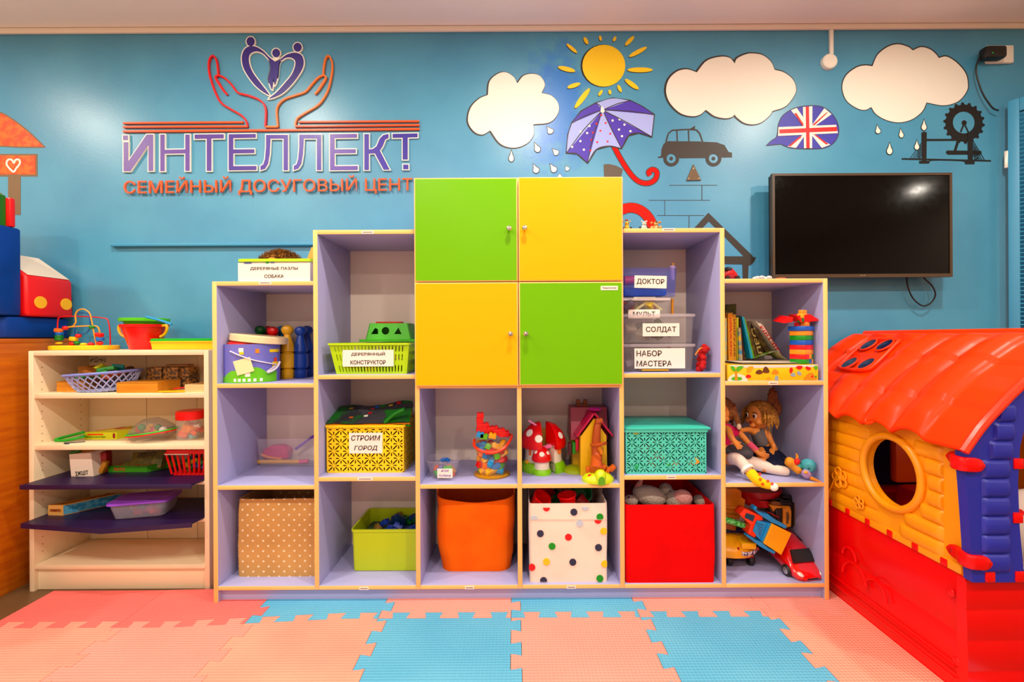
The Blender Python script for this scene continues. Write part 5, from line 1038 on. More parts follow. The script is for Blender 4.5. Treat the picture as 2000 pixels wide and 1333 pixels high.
# orange fabric bin
yv = uy(Z3, 1121, 925); a, b = P(856, 1121, yv), P(991, 1121, yv); zt = P(925, 985, yv).z; a2, b2 = P(846, 985, yv), P(1008, 985, yv)
x0, x1 = a2.x + .004, min(b2.x, XB[3] - HB - .006)
t, o = fabric_bin('fabric_bin', 'plain orange fabric bin with slouching rim', x0, x1, yv, 2.14, Z3, zt, M('#ff7600', .8, 'fabric', col2='#f06800', spec=.1), .012, .006, .86, lambda x, y: (.006 if y < 1.95 else .045) + .02 * abs((x - (x0 + x1) / 2) / .16) ** 2, 4, rad=.05)
xm = (x0 + x1) / 2 - .005; obj('seam', G().tube([(xm, yv + .0 + .02 * (1 - u), Z3 + (zt - Z3) * u) for u in (.05, .3, .6, .95)], .0012, 6), M('#a83a08', .7), t, True)
obj('side_tag', G().box((x0 + .012, yv + .05, zt - .03), (.004, .012, .03)), M('#2a2050', .6), t, True)
# polka dot bin with cups
yv = uy(Z3, 1138, 1110); a, b = P(1034, 1138, yv), P(1187, 1138, yv); zt = P(1110, 984, yv).z; PB = M('#f0dccc', .7, 'fabric', col2='#e6cfbe')
t, o = fabric_bin('fabric_bin', 'white fabric bin with large coloured polka dots', a.x, b.x, yv, 2.13, Z3, zt, PB, .003, .001, .995, lambda x, y: .02 * max(0, (y - 1.85)) * 2, 9)
K2 = (800, 940, 4.762)
DC = {'r': M('#d8101c', .7), 'n': M('#26263f', .7), 'g': M('#0a8a1c', .7), 'y': M('#f0c010', .7), 's': M('#bcc4d0', .7)}
for x, y, k, cut in [(1273, 250, 'r', 'b'), (1528, 290, 'n', ''), (1633, 243, 's', 'b'), (1770, 335, 'g', ''), (1160, 352, 's', 't'), (1581, 395, 's', ''), (1216, 490, 'n', ''), (1477, 523, 'r', ''), (1805, 467, 'y', ''), (1325, 608, 'g', ''), (1757, 620, 'n', ''), (1273, 752, 'y', ''), (1518, 756, 'n', ''), (1815, 772, 'y', ''), (1137, 804, 'r', ''), (1770, 908, 'g', ''), (1246, 928, 'n', 't'), (1752, 366, 'r', 'b')]:
    l = ell(x, y, 32, 32, 22)
    if cut == 'b': l = [p for p in l if p[1] >= y - 8]
    if cut == 't': l = [p for p in l if p[1] <= y + 12]
    l = [(min(p[0], 1836), p[1]) for p in l if p[0] > 1108]
    pts = [P(*cr(p, K2), yv - .002) for p in l]; obj('polka_dot', G().prism([Vector((p.x, yv - .0035, p.z)) for p in pts], (0, .003, 0)), DC[k], t, True)
obj('fold_line', G().tube([P(*cr((x, 360), K2), yv - .003) for x in (1120, 1460, 1836)], .0009, 6), M('#d8b8a4', .7), t, True)
for i, (px, py, Y, m, lb) in enumerate([(1045, 972, 1.90, RED, 'red cup at the left in the polka dot bin'), (1062, 970, 1.97, M('#c01810', .35), 'dark red cup behind in the polka dot bin'), (1112, 977, 1.88, RED, 'red cup at the middle in the polka dot bin'), (1090, 974, 1.96, M('#0c4a20', .35), 'dark green cup in the polka dot bin'), (1150, 980, 1.91, M('#a01210', .35), 'maroon cup at the right in the polka dot bin')]):
    q = P(px, py, Y); solo('toy_cup', G().lathe([(0, 0), (.026, 0), (.036, .06), (.039, .062), (.039, .066), (.033, .066), (.024, .004), (0, .004)], Vector((q.x, Y, q.z - .04)), 24, r=rot(25 - 9 * i, 30 - 20 * i)), m, lb, 'toy cup', 'cups in the polka dot bin')
q = P(1132, 962, 1.99); solo('toy_bowl', G().lathe([(0, 0), (.03, 0), (.048, .018), (.05, .034), (.045, .034), (.028, .006), (0, .006)], (q.x, 1.99, q.z - .01), 28, r=rot(60)), M('#0f6a30', .35), 'dark green bowl on top of the cups in the polka dot bin', 'toy bowl')
solo('cup_bed', G().bx(a.x + .02, b.x - .02, yv + .02, 2.1, Z3 + .006, zt - .07, .02), M('#7a1410', .5, 'blotch', col2='#3a0a0a', sc_=20.), 'bed of cups filling the polka dot bin', 'toy cups')['kind'] = 'stuff'
# mushroom houses
t = None; MRD, MWH, MGR = M('#d8140f', .22), M('#f0e4d0', .4), M('#8fce1a', .4)
def mushroom(parent, c, r, h, half=None):
    """half: (a0, a1) sector of the cap in radians"""
    prof_stem = [(r * .84, .0), (r * .84, h * .04), (r * .76, h * .30), (r * .76, h * .55)]; prof_cap = [(r * .45, h * .50), (r * .94, h * .49), (r, h * .55), (r * .97, h * .63), (r * .8, h * .80), (r * .5, h * .94), (r * .2, h * .995), (0, h)]
    a0, a1 = half or (0, 2 * pi); n = 28
    def sect(prof):
        g = G(); pr = [(0, prof[0][1])] + prof + ([] if prof[-1][0] == 0 else [(0, prof[-1][1])])
        full = half is None
        if full: return G().lathe(pr, c, n)
        R_ = [[c + Vector((q * cos(a0 + (a1 - a0) * j / n), q * sin(a0 + (a1 - a0) * j / n), z)) for q, z in pr] for j in range(n + 1)]
        return g.loft(R_, True)
    obj('stem', sect(prof_stem), MWH, parent, True); cap = obj('cap', sect(prof_cap), MRD, parent, True)
    k = 10; gp = [(r * .95, 0), (r * .97, h * .08), (r * .88, h * .17), (r * .78, h * .21)]
    obj('grass_foot', sect(gp), MGR, parent, True); return cap
def cap_dot(cap, c, r, h, az, el, s):
    n = Vector((cos(az) * cos(el), sin(az) * cos(el), sin(el))); p = c + Vector((0, 0, h * .52)) + Vector((n.x * r * .985, n.y * r * .985, n.z * h * .475)); nn = Vector((n.x / r, n.y / r, n.z / (h * .48))).normalized()
    obj('cap_dot', G().ball(p, (s, s, .0015), nn.to_track_quat('Z', 'Y').to_matrix().to_4x4(), 14, 6), WHT, cap, True)
yv = 2.0; c = P(1061, 918, yv); c.z = Z2; hm = P(1060, 824, yv).z - Z2; rm = (P(1103, 870, yv).x - P(1021, 870, yv).x) / 2
t = thing('mushroom_house', 'open toy mushroom house with split red white-dotted cap', 'toy', c)
cl, crr = c + Vector((-.012, 0, 0)), c + Vector((.012, 0, 0))
cp1 = mushroom(t, cl, rm * .97, hm, (R(95), R(272))); cp2 = mushroom(t, crr, rm * .97, hm, (R(-62), R(88)))
cap_dot(cp1, cl, rm * .97, hm, R(225), R(38), .017); cap_dot(cp1, cl, rm * .97, hm, R(262), R(25), .016); cap_dot(cp2, crr, rm * .97, hm, R(-38), R(30), .015)
obj('inner_wall', G().bx(c.x - .01, c.x + .04, c.y + .01, c.y + .015, Z2 + .02, Z2 + hm * .85), M('#8a6a1c', .5), t, True); obj('pink_swing', G().box((c.x + .01, c.y - .03, Z2 + hm * .50), (.05, .02, .016), rot(0, -15), .004), M('#e87aa8', .4), t, True)
obj('wand', G().tube([P(x, y, yv - .03) for x, y in ((1032, 822), (1045, 830), (1056, 838))], .0042, 8, sm=3), M('#e88ab8', .4), t, True)
for px, py, m in ((1037, 884, ORB), (1092, 880, ORB), (1029, 903, M('#e8b020', .4))): q = P(px, py, yv - rm * .5); obj('printed_window', G().box(q, (.017, .012, .03 if py < 900 else .014), rot(0, 0, -30 if px < 1060 else 25), .005), m, t, True)
yv = uy(Z2, 931, 1058) + .04; c = P(1058, 925, yv); c.z = Z2; hs = P(1058, 873, yv).z - Z2; rs = (P(1078, 890, yv).x - P(1039, 890, yv).x) / 2
t = thing('toy_mushroom', 'small red and white toy mushroom in front of the mushroom house', 'toy', c); cp = mushroom(t, c, rs, hs); cap_dot(cp, c, rs, hs, R(268), R(35), .0105); cap_dot(cp, c, rs, hs, R(215), R(42), .008); cap_dot(cp, c, rs, hs, R(320), R(38), .008)
# toy doll house with tree slide
KD = (800, 740, 4.762); MAG, YH = M('#b01048', .32), M('#e8bc20', .4)
yv = 1.90; D = lambda x, y, Y=yv: P(*cr((x, y), KD), Y)
t = thing('doll_house', 'yellow toy house with magenta roof, tree slide and green hill', 'toy house', (D(1690, 900).x, 1.97, Z2))
fr_ = [D(1590, 890), D(1590, 540), D(1715, 370), D(1830, 530), D(1840, 870)]; fr_[0].z = fr_[-1].z = Z2
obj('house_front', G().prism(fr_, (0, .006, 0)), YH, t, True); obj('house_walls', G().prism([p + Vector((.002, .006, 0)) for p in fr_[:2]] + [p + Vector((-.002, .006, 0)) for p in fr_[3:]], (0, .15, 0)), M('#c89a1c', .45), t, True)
ap = D(1715, 330); le, re = D(1560, 540), D(1880, 535)
for e in (le, re):
    d = (ap - e); nn = Vector((-d.z, 0, d.x)).normalized() * .008; nn = nn if nn.z > 0 else -nn
    g = G(); g.prism([e + Vector((0, -.012, 0)), ap + Vector((0, -.012, 0)), ap + nn + Vector((0, -.012, 0)), e + nn + Vector((0, -.012, 0))], (0, .19, 0)); obj('roof', g, MAG, t, True)
rl = D(1475, 250, 2.06); rh = D(1800, 250, 2.06); rb_ = D(1465, 520, 2.06)
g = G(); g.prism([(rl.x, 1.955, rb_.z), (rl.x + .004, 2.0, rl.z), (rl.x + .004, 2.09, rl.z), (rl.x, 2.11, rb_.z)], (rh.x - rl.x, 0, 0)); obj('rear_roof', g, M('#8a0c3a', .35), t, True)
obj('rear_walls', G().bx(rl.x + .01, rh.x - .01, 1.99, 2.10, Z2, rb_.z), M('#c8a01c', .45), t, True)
for x, y, m in ((1490, 650, M('#4a0c1c', .5)), (1555, 610, M('#c81440', .4)), (1525, 640, M('#2f8a2a', .5))): q = D(x, y, 1.965); obj('shutter_piece', G().box(q, (.014, .03, .05), None, .003), m, t, True)
q = D(1600, 200, 2.05); g = G(); g.box((q.x, 2.05, rl.z + .004), (.05, .03, .012))
for s in (-1, 1): g.box((q.x + s * .016, 2.05, rl.z + .018), (.016, .02, .02), None, .003)
obj('chimney', g, M('#8a4a1c', .5), t, True); q = D(1720, 280, 1.97); obj('roof_ornament', G().ball((q.x, 1.96, q.z), (.028, .03, .008)), M('#c83a90', .35), t, True)
TR = M('#b0540f', .45)
obj('tree_trunk', G().tube([D(1770, 375, 1.885), D(1745, 450, 1.88), D(1735, 600, 1.878), D(1740, 720, 1.875), D(1735, 860, 1.8115)], [.012, .011, .010, .016, .026], 10, sm=4), TR, t, True)
obj('tree_top', G().box(D(1760, 390, 1.875), (.03, .03, .018), rot(0, -10), .004), TR, t, True); obj('branch', G().tube([D(1690, 620, 1.87), D(1760, 615, 1.8115), D(1825, 600, 1.87)], .006, 8, sm=3), TR, t, True); obj('branch', G().tube([D(1760, 640, 1.86), D(1790, 700, 1.86)], .008, 8), M('#d88a1c', .4), t, True)
g = G()
for k in range(6): g.box(D(1660 + k * 45, 850 + (k % 2) * -25 + abs(k - 2) * 2, 1.85), (.016, .03, .028), rot(0, 10 * k), .003)
g.box(D(1770, 870, 1.86), (.055, .04, .02), None, .004); obj('brown_deck', g, M('#c4620f', .45), t, True)
cH = D(1750, 940, 1.835); rx = (D(1898, 930, 1.835).x - D(1602, 930, 1.835).x) / 2
g = G(); g.lathe([(0, 0), (rx, 0), (rx * 1.0, .012), (rx * .8, .026), (rx * .45, .036), (0, .038)], (cH.x, 1.835, Z2), 36, 1, .75); g.ball((cH.x + .005, 1.81, Z2 + .022), (.024, .03, .034)); obj('green_hill', g, M('#c2d40c', .35), t, True)
g = G(); l = [(-.013, .001), (-.0125, .018), (-.009, .028), (0, .033), (.009, .028), (.0125, .018), (.013, .001)]; g.prism([(cH.x + .006 + x, 1.7775, Z2 + z) for x, z in l], (0, .012, 0)); obj('tunnel_mouth', g, M('#5f9a10', .5), t, True)
obj('green_foot', G().lathe([(0, 0), (.055, 0), (.052, .012), (.035, .02), (0, .022)], (D(1545, 880, 1.96).x, 1.97, Z2), 24), M('#9aac1c', .45), t, True); obj('red_bird', G().ball(D(1675, 905, 1.815), (.008, .006, .007)).cyl(D(1675, 910, 1.815), D(1665, 930, 1.812), .003), RED, t, True)
# ---------------------------------------------------------------- column 5
def clear_box(label, xr, y0, y1, z0, z1, m, lidm=None, t_=None, lab=None, lidh=.012, xl=None):
    x0 = (XB[4] + HB + .004) if xl is None else xl; cx, wx = (x0 + xr) / 2, xr - x0
    t = thing('clear_box', label, 'storage box', (cx, (y0 + y1) / 2, z0), 0, 'stacked clear plastic boxes')
    obj('box_body', tub(G(), (cx, (y0 + y1) / 2, z0 + .0005), wx - .01, y1 - y0 - .01, z1 - z0 - lidh, .002, .018, .96, .0), m, t, True)
    if lidm: obj('lid', G().loft([rr(cx, (y0 + y1) / 2, wx, y1 - y0, .02, z1 - lidh), rr(cx, (y0 + y1) / 2, wx + .003, y1 - y0 + .003, .021, z1 - .002), rr(cx, (y0 + y1) / 2, wx - .012, y1 - y0 - .012, .018, z1)]), lidm, t, True)
    return t
CL2, CL3, LIDC = M('#e4dcdc', .1, a=.085, spec=.7), M('#3a60d8', .12, a=.15, spec=.7), M('#e8e0e4', .15, a=.4, spec=.6)
y0 = 1.862; X_ = lambda px, Y: P(px, 650, Y).x
zA, zB, zC, zD = W1, P(1290, 672, y0).z, P(1290, 613, y0).z, P(1290, 580, y0).z; zE = P(1290, 523, y0).z
t = clear_box('clear box labelled НАБОР МАСТЕРА, lowest of the stack', X_(1361, y0), y0, y0 + .2, zA, zB, CL2, LIDC); sign_on(t, (1239, 681), (1338, 720), ['НАБОР', 'МАСТЕРА'], y0 + .002, left=True, wds=(.50, .70), sz=.58)
t = clear_box('clear box labelled СОЛДАТ, second from the bottom', X_(1361, y0), y0, y0 + .2, zB + .0005, zC, CL2, LIDC); sign_on(t, (1255, 632), (1327, 657), ['СОЛДАТ'], y0 + .002, wds=(.82,), sz=.5)
t = clear_box('clear box with white lid clip, third from the bottom', X_(1313, y0 + .03), y0 + .03, y0 + .2, zC + .0005, zD, CL2, M('#f0ece8', .3)); s = sign_on(t, (1227, 605), (1289, 622), ['МУЛЬТ'], y0 + .032, wds=(.7,), sz=.5)
q = P(1259, 583, y0 + .028); obj('lid_clip', G().box((q.x, y0 + .029, q.z), (.09, .004, .012), None, .003), WHT, t, True)
t = clear_box('blue-tinted box labelled ДОКТОР, topmost of the stack', X_(1328, y0), y0, y0 + .2, zD + .0005, zE, CL3, None, lidh=0); sign_on(t, (1239, 539), (1302, 563), ['ДОКТОР'], y0 + .002, wds=(.86,), sz=.5, tilt=1.5)
xl, cy = XB[4] + .02, y0 + .1
def fillb(n, xr, z0, z1, cols, size, label, grp, seed, shape=None):
    cx = (xl + xr) / 2; return heap(n, (cx, cy, (z0 + z1) / 2), ((xr - xl) / 2 - size * .75, .055, max(.001, (z1 - z0) / 2 - size * .45)), cols, size, label, 'toy', grp, seed, 'small_toy', .6, shape)
fillb(12, X_(1355, y0), zA + .008, zB - .018, ['#7a3a2a', '#8a7a80', '#d84a3a', '#5a4a6a', '#c8a080'], .045, 'toy tool inside the НАБОР МАСТЕРА box', 'toys in the НАБОР МАСТЕРА box', 41)
fillb(12, X_(1355, y0), zB + .01, zC - .018, ['#5a6a4a', '#6a7a4a', '#7a6a5a', '#4a5a3a', '#8a8a6a'], .045, 'green grey soldier toy inside the СОЛДАТ box', 'toys in the СОЛДАТ box', 42)
fillb(10, X_(1308, y0), zC + .01, zD - .015, ['#c8b04a', '#c84a5a', '#e89a1c', '#8a3a3a', '#4a3a4a'], .04, 'bright toy inside the white-lidded box', 'toys in the white-lidded box', 43)
q = P(1270, 598, y0 + .045); solo('toy_roof', G().tube([P(x, y, y0 + .05) for x, y in ((1240, 607), (1262, 592), (1275, 592), (1292, 606))], .006, 8), M('#d8cc8a', .45), 'cream arched toy inside the white-lidded box', 'toy')
q = P(1280, 724, y0 + .02); a, b = P(1252, 726, y0 + .02), P(1304, 726, y0 + .02); solo('yellow_plate', G().bx(a.x, b.x, y0 + .006, y0 + .05, zA + .005, zA + .010), M('#f0b81c', .4), 'yellow plate at the bottom of the НАБОР МАСТЕРА box', 'toy')
a, b = P(1216, 547, y0 + .06), P(1312, 542, y0 + .06); t = solo('doctor_bag', G().tube([(a.x + .015, cy, a.z), ((a.x + b.x) / 2, cy, a.z + .006), (b.x - .012, cy, b.z - .006)], [.02, .024, .016], 14, sm=3), M('#d84a3a', .45), 'orange-red toy roll inside the ДОКТОР box', 'toy')
a, b = P(1216, 568, y0 + .06), P(1300, 568, y0 + .06); solo('doctor_tool', G().box(((a.x + b.x) / 2, cy - .03, zD + .024), (b.x - a.x, .06, .034), None, .01), M('#2a4aa8', .45), 'blue toy case inside the ДОКТОР box', 'toy')
q = P(1311, 524, y0 + .1); t = thing('figurine', 'small lilac figure with yellow crown behind the ДОКТОР box', 'figurine', (q.x, y0 + .085, zE - .03)); obj('figure_head', G().ball((q.x, y0 + .085, q.z), (.013, .012, .011)), M('#b8a0c8', .5), t, True); obj('crown', G().box((q.x + .002, y0 + .085, q.z + .014), (.012, .01, .01), None, .002), M('#b8801c', .5), t, True); obj('figure_body', G().cyl((q.x, y0 + .085, zE - .04), (q.x, y0 + .085, q.z - .006), .009), M('#b8a0c8', .5), t, True)
a, b = P(1317, 582, 1.95), P(1320, 612, 1.95); solo('pencil', G().bx(a.x - .004, a.x + .005, 1.972, 1.982, zC + .001, zD + .0005), M('#e8a010', .45), 'yellow pencil standing beside the white-lidded box', 'pencil')
# red woolly toy
t = thing('woolly_toy', 'red woolly toy with orange hook behind the lowest clear box', 'toy', (.772, 1.885, W1)); g = G(); rnd = random.Random(5); c = P(1371, 704, 1.885)
for k in range(26):
    u = k / 25; p = c + Vector((-.010 + .022 * u + rnd.uniform(-.005, .005), rnd.uniform(-.02, .02), (-.045 + .1 * u))); g.ball(p, (.013, .012, .012), rot(rnd.uniform(0, 90), 30), 10, 6)
obj('wool_body', g, M('#c00c0c', .85, 'fuzz', sc_=120.), t, True); obj('hook', G().tube([P(x, y, 1.87) for x, y in ((1358, 694), (1366, 682), (1372, 680))], .003, 8, sm=3), M('#e88a1c', .4), t, True)
# teal lidded basket
yv = 1.818; a, b = P(1219, 929, yv), P(1380, 928, yv); x0, x1 = XB[4] + HB + .010, b.x; zl = P(1300, 840, yv).z
t, mz, solid = daisy_basket('daisy_basket', 'mint green lidded daisy-pattern basket full of bright bricks', x0 - .006, x1 + .008, x0, x1, yv, yv + .26, W2, zl, '#62c8b4', .050)
lx = P(1387, 836, yv).x; obj('lid', G().loft([rr((x0 + lx) / 2, yv + .13, lx - x0 + .006, .274, .012, zl + .0005), rr((x0 + lx) / 2, yv + .13, lx - x0 + .008, .276, .013, zl + .006), rr((x0 + lx) / 2, yv + .13, lx - x0 - .008, .26, .01, zl + .010)]), M('#54bca8', .4), t, True)
q = P(1242, 843, yv - .001); s = obj('round_badge', G().lathe([(0, 0), (.0135, 0), (.0135, .0015), (0, .0015)], (q.x, yv, q.z), 24, r=rot(90)), M('#8a9a50', .45), t, True); text('100', (q.x, yv - .002, q.z), .016, .009, M('#e8e8c8', .5), s)
heap(60, ((x0 + x1) / 2, yv + .055, W2 + .055), (.13, .03, .042), ['#1a9a4a', '#d8241c', '#e8941c', '#0f7a4a', '#2a60b0', '#18a060', '#0c6a58'], .04, 'bright toy brick seen through the holes of the mint basket', 'toy brick', 'bricks in the mint basket', 47, 'toy_brick', .6)
# red fabric bin with plush
yv = uy(Z3, 1139, 1310); b = P(1397, 1140, yv); zt = P(1300, 985, yv).z; x0, x1 = XB[4] + HB + .004, b.x
t, o = fabric_bin('fabric_bin', 'bright red fabric bin holding grey and pink plush', x0, x1, yv, 2.13, Z3, zt, M('#d80004', .8, 'fabric', col2='#cc0004', spec=.08), .003, .003, .995, lambda x, y: .012 * max(0, (y - 1.85)) * 3 - .004, 14)
PG, PP = M('#c2b2a6', .95, 'fuzz', sc_=150.), M('#e0a09a', .9, 'fuzz', sc_=150.)
def Q5(px, py, Y): return P(px, py, Y)
t = thing('plush_bunny', 'pale grey plush animal at the left in the red bin', 'plush toy', Q5(1255, 985, 1.95)); obj('plush_body', G().ball(Q5(1268, 968, 1.94), (.072, .06, .04), rot(0, 12)).ball(Q5(1232, 978, 1.92), (.03, .03, .022)), PG, t, True); obj('ear', G().ball(Q5(1246, 950, 1.95), (.012, .012, .034), rot(0, 32)), PP, t, True); obj('nose', G().ball(Q5(1228, 971, 1.893), .004), BLK, t, True)
t = thing('plush_toy', 'grey plush with pink patch at the right in the red bin', 'plush toy', Q5(1335, 985, 1.93)); obj('plush_body', G().ball(Q5(1318, 976, 1.93), (.045, .05, .036)).ball(Q5(1368, 978, 1.93), (.03, .035, .022)).ball(Q5(1300, 958, 1.97), (.03, .03, .03)), M('#b4a498', .95, 'fuzz', sc_=150.), t, True); obj('pink_patch', G().ball(Q5(1333, 973, 1.905), (.04, .034, .034)), PP, t, True)
q = Q5(1300, 958, 1.96); obj('little_eye', G().ball(q + Vector((.01, -.03, .006)), .003), BLK, t, True)
solo('plush_magenta', G().ball(Q5(1226, 965, 2.03), (.035, .03, .05), rot(0, 20)), M('#7a1430', .9, 'fuzz', sc_=120.), 'dark magenta plush behind the grey one in the red bin', 'plush toy')
solo('plush_bed', G().bx(x0 + .02, x1 - .02, yv + .02, 2.1, Z3 + .006, zt - .05, .02), M('#8a7a70', .95, 'fuzz', sc_=100.), 'plush toys filling the lower part of the red bin', 'plush toys')['kind'] = 'stuff'
# figurines on top of column 5
KF = (1200, 390, 6.25); yv = 1.826
def figurine(nm, label, px, m, extra):
    q = P(*cr((px, 340), KF), yv); k = yv / F / 6.25; t = thing(nm, label, 'figurine', (q.x, yv, TOP2), 0, 'animal figurines on the cubby top'); B_ = lambda x, z: Vector((q.x + (x - px) * k, yv, TOP2 + (345 - z) * k))
    obj('figurine_body', G().ball(B_(px, 310), (30 * k, 28 * k, 34 * k)).ball(B_(px - 24, 330), (14 * k, 20 * k, 14 * k)).ball(B_(px + 24, 330), (14 * k, 20 * k, 14 * k)).ball(B_(px, 270) + Vector((0, -.004, 0)), (27 * k, 25 * k, 27 * k)), m, t, True)
    for nm_, x, z, rx, rz, dy, mm in extra: obj(nm_, G().ball(B_(x, z) + Vector((0, -dy, 0)), (rx * k, rx * k, rz * k)), mm, t, True)
FY, FW_, FB = M('#e8b83a', .4), M('#e8e0cc', .4), M('#c88a48', .5)
figurine('toy_giraffe', 'yellow giraffe figurine, leftmost on the cubby top', 150, FY, [('ear', 115, 240, 12, 8, 0, FY), ('ear', 190, 240, 12, 8, 0, FY), ('horns', 150, 226, 22, 10, 0, M('#a85a14', .5)), ('eye', 140, 268, 5, 7, .012, BLK), ('eye', 162, 268, 5, 7, .012, BLK), ('hoof', 108, 325, 10, 12, .002, BLK), ('hoof', 200, 322, 12, 14, .002, BLK)])
figurine('toy_cow', 'white and black figurine between the giraffe and the bear', 362, FW_, [('ear', 335, 240, 10, 9, 0, FW_), ('ear', 392, 240, 10, 9, 0, FW_), ('eye', 352, 264, 4, 7, .012, BLK), ('eye', 374, 264, 4, 7, .012, BLK), ('nose', 363, 284, 14, 8, .010, M('#d8b8a0', .5)), ('hoof', 312, 318, 12, 14, .002, BLK), ('hoof', 412, 325, 10, 14, .002, BLK)])
figurine('toy_bear', 'tan bear figurine, rightmost of the animal figurines', 505, FB, [('ear', 455, 262, 16, 16, 0, FB), ('ear', 555, 254, 16, 16, 0, FB), ('nose', 498, 262, 13, 9, .014, BLK), ('muzzle', 498, 278, 20, 16, .009, M('#e0b878', .5)), ('paw', 452, 322, 18, 18, .006, M('#e0b070', .5)), ('paw', 556, 318, 18, 18, .006, M('#d8a060', .5)), ('paw', 500, 325, 22, 20, .008, M('#d8b878', .5))])
# ---------------------------------------------------------------- column 6: book shelf
KB6 = (1400, 530, 5.796)
def B6(x, y, Y): return P(*cr((x, y), KB6), Y)
XA6, XB6 = XB[5] + HB, XB[6] - HB
yv = 1.806; a, b = P(1421, 748, yv), P(1598, 748, yv); zt = P(1500, 713, yv).z
t = thing('picture_box', 'yellow picture-printed game box under the row of books', 'game box', ((a.x + b.x) / 2, yv, Z1))
obj('box_body', G().bx(a.x, b.x, yv, yv + .30, Z1, zt, .001), M('#f0c22a', .45), t, True)
def pr(nm, loops, m, lay=1):
    for l in loops: obj(nm, G().prism([Vector((p.x, yv - .0006 * lay, p.z)) for p in (B6(x, y, yv) for x, y in l)], (0, .0006, 0)), m, t, True)
PGN, PBR = M('#5aaa1c', .5), M('#5a3410', .5)
pr('print_ground', [sm([(140, 1250), (150, 1190), (230, 1160), (320, 1190), (335, 1250)])], M('#ecdcc4', .5)); pr('print_sky', [[(150, 1064), (1140, 1062), (1140, 1085), (700, 1092), (400, 1098), (150, 1080)]], M('#cfd2cc', .5))
pr('print_palm', [sm([(215, 1110), (240, 1080), (300, 1078), (270, 1120), (225, 1140)]), sm([(210, 1110), (190, 1080), (155, 1078), (170, 1120), (205, 1140)]), sm([(165, 1215), (200, 1195), (280, 1205), (270, 1235), (180, 1235)])], PGN, 2); pr('print_trunk', [[(205, 1130), (225, 1130), (235, 1236), (203, 1236)]], M('#d88a2a', .5), 3)
pr('print_hedgehog', [sm([(440, 1140), (480, 1115), (520, 1140), (500, 1165), (450, 1165)]), sm([(520, 1120), (550, 1080), (585, 1110), (590, 1150), (530, 1150)])], PBR, 2)
pr('print_chick', [sm([(335, 1110), (370, 1078), (415, 1085), (390, 1130), (350, 1150)]), sm([(560, 1215), (600, 1200), (610, 1225), (570, 1240)])], M('#e8a010', .5), 2)
pr('print_mushroom', [sm([(618, 1160), (650, 1112), (695, 1135), (692, 1165)]), sm([(985, 1235), (1020, 1170), (1075, 1150), (1110, 1190), (1120, 1235)])], M('#e08a1c', .5), 2)
pr('print_red', [sm([(325, 1195), (350, 1170), (385, 1185), (375, 1208), (335, 1208)]), sm([(895, 1085), (930, 1070), (970, 1080), (945, 1112), (910, 1105)]), sm([(1005, 1080), (1040, 1085), (1065, 1105), (1040, 1122), (1010, 1108)]), sm([(820, 1120), (840, 1090), (860, 1120), (835, 1160)]), sm([(1065, 1195), (1075, 1180), (1090, 1195), (1075, 1205)])], M('#d8241c', .5), 3)
pr('print_grey', [sm([(830, 1175), (870, 1150), (890, 1185), (860, 1195)]), sm([(905, 1150), (930, 1130), (960, 1170), (930, 1180)]), sm([(655, 1230), (665, 1185), (690, 1190), (695, 1232)])], M('#8aa0a8', .5), 2); pr('print_green', [sm([(1095, 1085), (1130, 1068), (1142, 1100), (1120, 1120)]), sm([(1105, 1195), (1130, 1180), (1128, 1210)])], PGN, 2)
PAPR = M('#e6d4b8', .7)
for i, (x0, x1, y0, dz, lb) in enumerate([(a.x + .055, b.x + .0, 1.83, 0, 'lowest'), (a.x + .07, b.x - .005, 1.825, .003, 'middle'), (a.x + .06, b.x - .02, 1.835, .006, 'topmost')]):
    g = G(); g.sheet(lambda u, v: Vector((x0 + (x1 - x0) * u, y0 + .16 * v, zt + .002 + dz + .003 * sin(u * 5 + i) * u)), 12, 4); o = solo('paper_sheet', g, M('#e2c898' if i == 0 else '#eadcc4', .7), lb + ' loose paper sheet on top of the yellow picture box', 'paper', 'papers on the picture box')
zb = zt + .0015
def book(label, l, Y, col, dep=.14, text_=None, page=False, tc='#c81c1c'):
    """l: spine corners in crop pixels (bottom left, bottom right, top right, top left)"""
    pts = [B6(x, y, Y) for x, y in l]; n = Vector(((pts[0] + pts[1]) / 2)); n.z = zb
    t = thing('book', label, 'book', n, 0, 'books on the upper right cubby shelf'); m = M(col, .45) if not isinstance(col, tuple) else M(col[0], .45, 'blotch', col2=col[1], sc_=35.)
    g = G(); g.prism(pts, (0, dep, 0)); obj('cover', g, m, t, True)
    mid = [p.lerp((pts[0] + pts[2]) / 2, .16) for p in pts]; g = G(); d = pts[3] - pts[0]; u = (pts[1] - pts[0]) * .22
    g.prism([pts[3] + u - d * .01, pts[2] - u - d * .01, pts[2] - u + d * .004, pts[3] + u + d * .004], (0, dep - .004, 0)); obj('pages', g, PAPR, t, True)
    if text_:
        c = sum(pts, Vector()) / 4 + Vector((0, -.0012, 0)); ang = math.degrees(math.atan2((pts[3] - pts[0]).z, (pts[3] - pts[0]).x)); text(text_, c, d.length * .8, (pts[1] - pts[0]).length * .5, M(tc, .5), t, rot(0, -ang))
    return t
yb0 = 1.99
book('light blue book at the far left of the shelf, against the divider', [(92, 1022), (112, 1022), (112, 530), (92, 530)], 1.96, ('#9ac0c8', '#d8c060'))
book('tall olive green book standing at the back', [(100, 1010), (222, 1010), (220, 370), (100, 380)], 2.07, ('#5a5c14', '#3a4a10'), .07)
book('orange and yellow book with red lettering on its spine', [(134, 1020), (186, 1020), (180, 470), (126, 475)], yb0, '#f0a81c', text_='СКАЗКИ МАЛЫШАМ')
book('yellow book with brown lettering, right of the orange one', [(187, 1020), (222, 1020), (216, 490), (182, 490)], yb0, '#d8a01c', text_='ЗАГАДКИ', tc='#5a2a14')
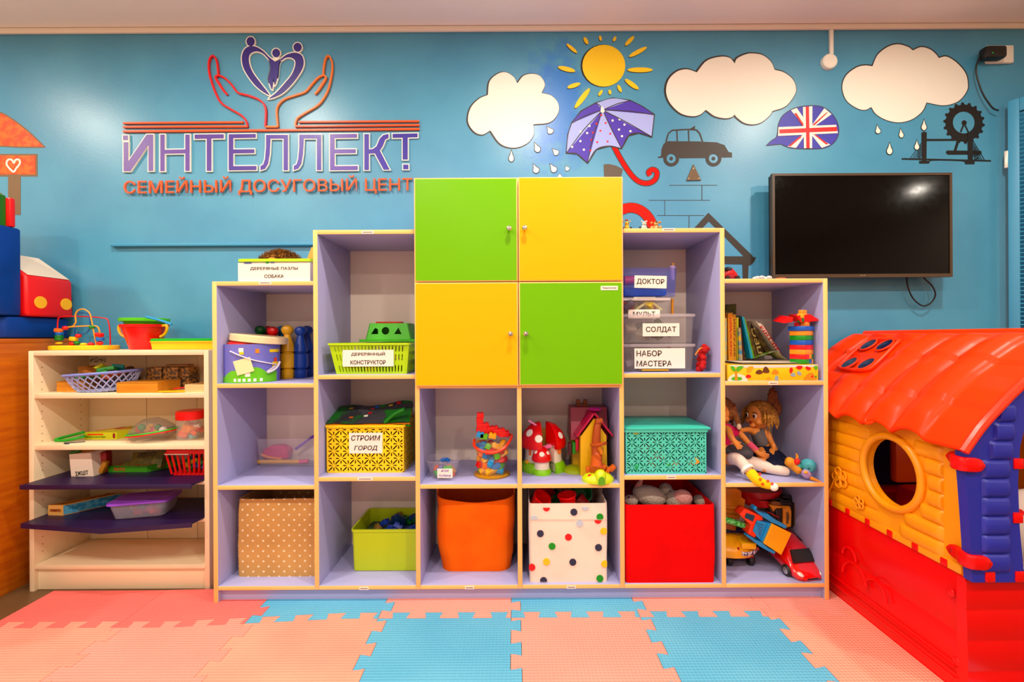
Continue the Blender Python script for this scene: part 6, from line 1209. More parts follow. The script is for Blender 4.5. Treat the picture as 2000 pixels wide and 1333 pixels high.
book('thin lime yellow book beside the yellow lettered one', [(228, 1012), (252, 1012), (246, 520), (222, 525)], yb0, '#c8c81c'); book('short yellow and blue book', [(254, 1010), (292, 1010), (270, 640), (246, 640)], yb0 - .01, ('#e8c428', '#4a90b8'))
book('thin dark red book, first of the leaning ones', [(294, 1006), (312, 1004), (270, 530), (258, 530)], yb0, '#4a1014'); book('dark leaning book with tan spots', [(314, 1002), (382, 994), (300, 560), (262, 505)], yb0 + .03, ('#3a2c18', '#8a7440'))
book('cyan blue leaning book', [(386, 992), (412, 990), (306, 520), (284, 510)], yb0 - .01, '#1ca0c0'); book('thin green edge leaning book beside the cyan one', [(413, 990), (428, 988), (322, 540), (308, 525)], yb0 - .01, '#6aa83a')
book('olive brown leaning book', [(432, 988), (470, 980), (352, 580), (328, 570)], yb0, ('#6a5a28', '#4a3a18')); book('brown leaning book with pale lettering', [(474, 978), (566, 950), (410, 670), (356, 590)], yb0 + .02, ('#4a3214', '#2f2410'), text_='ЛЕС', tc='#c8b070')
book('dark leaning book with cream edge', [(570, 945), (612, 925), (462, 650), (415, 660)], yb0 + .01, ('#3a2a14', '#5a4a20')); book('dark green leaning book behind the white one', [(616, 925), (680, 905), (470, 570), (380, 590)], yb0 + .05, ('#4a4a18', '#2c3010'))
book('white-edged leaning book with red spine, rightmost of the books', [(684, 900), (742, 960), (520, 610), (440, 562)], yb0 - .005, '#ece0d0', text_='ДЕТЯМ')
o = book('thin red leaning book against the white-edged one', [(740, 962), (752, 968), (534, 622), (520, 610)], yb0 - .005, '#d8301c')
g = G(); p_ = [B6(x, y, 1.96) for x, y in ((430, 985), (560, 945), (680, 905), (730, 950), (800, 1000))]; l = crs(p_, False, 5); g.loft([[q, q + Vector((0, .1, 0))] for q in l], False, False)
solo('open_leaflet', g, M('#dcd6b0', .6, 'blotch', col2='#7aa848', sc_=25.), 'open pale green leaflet lying at the foot of the leaning books', 'leaflet')
# brick tower
yv = 1.855; q = B6(958, 1005, yv); k = yv / F / 5.796; s = .061; RZ = 32
t = thing('brick_tower', 'tower of stacked coloured bricks topped by a red-roofed windmill', 'toy tower', (q.x, yv, zb), RZ)
lay_h = 53 * k; BR = {c_: M(h_, .3) for c_, h_ in dict(o='#f09a10', g='#0a8a1c', b='#0c5ab8', r='#dc140c', y='#f4ac10').items()}
def tb(x0, x1, y0, y1, z0, z1, m, nm='brick', bev=.0012): return obj(nm, G().bx(x0, x1, y0, y1, z0, z1, bev), BR.get(m, m), t)
h = s / 2
for i, row in enumerate([(('g', 0, .5), ('b', .5, 1), 'y'), (('r', 0, .5), ('o', .5, 1), 'g'), 'o', 'r', 'b', 'g', 'o']):
    z0, z1 = i * lay_h, (i + 1) * lay_h - .0006
    if isinstance(row, str): tb(-h, h, -h, h, z0, z1, row)
    else:
        for c_, u0, u1 in row[:2]: tb(-h + u0 * s, -h + u1 * s - .012 * (u1 == 1), -h, h, z0, z1, c_)
        tb(h - .0118, h, -h, h, z0, z1, row[2])
z = 7 * lay_h; tb(-h - .006, h + .003, -h - .003, h + .003, z, z + 50 * k, 'b'); z += 50 * k
tb(-.018, .006, -.03, -.006, z, z + 45 * k, M('#d8841c', .35)); tb(-.006, .02, .0, .025, z, z + 45 * k, 'r')
for pts in ([(900, 505), (960, 585), (1155, 560), (1150, 545), (1060, 490)], [(720, 580), (800, 515), (862, 520), (858, 575), (760, 590)]):
    g = G(); y_ = yv - .03; iv = WM[t.name].inverted(); g.prism([iv @ B6(x, yy, y_) for x, yy in pts], (iv.to_3x3() @ Vector((0, .055, .008)))); obj('roof_plate', g, BR['r'], t)
z += 45 * k; tb(-.03, .012, -.022, .0, z, z + 45 * k, M('#0a6a1c', .35)); tb(-.004, .03, -.015, .01, z + 20 * k, z + 62 * k, 'g'); z += 45 * k
tb(-.034, .006, -.022, .0, z, z + 50 * k, 'y'); tb(-.026, .004, -.02, -.002, z + 50 * k, z + 92 * k, 'o')
# things on top of column 6
KT = (1200, 390, 6.25); yv = 1.835
q = P(*cr((1452, 965), KT), yv); t = thing('toy_car', 'small glossy red toy car on the rightmost cubby top', 'toy car', (q.x, yv, TOP1)); T_ = lambda x, y, Y=yv: P(*cr((x, y), KT), Y)
g = G(); R_ = []
for u, w_, zz in ((0, .008, .010), (.08, .018, .019), (.35, .023, .031), (.6, .022, .030), (.85, .018, .018), (1, .008, .009)): R_.append([Vector((q.x - .038 + .066 * u, yv + .022 + w_ * cos(a_), TOP1 + .0035 + zz * .8 + zz * .8 * sin(a_))) for a_ in (2 * pi * j / 16 for j in range(16))])
g.loft(R_); obj('car_body', g, M('#cc0c10', .12, coat=.6), t, True); obj('windscreen', G().ball((q.x - .016, yv + .012, TOP1 + .043), (.017, .014, .010)), BLK, t, True)
for dx in (-.022, .018): obj('wheel', G().lathe([(0, -.004), (.008, -.004), (.008, .004), (0, .004)], (q.x + dx, yv + .002, TOP1 + .008), 16, r=rot(90)), BLK, t, True)
a, b = P(1478, 543, 1.82), P(1511, 543, 1.82); c = (a + b) / 2; g = G(); rnd = random.Random(3)
for k_ in range(12): g.ball((a.x + (b.x - a.x) * rnd.random(), 1.83 + rnd.uniform(-.01, .01), TOP1 + rnd.uniform(.004, .009)), (.010, .008, .006), None, 10, 6)
solo('white_tangle', g, M('#e4d6cc', .8), 'crumpled white string toy below the television corner on the cubby top', 'toy')
c = P(1526, 543, 1.82); solo('orange_piece', G().ball((c.x, 1.83, TOP1 + .003), (.018, .014, .004)).ball((c.x + .01, 1.83, TOP1 + .003), (.014, .014, .004)), M('#e05a1c', .5), 'small orange piece below the television corner on the cubby top', 'toy')
c = P(1560, 543, 1.83); solo('dark_piece', G().ball((c.x, 1.84, TOP1 + .003), (.022, .012, .003)), BLK, 'flat dark piece beside the small orange one on the cubby top', 'toy')
# ---------------------------------------------------------------- dolls
K6D = (1400, 740, 6.06)
def D6(x, y, Y): return P(*cr((x, y), K6D), Y)
def skin(name, pts, edges, mat, par, sub=2, root=0):
    """one continuous surface grown round a skeleton: pts = [(Vector, radius or (rx, ry))]"""
    me = bpy.data.meshes.new(name); bm = bmesh.new(); ly = bm.verts.layers.skin.verify()
    vs = []
    for p, r in pts:
        v = bm.verts.new(p); v[ly].radius = r if hasattr(r, '__len__') else (r, r); vs.append(v)
    for i, j in edges: bm.edges.new((vs[i], vs[j]))
    vs[root][ly].use_root = True
    bm.to_mesh(me); bm.free(); o = bpy.data.objects.new(name, me); C.objects.link(o)
    o.modifiers.new('skin', 'SKIN').use_smooth_shade = True; ss = o.modifiers.new('sub', 'SUBSURF'); ss.levels = ss.render_levels = sub
    bpy.context.view_layer.update(); m2 = bpy.data.meshes.new_from_object(o.evaluated_get(bpy.context.evaluated_depsgraph_get())); bpy.data.objects.remove(o); bpy.data.meshes.remove(me)
    m2.transform(WM[par.name].inverted()); m2.materials.clear(); m2.materials.append(mat); m2.polygons.foreach_set('use_smooth', [True] * len(m2.polygons)); m2.polygons.foreach_set('material_index', [0] * len(m2.polygons))
    o = bpy.data.objects.new(name, m2); C.objects.link(o); o.parent = par; WM[o.name] = WM[par.name]; return o
def chain(n0, pts): return [(n0 + i, n0 + i + 1) for i in range(len(pts) - 1)]
SKN = M('#d88c50', .45)
def hand(pts, edges, wrist_i, w, d, side, s=1.):
    """palm, four fingers and thumb grown from wrist vertex; d = direction, side = towards the thumb"""
    d = d.normalized(); side = (side - d * side.dot(d)).normalized(); dn = d.cross(side)
    pi_ = len(pts); pts.append((w + d * .011 * s, (.0075 * s, .0055 * s))); edges.append((wrist_i, pi_))
    for k, L in enumerate((.011, .013, .012, .009)):
        o_ = side * (.006 - .004 * k) * s; b_ = len(pts); pts += [(w + d * .017 * s + o_, .0026 * s), (w + d * (.017 + L * .6) * s + o_ * 1.3 + dn * .001 * s, .0024 * s), (w + d * (.017 + L) * s + o_ * 1.35 + dn * .004 * s, .002 * s)]
        edges += [(pi_, b_), (b_, b_ + 1), (b_ + 1, b_ + 2)]
    b_ = len(pts); pts += [(w + d * .009 * s + side * .009 * s, .0028 * s), (w + d * .017 * s + side * .014 * s, .0024 * s)]; edges += [(pi_, b_), (b_, b_ + 1)]
def head(par, c, r, fdir, up, hair_m, seed, body_pts=None):
    """doll head facing fdir: face with eyes, nose, mouth, ears; hair as child"""
    f = fdir.normalized(); r3 = f.cross(up).normalized(); u = r3.cross(f).normalized(); B = Matrix((r3, -f, u)).transposed().to_4x4()
    T = Matrix.Translation(c) @ B
    g = G(T); n = 24; R_ = []
    for i in range(15):
        a = -pi / 2 + pi * i / 14; z = r * 1.05 * sin(a); q = r * cos(a) * (1 if a > -.3 else .92 + .02 * a); R_.append([Vector((q * .93 * cos(t_), q * (1 if sin(t_) > 0 else .95) * sin(t_), z)) for t_ in (2 * pi * j / n for j in range(n))])
    g.loft(R_); g.ball((0, -r * .93, -r * .22), (r * .11, r * .13, r * .10)); g.ball((r * .45, -r * .62, -r * .38), (r * .28, r * .24, r * .24)); g.ball((-r * .45, -r * .62, -r * .38), (r * .28, r * .24, r * .24)); g.ball((0, -r * .74, -r * .66), (r * .26, r * .2, r * .2))
    for s_ in (-1, 1): g.ball((s_ * r * .93, 0, -r * .12), (r * .09, r * .16, r * .22))
    obj('head', g, SKN, par, True)
    for s_ in (-1, 1):
        e = obj('eye', G(T).ball((s_ * r * .34, -r * .86, r * .06), (r * .15, r * .10, r * .18), rot(0, 0, s_ * 16)), M('#efe6dc', .3), par, True)
        obj('iris', G(T).ball((s_ * r * .335, -r * .935, r * .05), (r * .10, r * .05, r * .13)), M('#1c1a24', .15), e, True); obj('eyebrow', G(T).tube([(s_ * r * .18, -r * .93, r * .30), (s_ * r * .36, -r * .90, r * .35), (s_ * r * .52, -r * .78, r * .28)], r * .03, 6), M('#6a3a14', .6), e, True)
    obj('mouth', G(T).ball((0, -r * .92, -r * .50), (r * .16, r * .06, r * .05)), M('#b03a30', .4), par, True)
    return T
# blond doll at the back
Yd = 2.03; hc = D6(505, 430, Yd); rh = .058
t = thing('doll', 'blond doll in grey shirt and navy skirt sitting at the back', 'doll', (hc.x, Yd, Z2))
HP, CH, NK = D6(560, 830, Yd), D6(500, 640, Yd), D6(510, 565, Yd)
pts = [(HP, (.034, .028)), (D6(520, 740, Yd), (.030, .025)), (CH, (.034, .026)), (NK, .013), (D6(508, 520, Yd), .016)]; ed = chain(0, pts)
b0 = len(pts); sh = [D6(400, 610, Yd - .01), D6(350, 605, Yd - .03), D6(300, 612, Yd - .045)]; pts += [(sh[0], .015), (sh[1], .012), (sh[2], .010)]; ed += [(2, b0), (b0, b0 + 1), (b0 + 1, b0 + 2)]; hand(pts, ed, b0 + 2, sh[2], Vector((-1, -.5, .05)), Vector((0, -.2, 1)))
b0 = len(pts); sh = [D6(605, 650, Yd - .01), D6(640, 740, Yd - .03), D6(672, 790, Yd - .05)]; pts += [(sh[0], .015), (sh[1], .012), (sh[2], .010)]; ed += [(2, b0), (b0, b0 + 1), (b0 + 1, b0 + 2)]; hand(pts, ed, b0 + 2, sh[2], Vector((.35, -.3, -1)), Vector((-1, -.2, 0)))
for dx, px in ((-.02, 520), (.028, 640)):
    b0 = len(pts); k1, k2, k3 = D6(px, 900, Yd - .07), D6(px + 40, 960, Yd - .12), D6(px + 60, 990, Yd - .135); k1.z = max(k1.z, Z2 + .035); k2.z = Z2 + .022; k3.z = Z2 + .022; pts += [(HP + Vector((dx, -.02, -.004)), .024), (k1, .021), (k2, .016), (k3, .015)]; ed += [(0, b0)] + chain(b0, [0] * 4)
skin('body', pts, ed, SKN, t)
skin('shirt', [(D6(550, 820, Yd), (.042, .036)), (D6(520, 720, Yd), (.039, .033)), (CH, (.040, .032)), (D6(510, 590, Yd), (.022, .02)), (D6(425, 608, Yd - .01), .019), (D6(595, 640, Yd - .01), .019)], [(0, 1), (1, 2), (2, 3), (2, 4), (2, 5)], M('#6a6464', .8, 'fabric'), t)
g = G(); NV = M('#12162e', .85, 'fabric'); R_ = []
for i, (q_, rx_, ry_) in enumerate([(D6(545, 780, Yd), .036, .034), (D6(580, 850, Yd - .03), .056, .058), (D6(610, 930, Yd - .05), .070, .080), (D6(620, 990, Yd - .055), .074, .085)]):
    z_ = max(q_.z, Z2 + .003); R_.append([Vector((q_.x + rx_ * cos(a_) * (1 + .07 * sin(9 * a_) * (i > 0)), q_.y + ry_ * sin(a_) * (1 + .07 * sin(9 * a_) * (i > 0)), z_)) for a_ in (2 * pi * j / 48 for j in range(48))])
obj('skirt', g.loft(R_), NV, t, True, ang=70)
HT = head(t, hc, rh, Vector((-.93, -.36, -.05)), Vector((0, 0, 1)), None, 1)
HR = M('#b8823c', .55, 'fuzz', col2='#8a5a20', sc_=90.); g = G(HT)
R_ = []
for i in range(11):
    a = -.55 + (pi / 2 + .55) * i / 10; R_.append([Vector((rh * 1.1 * .95 * cos(a) * cos(t_), max(rh * 1.12 * cos(a) * sin(t_), -rh * (.62 if a < .75 else 1.1)), rh * 1.1 * sin(a) + rh * .04)) for t_ in (2 * pi * j / 28 for j in range(28))])
g.loft(R_)
for k_ in range(44):
    th = -.6 + 4.3 * (k_ % 22) / 21; z0 = rh * (.95 - .2 * (k_ // 22)); p0 = Vector((rh * .5 * cos(th), rh * .5 * sin(th), z0)); p1 = Vector((rh * 1.12 * cos(th), rh * 1.08 * sin(th), rh * .25)); p2 = Vector((rh * 1.22 * cos(th), rh * 1.22 * sin(th), -rh * (.45 + .25 * sin(k_ * 2.3))))
    g.tube([p0, p1, p2, p2 * 1.02 + Vector((0, 0, -rh * .2))], [rh * .10, rh * .12, rh * .10, rh * .03], 6, sm=0)
hr = obj('hair', g, HR, t, True)
g = G(); rnd = random.Random(9)
for x, y, rx, rz, an in ((690, 300, .017, .030, 12), (725, 370, .014, .032, 8), (655, 240, .013, .028, -8), (640, 170, .007, .020, -4), (690, 200, .009, .022, 6), (665, 130, .004, .012, 2)): g.ball(D6(x, y, Yd + .025), (rx, .014, rz), rot(0, an), 14, 10)
for k_ in range(18): k2 = rnd.uniform(-1, 1); g.tube([D6(630 + k2 * 30, 300, Yd + .01), D6(655 + k2 * 45, 210, Yd + .012), D6(660 + k2 * 60, 120 + abs(k2) * 60, Yd + .02)], [.005, .006, .0012], 6, sm=4)
obj('ponytail', g, M('#8a4a1c', .6, 'fuzz', sc_=90.), t, True)
# front doll leaning on the divider, legs stretched forward
hc2 = Vector((.886, 1.985, D6(90, 380, 1.985).z)); rh2 = .056
t = thing('doll', 'brown-haired doll in pink top and white tights, one yellow sock over the shelf edge', 'doll', (.9, 1.93, Z2))
HP, CH, NK = Vector((.895, 1.945, Z2 + .065)), Vector((.882, 1.97, D6(150, 600, 1.97).z)), Vector((.884, 1.98, D6(150, 500, 1.98).z))
pts = [(HP, (.033, .028)), (HP.lerp(CH, .5), (.029, .025)), (CH, (.033, .027)), (NK, .013), (NK + Vector((0, 0, .02)), .015)]; ed = chain(0, pts)
b0 = len(pts); sh = [D6(140, 600, 1.92), D6(165, 690, 1.89), D6(205, 745, 1.88)]; sh[0].x = max(sh[0].x, .858); pts += [(sh[0], .015), (sh[1], .014), (sh[2], .011)]; ed += [(2, b0), (b0, b0 + 1), (b0 + 1, b0 + 2)]; hand(pts, ed, b0 + 2, sh[2], Vector((.6, -.3, -.75)), Vector((.8, 0, .6)), 1.25)
b0 = len(pts); sh = [D6(250, 620, 1.975), D6(380, 770, 1.955), D6(500, 890, 1.93)]; pts += [(sh[0], .015), (sh[1], .012), (sh[2], .010)]; ed += [(2, b0), (b0, b0 + 1), (b0 + 1, b0 + 2)]; hand(pts, ed, b0 + 2, sh[2], Vector((.9, -.2, -.25)), Vector((.2, -.3, 1)), 1.3)
LA = [HP + Vector((-.008, -.025, -.004)), D6(250, 940, 1.875), D6(400, 1120, 1.815), D6(500, 1225, 1.795), D6(640, 1275, 1.775)]; LB_ = [HP + Vector((.026, -.015, -.008)), D6(470, 1010, 1.93), D6(700, 1085, 1.90), D6(800, 1110, 1.885), D6(870, 1130, 1.88)]
LA[0].x = max(LA[0].x, .872)
for q_ in LB_: q_.z = max(q_.z, Z2 + .020)
for i_ in (1, 2): LA[i_].z = max(LA[i_].z, Z2 + .022)
rl_ = [.030, .025, .019, .017, .012]
for L in (LA, LB_):
    b0 = len(pts); pts += [(p_, r_ * .85) for p_, r_ in zip(L, rl_)]; ed += [(0, b0)] + chain(b0, L)
skin('body', pts, ed, SKN, t); TIG = M('#e6d2c4', .75, 'fabric', col2='#dcc4b8')
skin('tights', [(p_, r_ * 1.08) for p_, r_ in zip(LA[:3], rl_)], chain(0, LA[:3]), TIG, t); skin('tights', [(p_, r_ * 1.18) for p_, r_ in zip(LB_, rl_[:2] + [.018, .019, .015])], chain(0, LB_), TIG, t)
so = skin('sock', [(LA[2].lerp(LA[1], .22), .024), (LA[2].lerp(LA[3], .4), .022), (LA[3], .021), (LA[3].lerp(LA[4], .6), .018), (LA[4] + Vector((.006, -.004, -.002)), .014)], chain(0, [0] * 5), M('#f4c80c', .75, 'fabric'), t)
obj('sock_cuff', G().lathe([(.021, -.007), (.026, -.006), (.026, .006), (.021, .007)], LA[2].lerp(LA[1], .24), 20, cap=False, r=(LA[1] - LA[2]).to_track_quat('Z', 'Y').to_matrix().to_4x4()), WHT, so, True)
obj('toe_patch', G().ball(LA[4] + Vector((.008, -.006, -.001)), (.016, .014, .0155)), WHT, so, True)
for x, y, Y_ in ((545, 1250, 1.772), (515, 1195, 1.773), (605, 1215, 1.764), (655, 1245, 1.760), (510, 1128, 1.79)): obj('sock_motif', G().lathe([(.0022, -.001), (.0055, -.001), (.0055, .001), (.0022, .001)], D6(x, y, Y_), 12, cap=False, r=rot(90)), M('#d84a1c', .6), so, True)
skin('top', [(HP.lerp(CH, .2), (.040, .035)), (CH, (.039, .033)), (NK - Vector((0, 0, .008)), .02), (D6(148, 605, 1.92).lerp(CH, .1), .02), (D6(265, 640, 1.97), .019)], [(0, 1), (1, 2), (1, 3), (1, 4)], M('#d83a6a', .75, 'fabric'), t)
skin('sleeve', [(D6(360, 750, 1.957), .0145), (D6(450, 835, 1.945), .0155), (D6(485, 872, 1.935), .0145)], [(0, 1), (1, 2)], M('#e0607a', .75, 'fabric'), t)
skin('skirt', [(HP.lerp(CH, .45), (.038, .036)), (HP + Vector((.012, -.02, .006)), (.046, .036)), (D6(330, 840, 1.92), (.040, .030)), (D6(430, 925, 1.91), (.030, .022))], chain(0, [0] * 4), M('#4a464c', .8, 'fabric'), t)
HT = head(t, hc2, rh2, Vector((-.55, -.8, -.15)), Vector((.05, 0, 1)), None, 2); g = G(HT); R_ = []
for i in range(11):
    a = -.5 + (pi / 2 + .5) * i / 10; R_.append([Vector((rh2 * 1.05 * cos(a) * cos(t_), max(rh2 * 1.12 * cos(a) * sin(t_), -rh2 * (.6 if a < .75 else 1.1)), rh2 * 1.1 * sin(a) + rh2 * .03)) for t_ in (2 * pi * j / 28 for j in range(28))])
g.loft(R_)
for k_ in range(26):
    th = -.3 + 3.8 * k_ / 25; g.tube([Vector((rh2 * .9 * cos(th), rh2 * .9 * sin(th), rh2 * .5)), Vector((rh2 * 1.15 * cos(th), rh2 * 1.15 * sin(th), -rh2 * .3)), Vector((rh2 * 1.35 * cos(th), rh2 * 1.1 * sin(th), -rh2 * (1.1 + .3 * sin(k_ * 1.7))))], [.008, .009, .004], 6, sm=3)
obj('hair', g, M('#6a3a18', .6, 'fuzz', col2='#8a5a2c', sc_=90.), t, True); obj('hair_tie', G().ball(D6(262, 570, 1.93), (.010, .008, .013)), M('#d8c0a0', .6), t, True)
# rag doll lying on its side
Yr = 1.862; q = D6(900, 1050, Yr); t = thing('rag_doll', 'small tan toy figure with teal hat lying by the right panel', 'toy figure', (q.x, Yr, Z2))
TAN, TEA, LLA = M('#d09038', .7, 'blotch', col2='#c07c28'), M('#4a98a0', .6), M('#a88ab0', .5)
c = D6(850, 970, Yr); zc = Z2 + .019
skin('body', [(D6(800, 960, Yr + .02), .019), (D6(870, 985, Yr + .01), .024), (D6(925, 1050, Yr), .018), (D6(985, 1115, Yr - .03), .014)], chain(0, [0] * 4), TAN, t)
obj('mouth', G().tube([D6(785, 935, Yr - .005), D6(800, 950, Yr - .007), D6(815, 945, Yr - .006)], .0015, 6), BLK, t, True); obj('red_scarf', G().ball(D6(950, 985, Yr - .01), (.011, .011, .014), rot(0, 20)), M('#cc2418', .6), t, True); obj('raised_arm', G().tube([D6(945, 960, Yr), D6(952, 920, Yr), D6(940, 890, Yr)], [.006, .005, .003], 8), TAN, t, True)
obj('shirt', G().ball(D6(960, 1040, Yr - .005), (.018, .016, .014), rot(0, 10)), M('#3f8a84', .6), t, True)
hc_ = D6(1085, 1050, Yr - .03); obj('hat', G().lathe([(.004, -.012), (.016, -.010), (.026, .004), (.029, .016), (.026, .015), (.015, -.005), (0, -.008)], hc_, 24, 1, 1, r=rot(-60, 70, 0), cap=False), TEA, t, True)
obj('snout', G().ball(D6(1060, 1130, Yr - .035), (.017, .014, .02), rot(0, -40)), LLA, t, True); obj('eye', G().ball(D6(1055, 1110, Yr - .049), (.007, .005, .006)), M('#e8a82a', .4), t, True)
obj('beak', G().tube([D6(1105, 1175, Yr - .04), D6(1180, 1205, Yr - .05), D6(1255, 1238, Yr - .06)], [.008, .0055, .003], 8), M('#d88a1c', .45), t, True)
# ---------------------------------------------------------------- bottom right cubby: vehicles
K7 = (1400, 940, 5.552)
def V7(x, y, Y): return P(*cr((x, y), K7), Y)
def flat7(par, nm, l, Y, dep, m, bev=.002, top=Vector((0, 0, 0))):
    g = G(); g.prism([V7(x, y, Y) for x, y in l], (top.x, dep, top.z))
    if bev: bmesh.ops.bevel(g.bm, geom=list(g.bm.edges), offset=bev, segments=2, affect='EDGES', profile=.5)
    return obj(nm, g, m, par, True)
CRD, TYB = M('#d40a0c', .12, coat=.8), M('#14110f', .5)
def car(T, L, W, hgt, m, par, nwin=True):
    """toy car: x across, -y forward"""
    g = G(T); R_ = []
    secs = [(-.5, .30, .10, .20, .24, .26), (-.46, .42, .06, .26, .34, .34), (-.40, .48, .05, .38, .40, .42), (-.30, .50, .05, .46, .42, .50), (-.15, .50, .05, .54, .40, .86), (.12, .50, .05, .56, .38, 1.0), (.28, .50, .06, .56, .38, .94), (.42, .48, .08, .52, .36, .66), (.5, .42, .14, .46, .34, .50)]
    for y, hw, zb_, zbelt, rw, zr in secs:
        l = [(-hw * .9, zb_), (-hw, zb_ + .08), (-hw, zbelt * .75), (-hw * .97, zbelt), (-rw * .97, zbelt + (zr - zbelt) * .6), (-rw * .75, zr), (0, zr + .02)]; l = l + [(-x, z) for x, z in l[-2::-1]]
        R_.append([Vector((x * W, y * L, z * hgt)) for x, z in l])
    g.loft(R_); return obj('car_body', g, m, par, True, ang=50)
nose = V7(930, 1085, 1.835); nose.z = Z3
t = thing('toy_sports_car', 'glossy red toy sports car at the front right of the vehicle cubby', 'toy car', nose)
T = Matrix.Translation((nose.x + .012, 1.965, Z3 + .006)) @ rot(0, 0, -14) @ rot(-14) @ rot(0, -3)
T = Matrix.Translation((nose.x + .006, 1.945, Z3 + .028)) @ rot(0, 0, 9) @ rot(15)
W_, L_, Hh = .135, .27, .092; car(T, L_, W_, Hh, CRD, t)
def onc(x, y, z): return (x * W_, y * L_, z * Hh)
obj('windscreen', G(T).prism([onc(-.38, -.30, .53), onc(.38, -.30, .53), onc(.31, -.16, .88), onc(-.31, -.16, .88)], (0, -.003, .004)), BLK, t, True)
for s_ in (-1, 1):
    hl = obj('headlight', G(T).ball(onc(s_ * .34, -.445, .33), (.013, .012, .006), rot(0, s_ * -18, s_ * 25)), M('#e8e0d8', .1), t, True)
    obj('side_window', G(T).prism([onc(s_ * .485, -.06, .60), onc(s_ * .41, -.02, .86), onc(s_ * .395, .22, .88), onc(s_ * .485, .26, .60)], (s_ * .002, 0, 0)), BLK, t, True)
    for y in (-.28, .30):
        cc = onc(s_ * .49, y, .14); w_ = obj('wheel', G(T).lathe([(0, -.009), (.020, -.009), (.023, -.005), (.023, .005), (.020, .009), (0, .009)], cc, 24, r=rot(0, 90)), TYB, t, True)
        obj('hub_cap', G(T).lathe([(0, 0), (.015, 0), (.012, .002), (.004, .0035), (0, .004)], (cc[0] + s_ * .0085, cc[1], cc[2]), 10, r=rot(0, 90 * s_)), M('#b8b4b0', .25, metal=.8), w_, True)
obj('grille', G(T).box(onc(.0, -.497, .19), (.05, .004, .009), None, .002), BLK, t, True); obj('badge', G(T).ball(onc(0, -.485, .27), (.004, .003, .003)), M('#d8d0c8', .2, metal=.6), t, True)
# tow truck lying on top
Yt = 1.875; t = thing('toy_tow_truck', 'orange and blue toy truck with yellow plate, tipped over the red car', 'toy truck', V7(500, 700, Yt)); BLT, ORT = M('#1c8cc8', .35), M('#e84a10', .35)
flat7(t, 'cab', [(245, 365), (300, 302), (495, 385), (500, 430), (430, 430), (390, 540), (430, 590), (410, 618), (335, 575), (370, 480)], Yt, .05, ORT); flat7(t, 'cab_window', [(322, 348), (415, 378), (392, 442), (303, 398)], Yt - .002, .004, M('#16384a', .2), 0)
flat7(t, 'bed', [(440, 425), (568, 460), (480, 655), (385, 555)], Yt + .002, .04, BLT)
g = G()
for k_ in range(5): p0_, p1_ = V7(440 + k_ * 9 - 14, 470 + k_ * 26 - 14, Yt + .001), V7(500 + k_ * -8 + 4, 480 + k_ * 28, Yt + .001); g.tube([p0_, p1_], .0012, 6)
obj('bed_grooves', g, M('#0c5a90', .4), t, True)
flat7(t, 'side_rail', [(395, 310), (415, 272), (440, 285), (430, 318), (500, 350), (560, 362), (640, 425), (762, 490), (750, 524), (640, 470), (590, 450), (470, 372)], Yt - .006, .03, BLT); flat7(t, 'side_rail', [(322, 600), (345, 590), (430, 640), (490, 665), (560, 730), (640, 770), (625, 798), (470, 715), (420, 675)], Yt - .006, .03, BLT)
flat7(t, 'cross_bar', [(565, 455), (600, 465), (515, 670), (480, 655)], Yt - .004, .03, BLT); flat7(t, 'yellow_plate', [(600, 465), (810, 570), (700, 805), (508, 678)], Yt - .010, .012, M('#f4b40c', .35), .001); flat7(t, 'plate_edge', [(612, 480), (795, 572), (698, 785), (522, 675)], Yt - .0112, .003, M('#eaa808', .35), 0)
# yellow car at the left front
Yc = 1.875; t = thing('toy_yellow_car', 'yellow toy car with broad curved front at the left front of the vehicle cubby', 'toy car', V7(310, 870, Yc)); YC = M('#f0a80c', .3)
X0 = XA6 + .004; front = V7(555, 790, Yc); wid = front.x - X0; cx_, zc_ = X0 + wid * .42, V7(300, 800, Yc).z
g = G(); R_ = []
for zz, rx_, ry_ in [(-.030, .90, .70), (-.022, 1.0, .98), (.0, 1.02, 1.0), (.010, 1.0, .96), (.024, .88, .80), (.040, .62, .55), (.044, .4, .4)]:
    R_.append([Vector((max(X0, cx_ + wid * .58 * rx_ * cos(a_)), 2.0 + .115 * ry_ * sin(a_), zc_ + zz)) for a_ in (2 * pi * j / 40 for j in range(40))])
obj('car_body', g.loft(R_), YC, t, True, ang=60); obj('hood_block', G().box((V7(340, 725, 1.90).x, 1.925, zc_ + .026), (.062, .07, .028), None, .006), M('#f4b414', .3), t, True)
q1, q2 = V7(215, 790, Yc), V7(500, 790, Yc); g = G(); g.sheet(lambda u, v: Vector((q1.x + (q2.x - q1.x) * u, 1.882 + .030 * ((u - .45) * 2) ** 2, zc_ - .010 + .016 * v + .004 * u)), 14, 2); obj('front_sticker', g, M('#e8d4d0', .4, 'blotch', col2='#2a1c5a', sc_=120.), t, True)
for px in (235, 445): obj('side_lamp', G().ball(V7(px, 735, 1.895), (.005, .005, .007)), M('#a8301c', .3), t, True)
obj('under_tray', G().bx(X0 + .01, front.x - .03, 1.93, 2.06, zc_ - .042, zc_ - .03), M('#a81810', .4), t, True)
for px in (150, 385):
    c_ = V7(px, 900, 1.93); c_.x = max(c_.x, X0 + .012); r_ = .022; obj('wheel', G().lathe([(0, -.011), (r_ * .85, -.011), (r_, -.006), (r_, .006), (r_ * .85, .011), (0, .011)], (c_.x, 1.945, Z3 + r_ + .0005), 24, r=rot(0, 90)), TYB, t, True); obj('wheel', G().lathe([(0, -.011), (r_ * .85, -.011), (r_, -.006), (r_, .006), (r_ * .85, .011), (0, .011)], (c_.x, 2.05, Z3 + r_ + .0005), 24, r=rot(0, 90)), TYB, t, True)
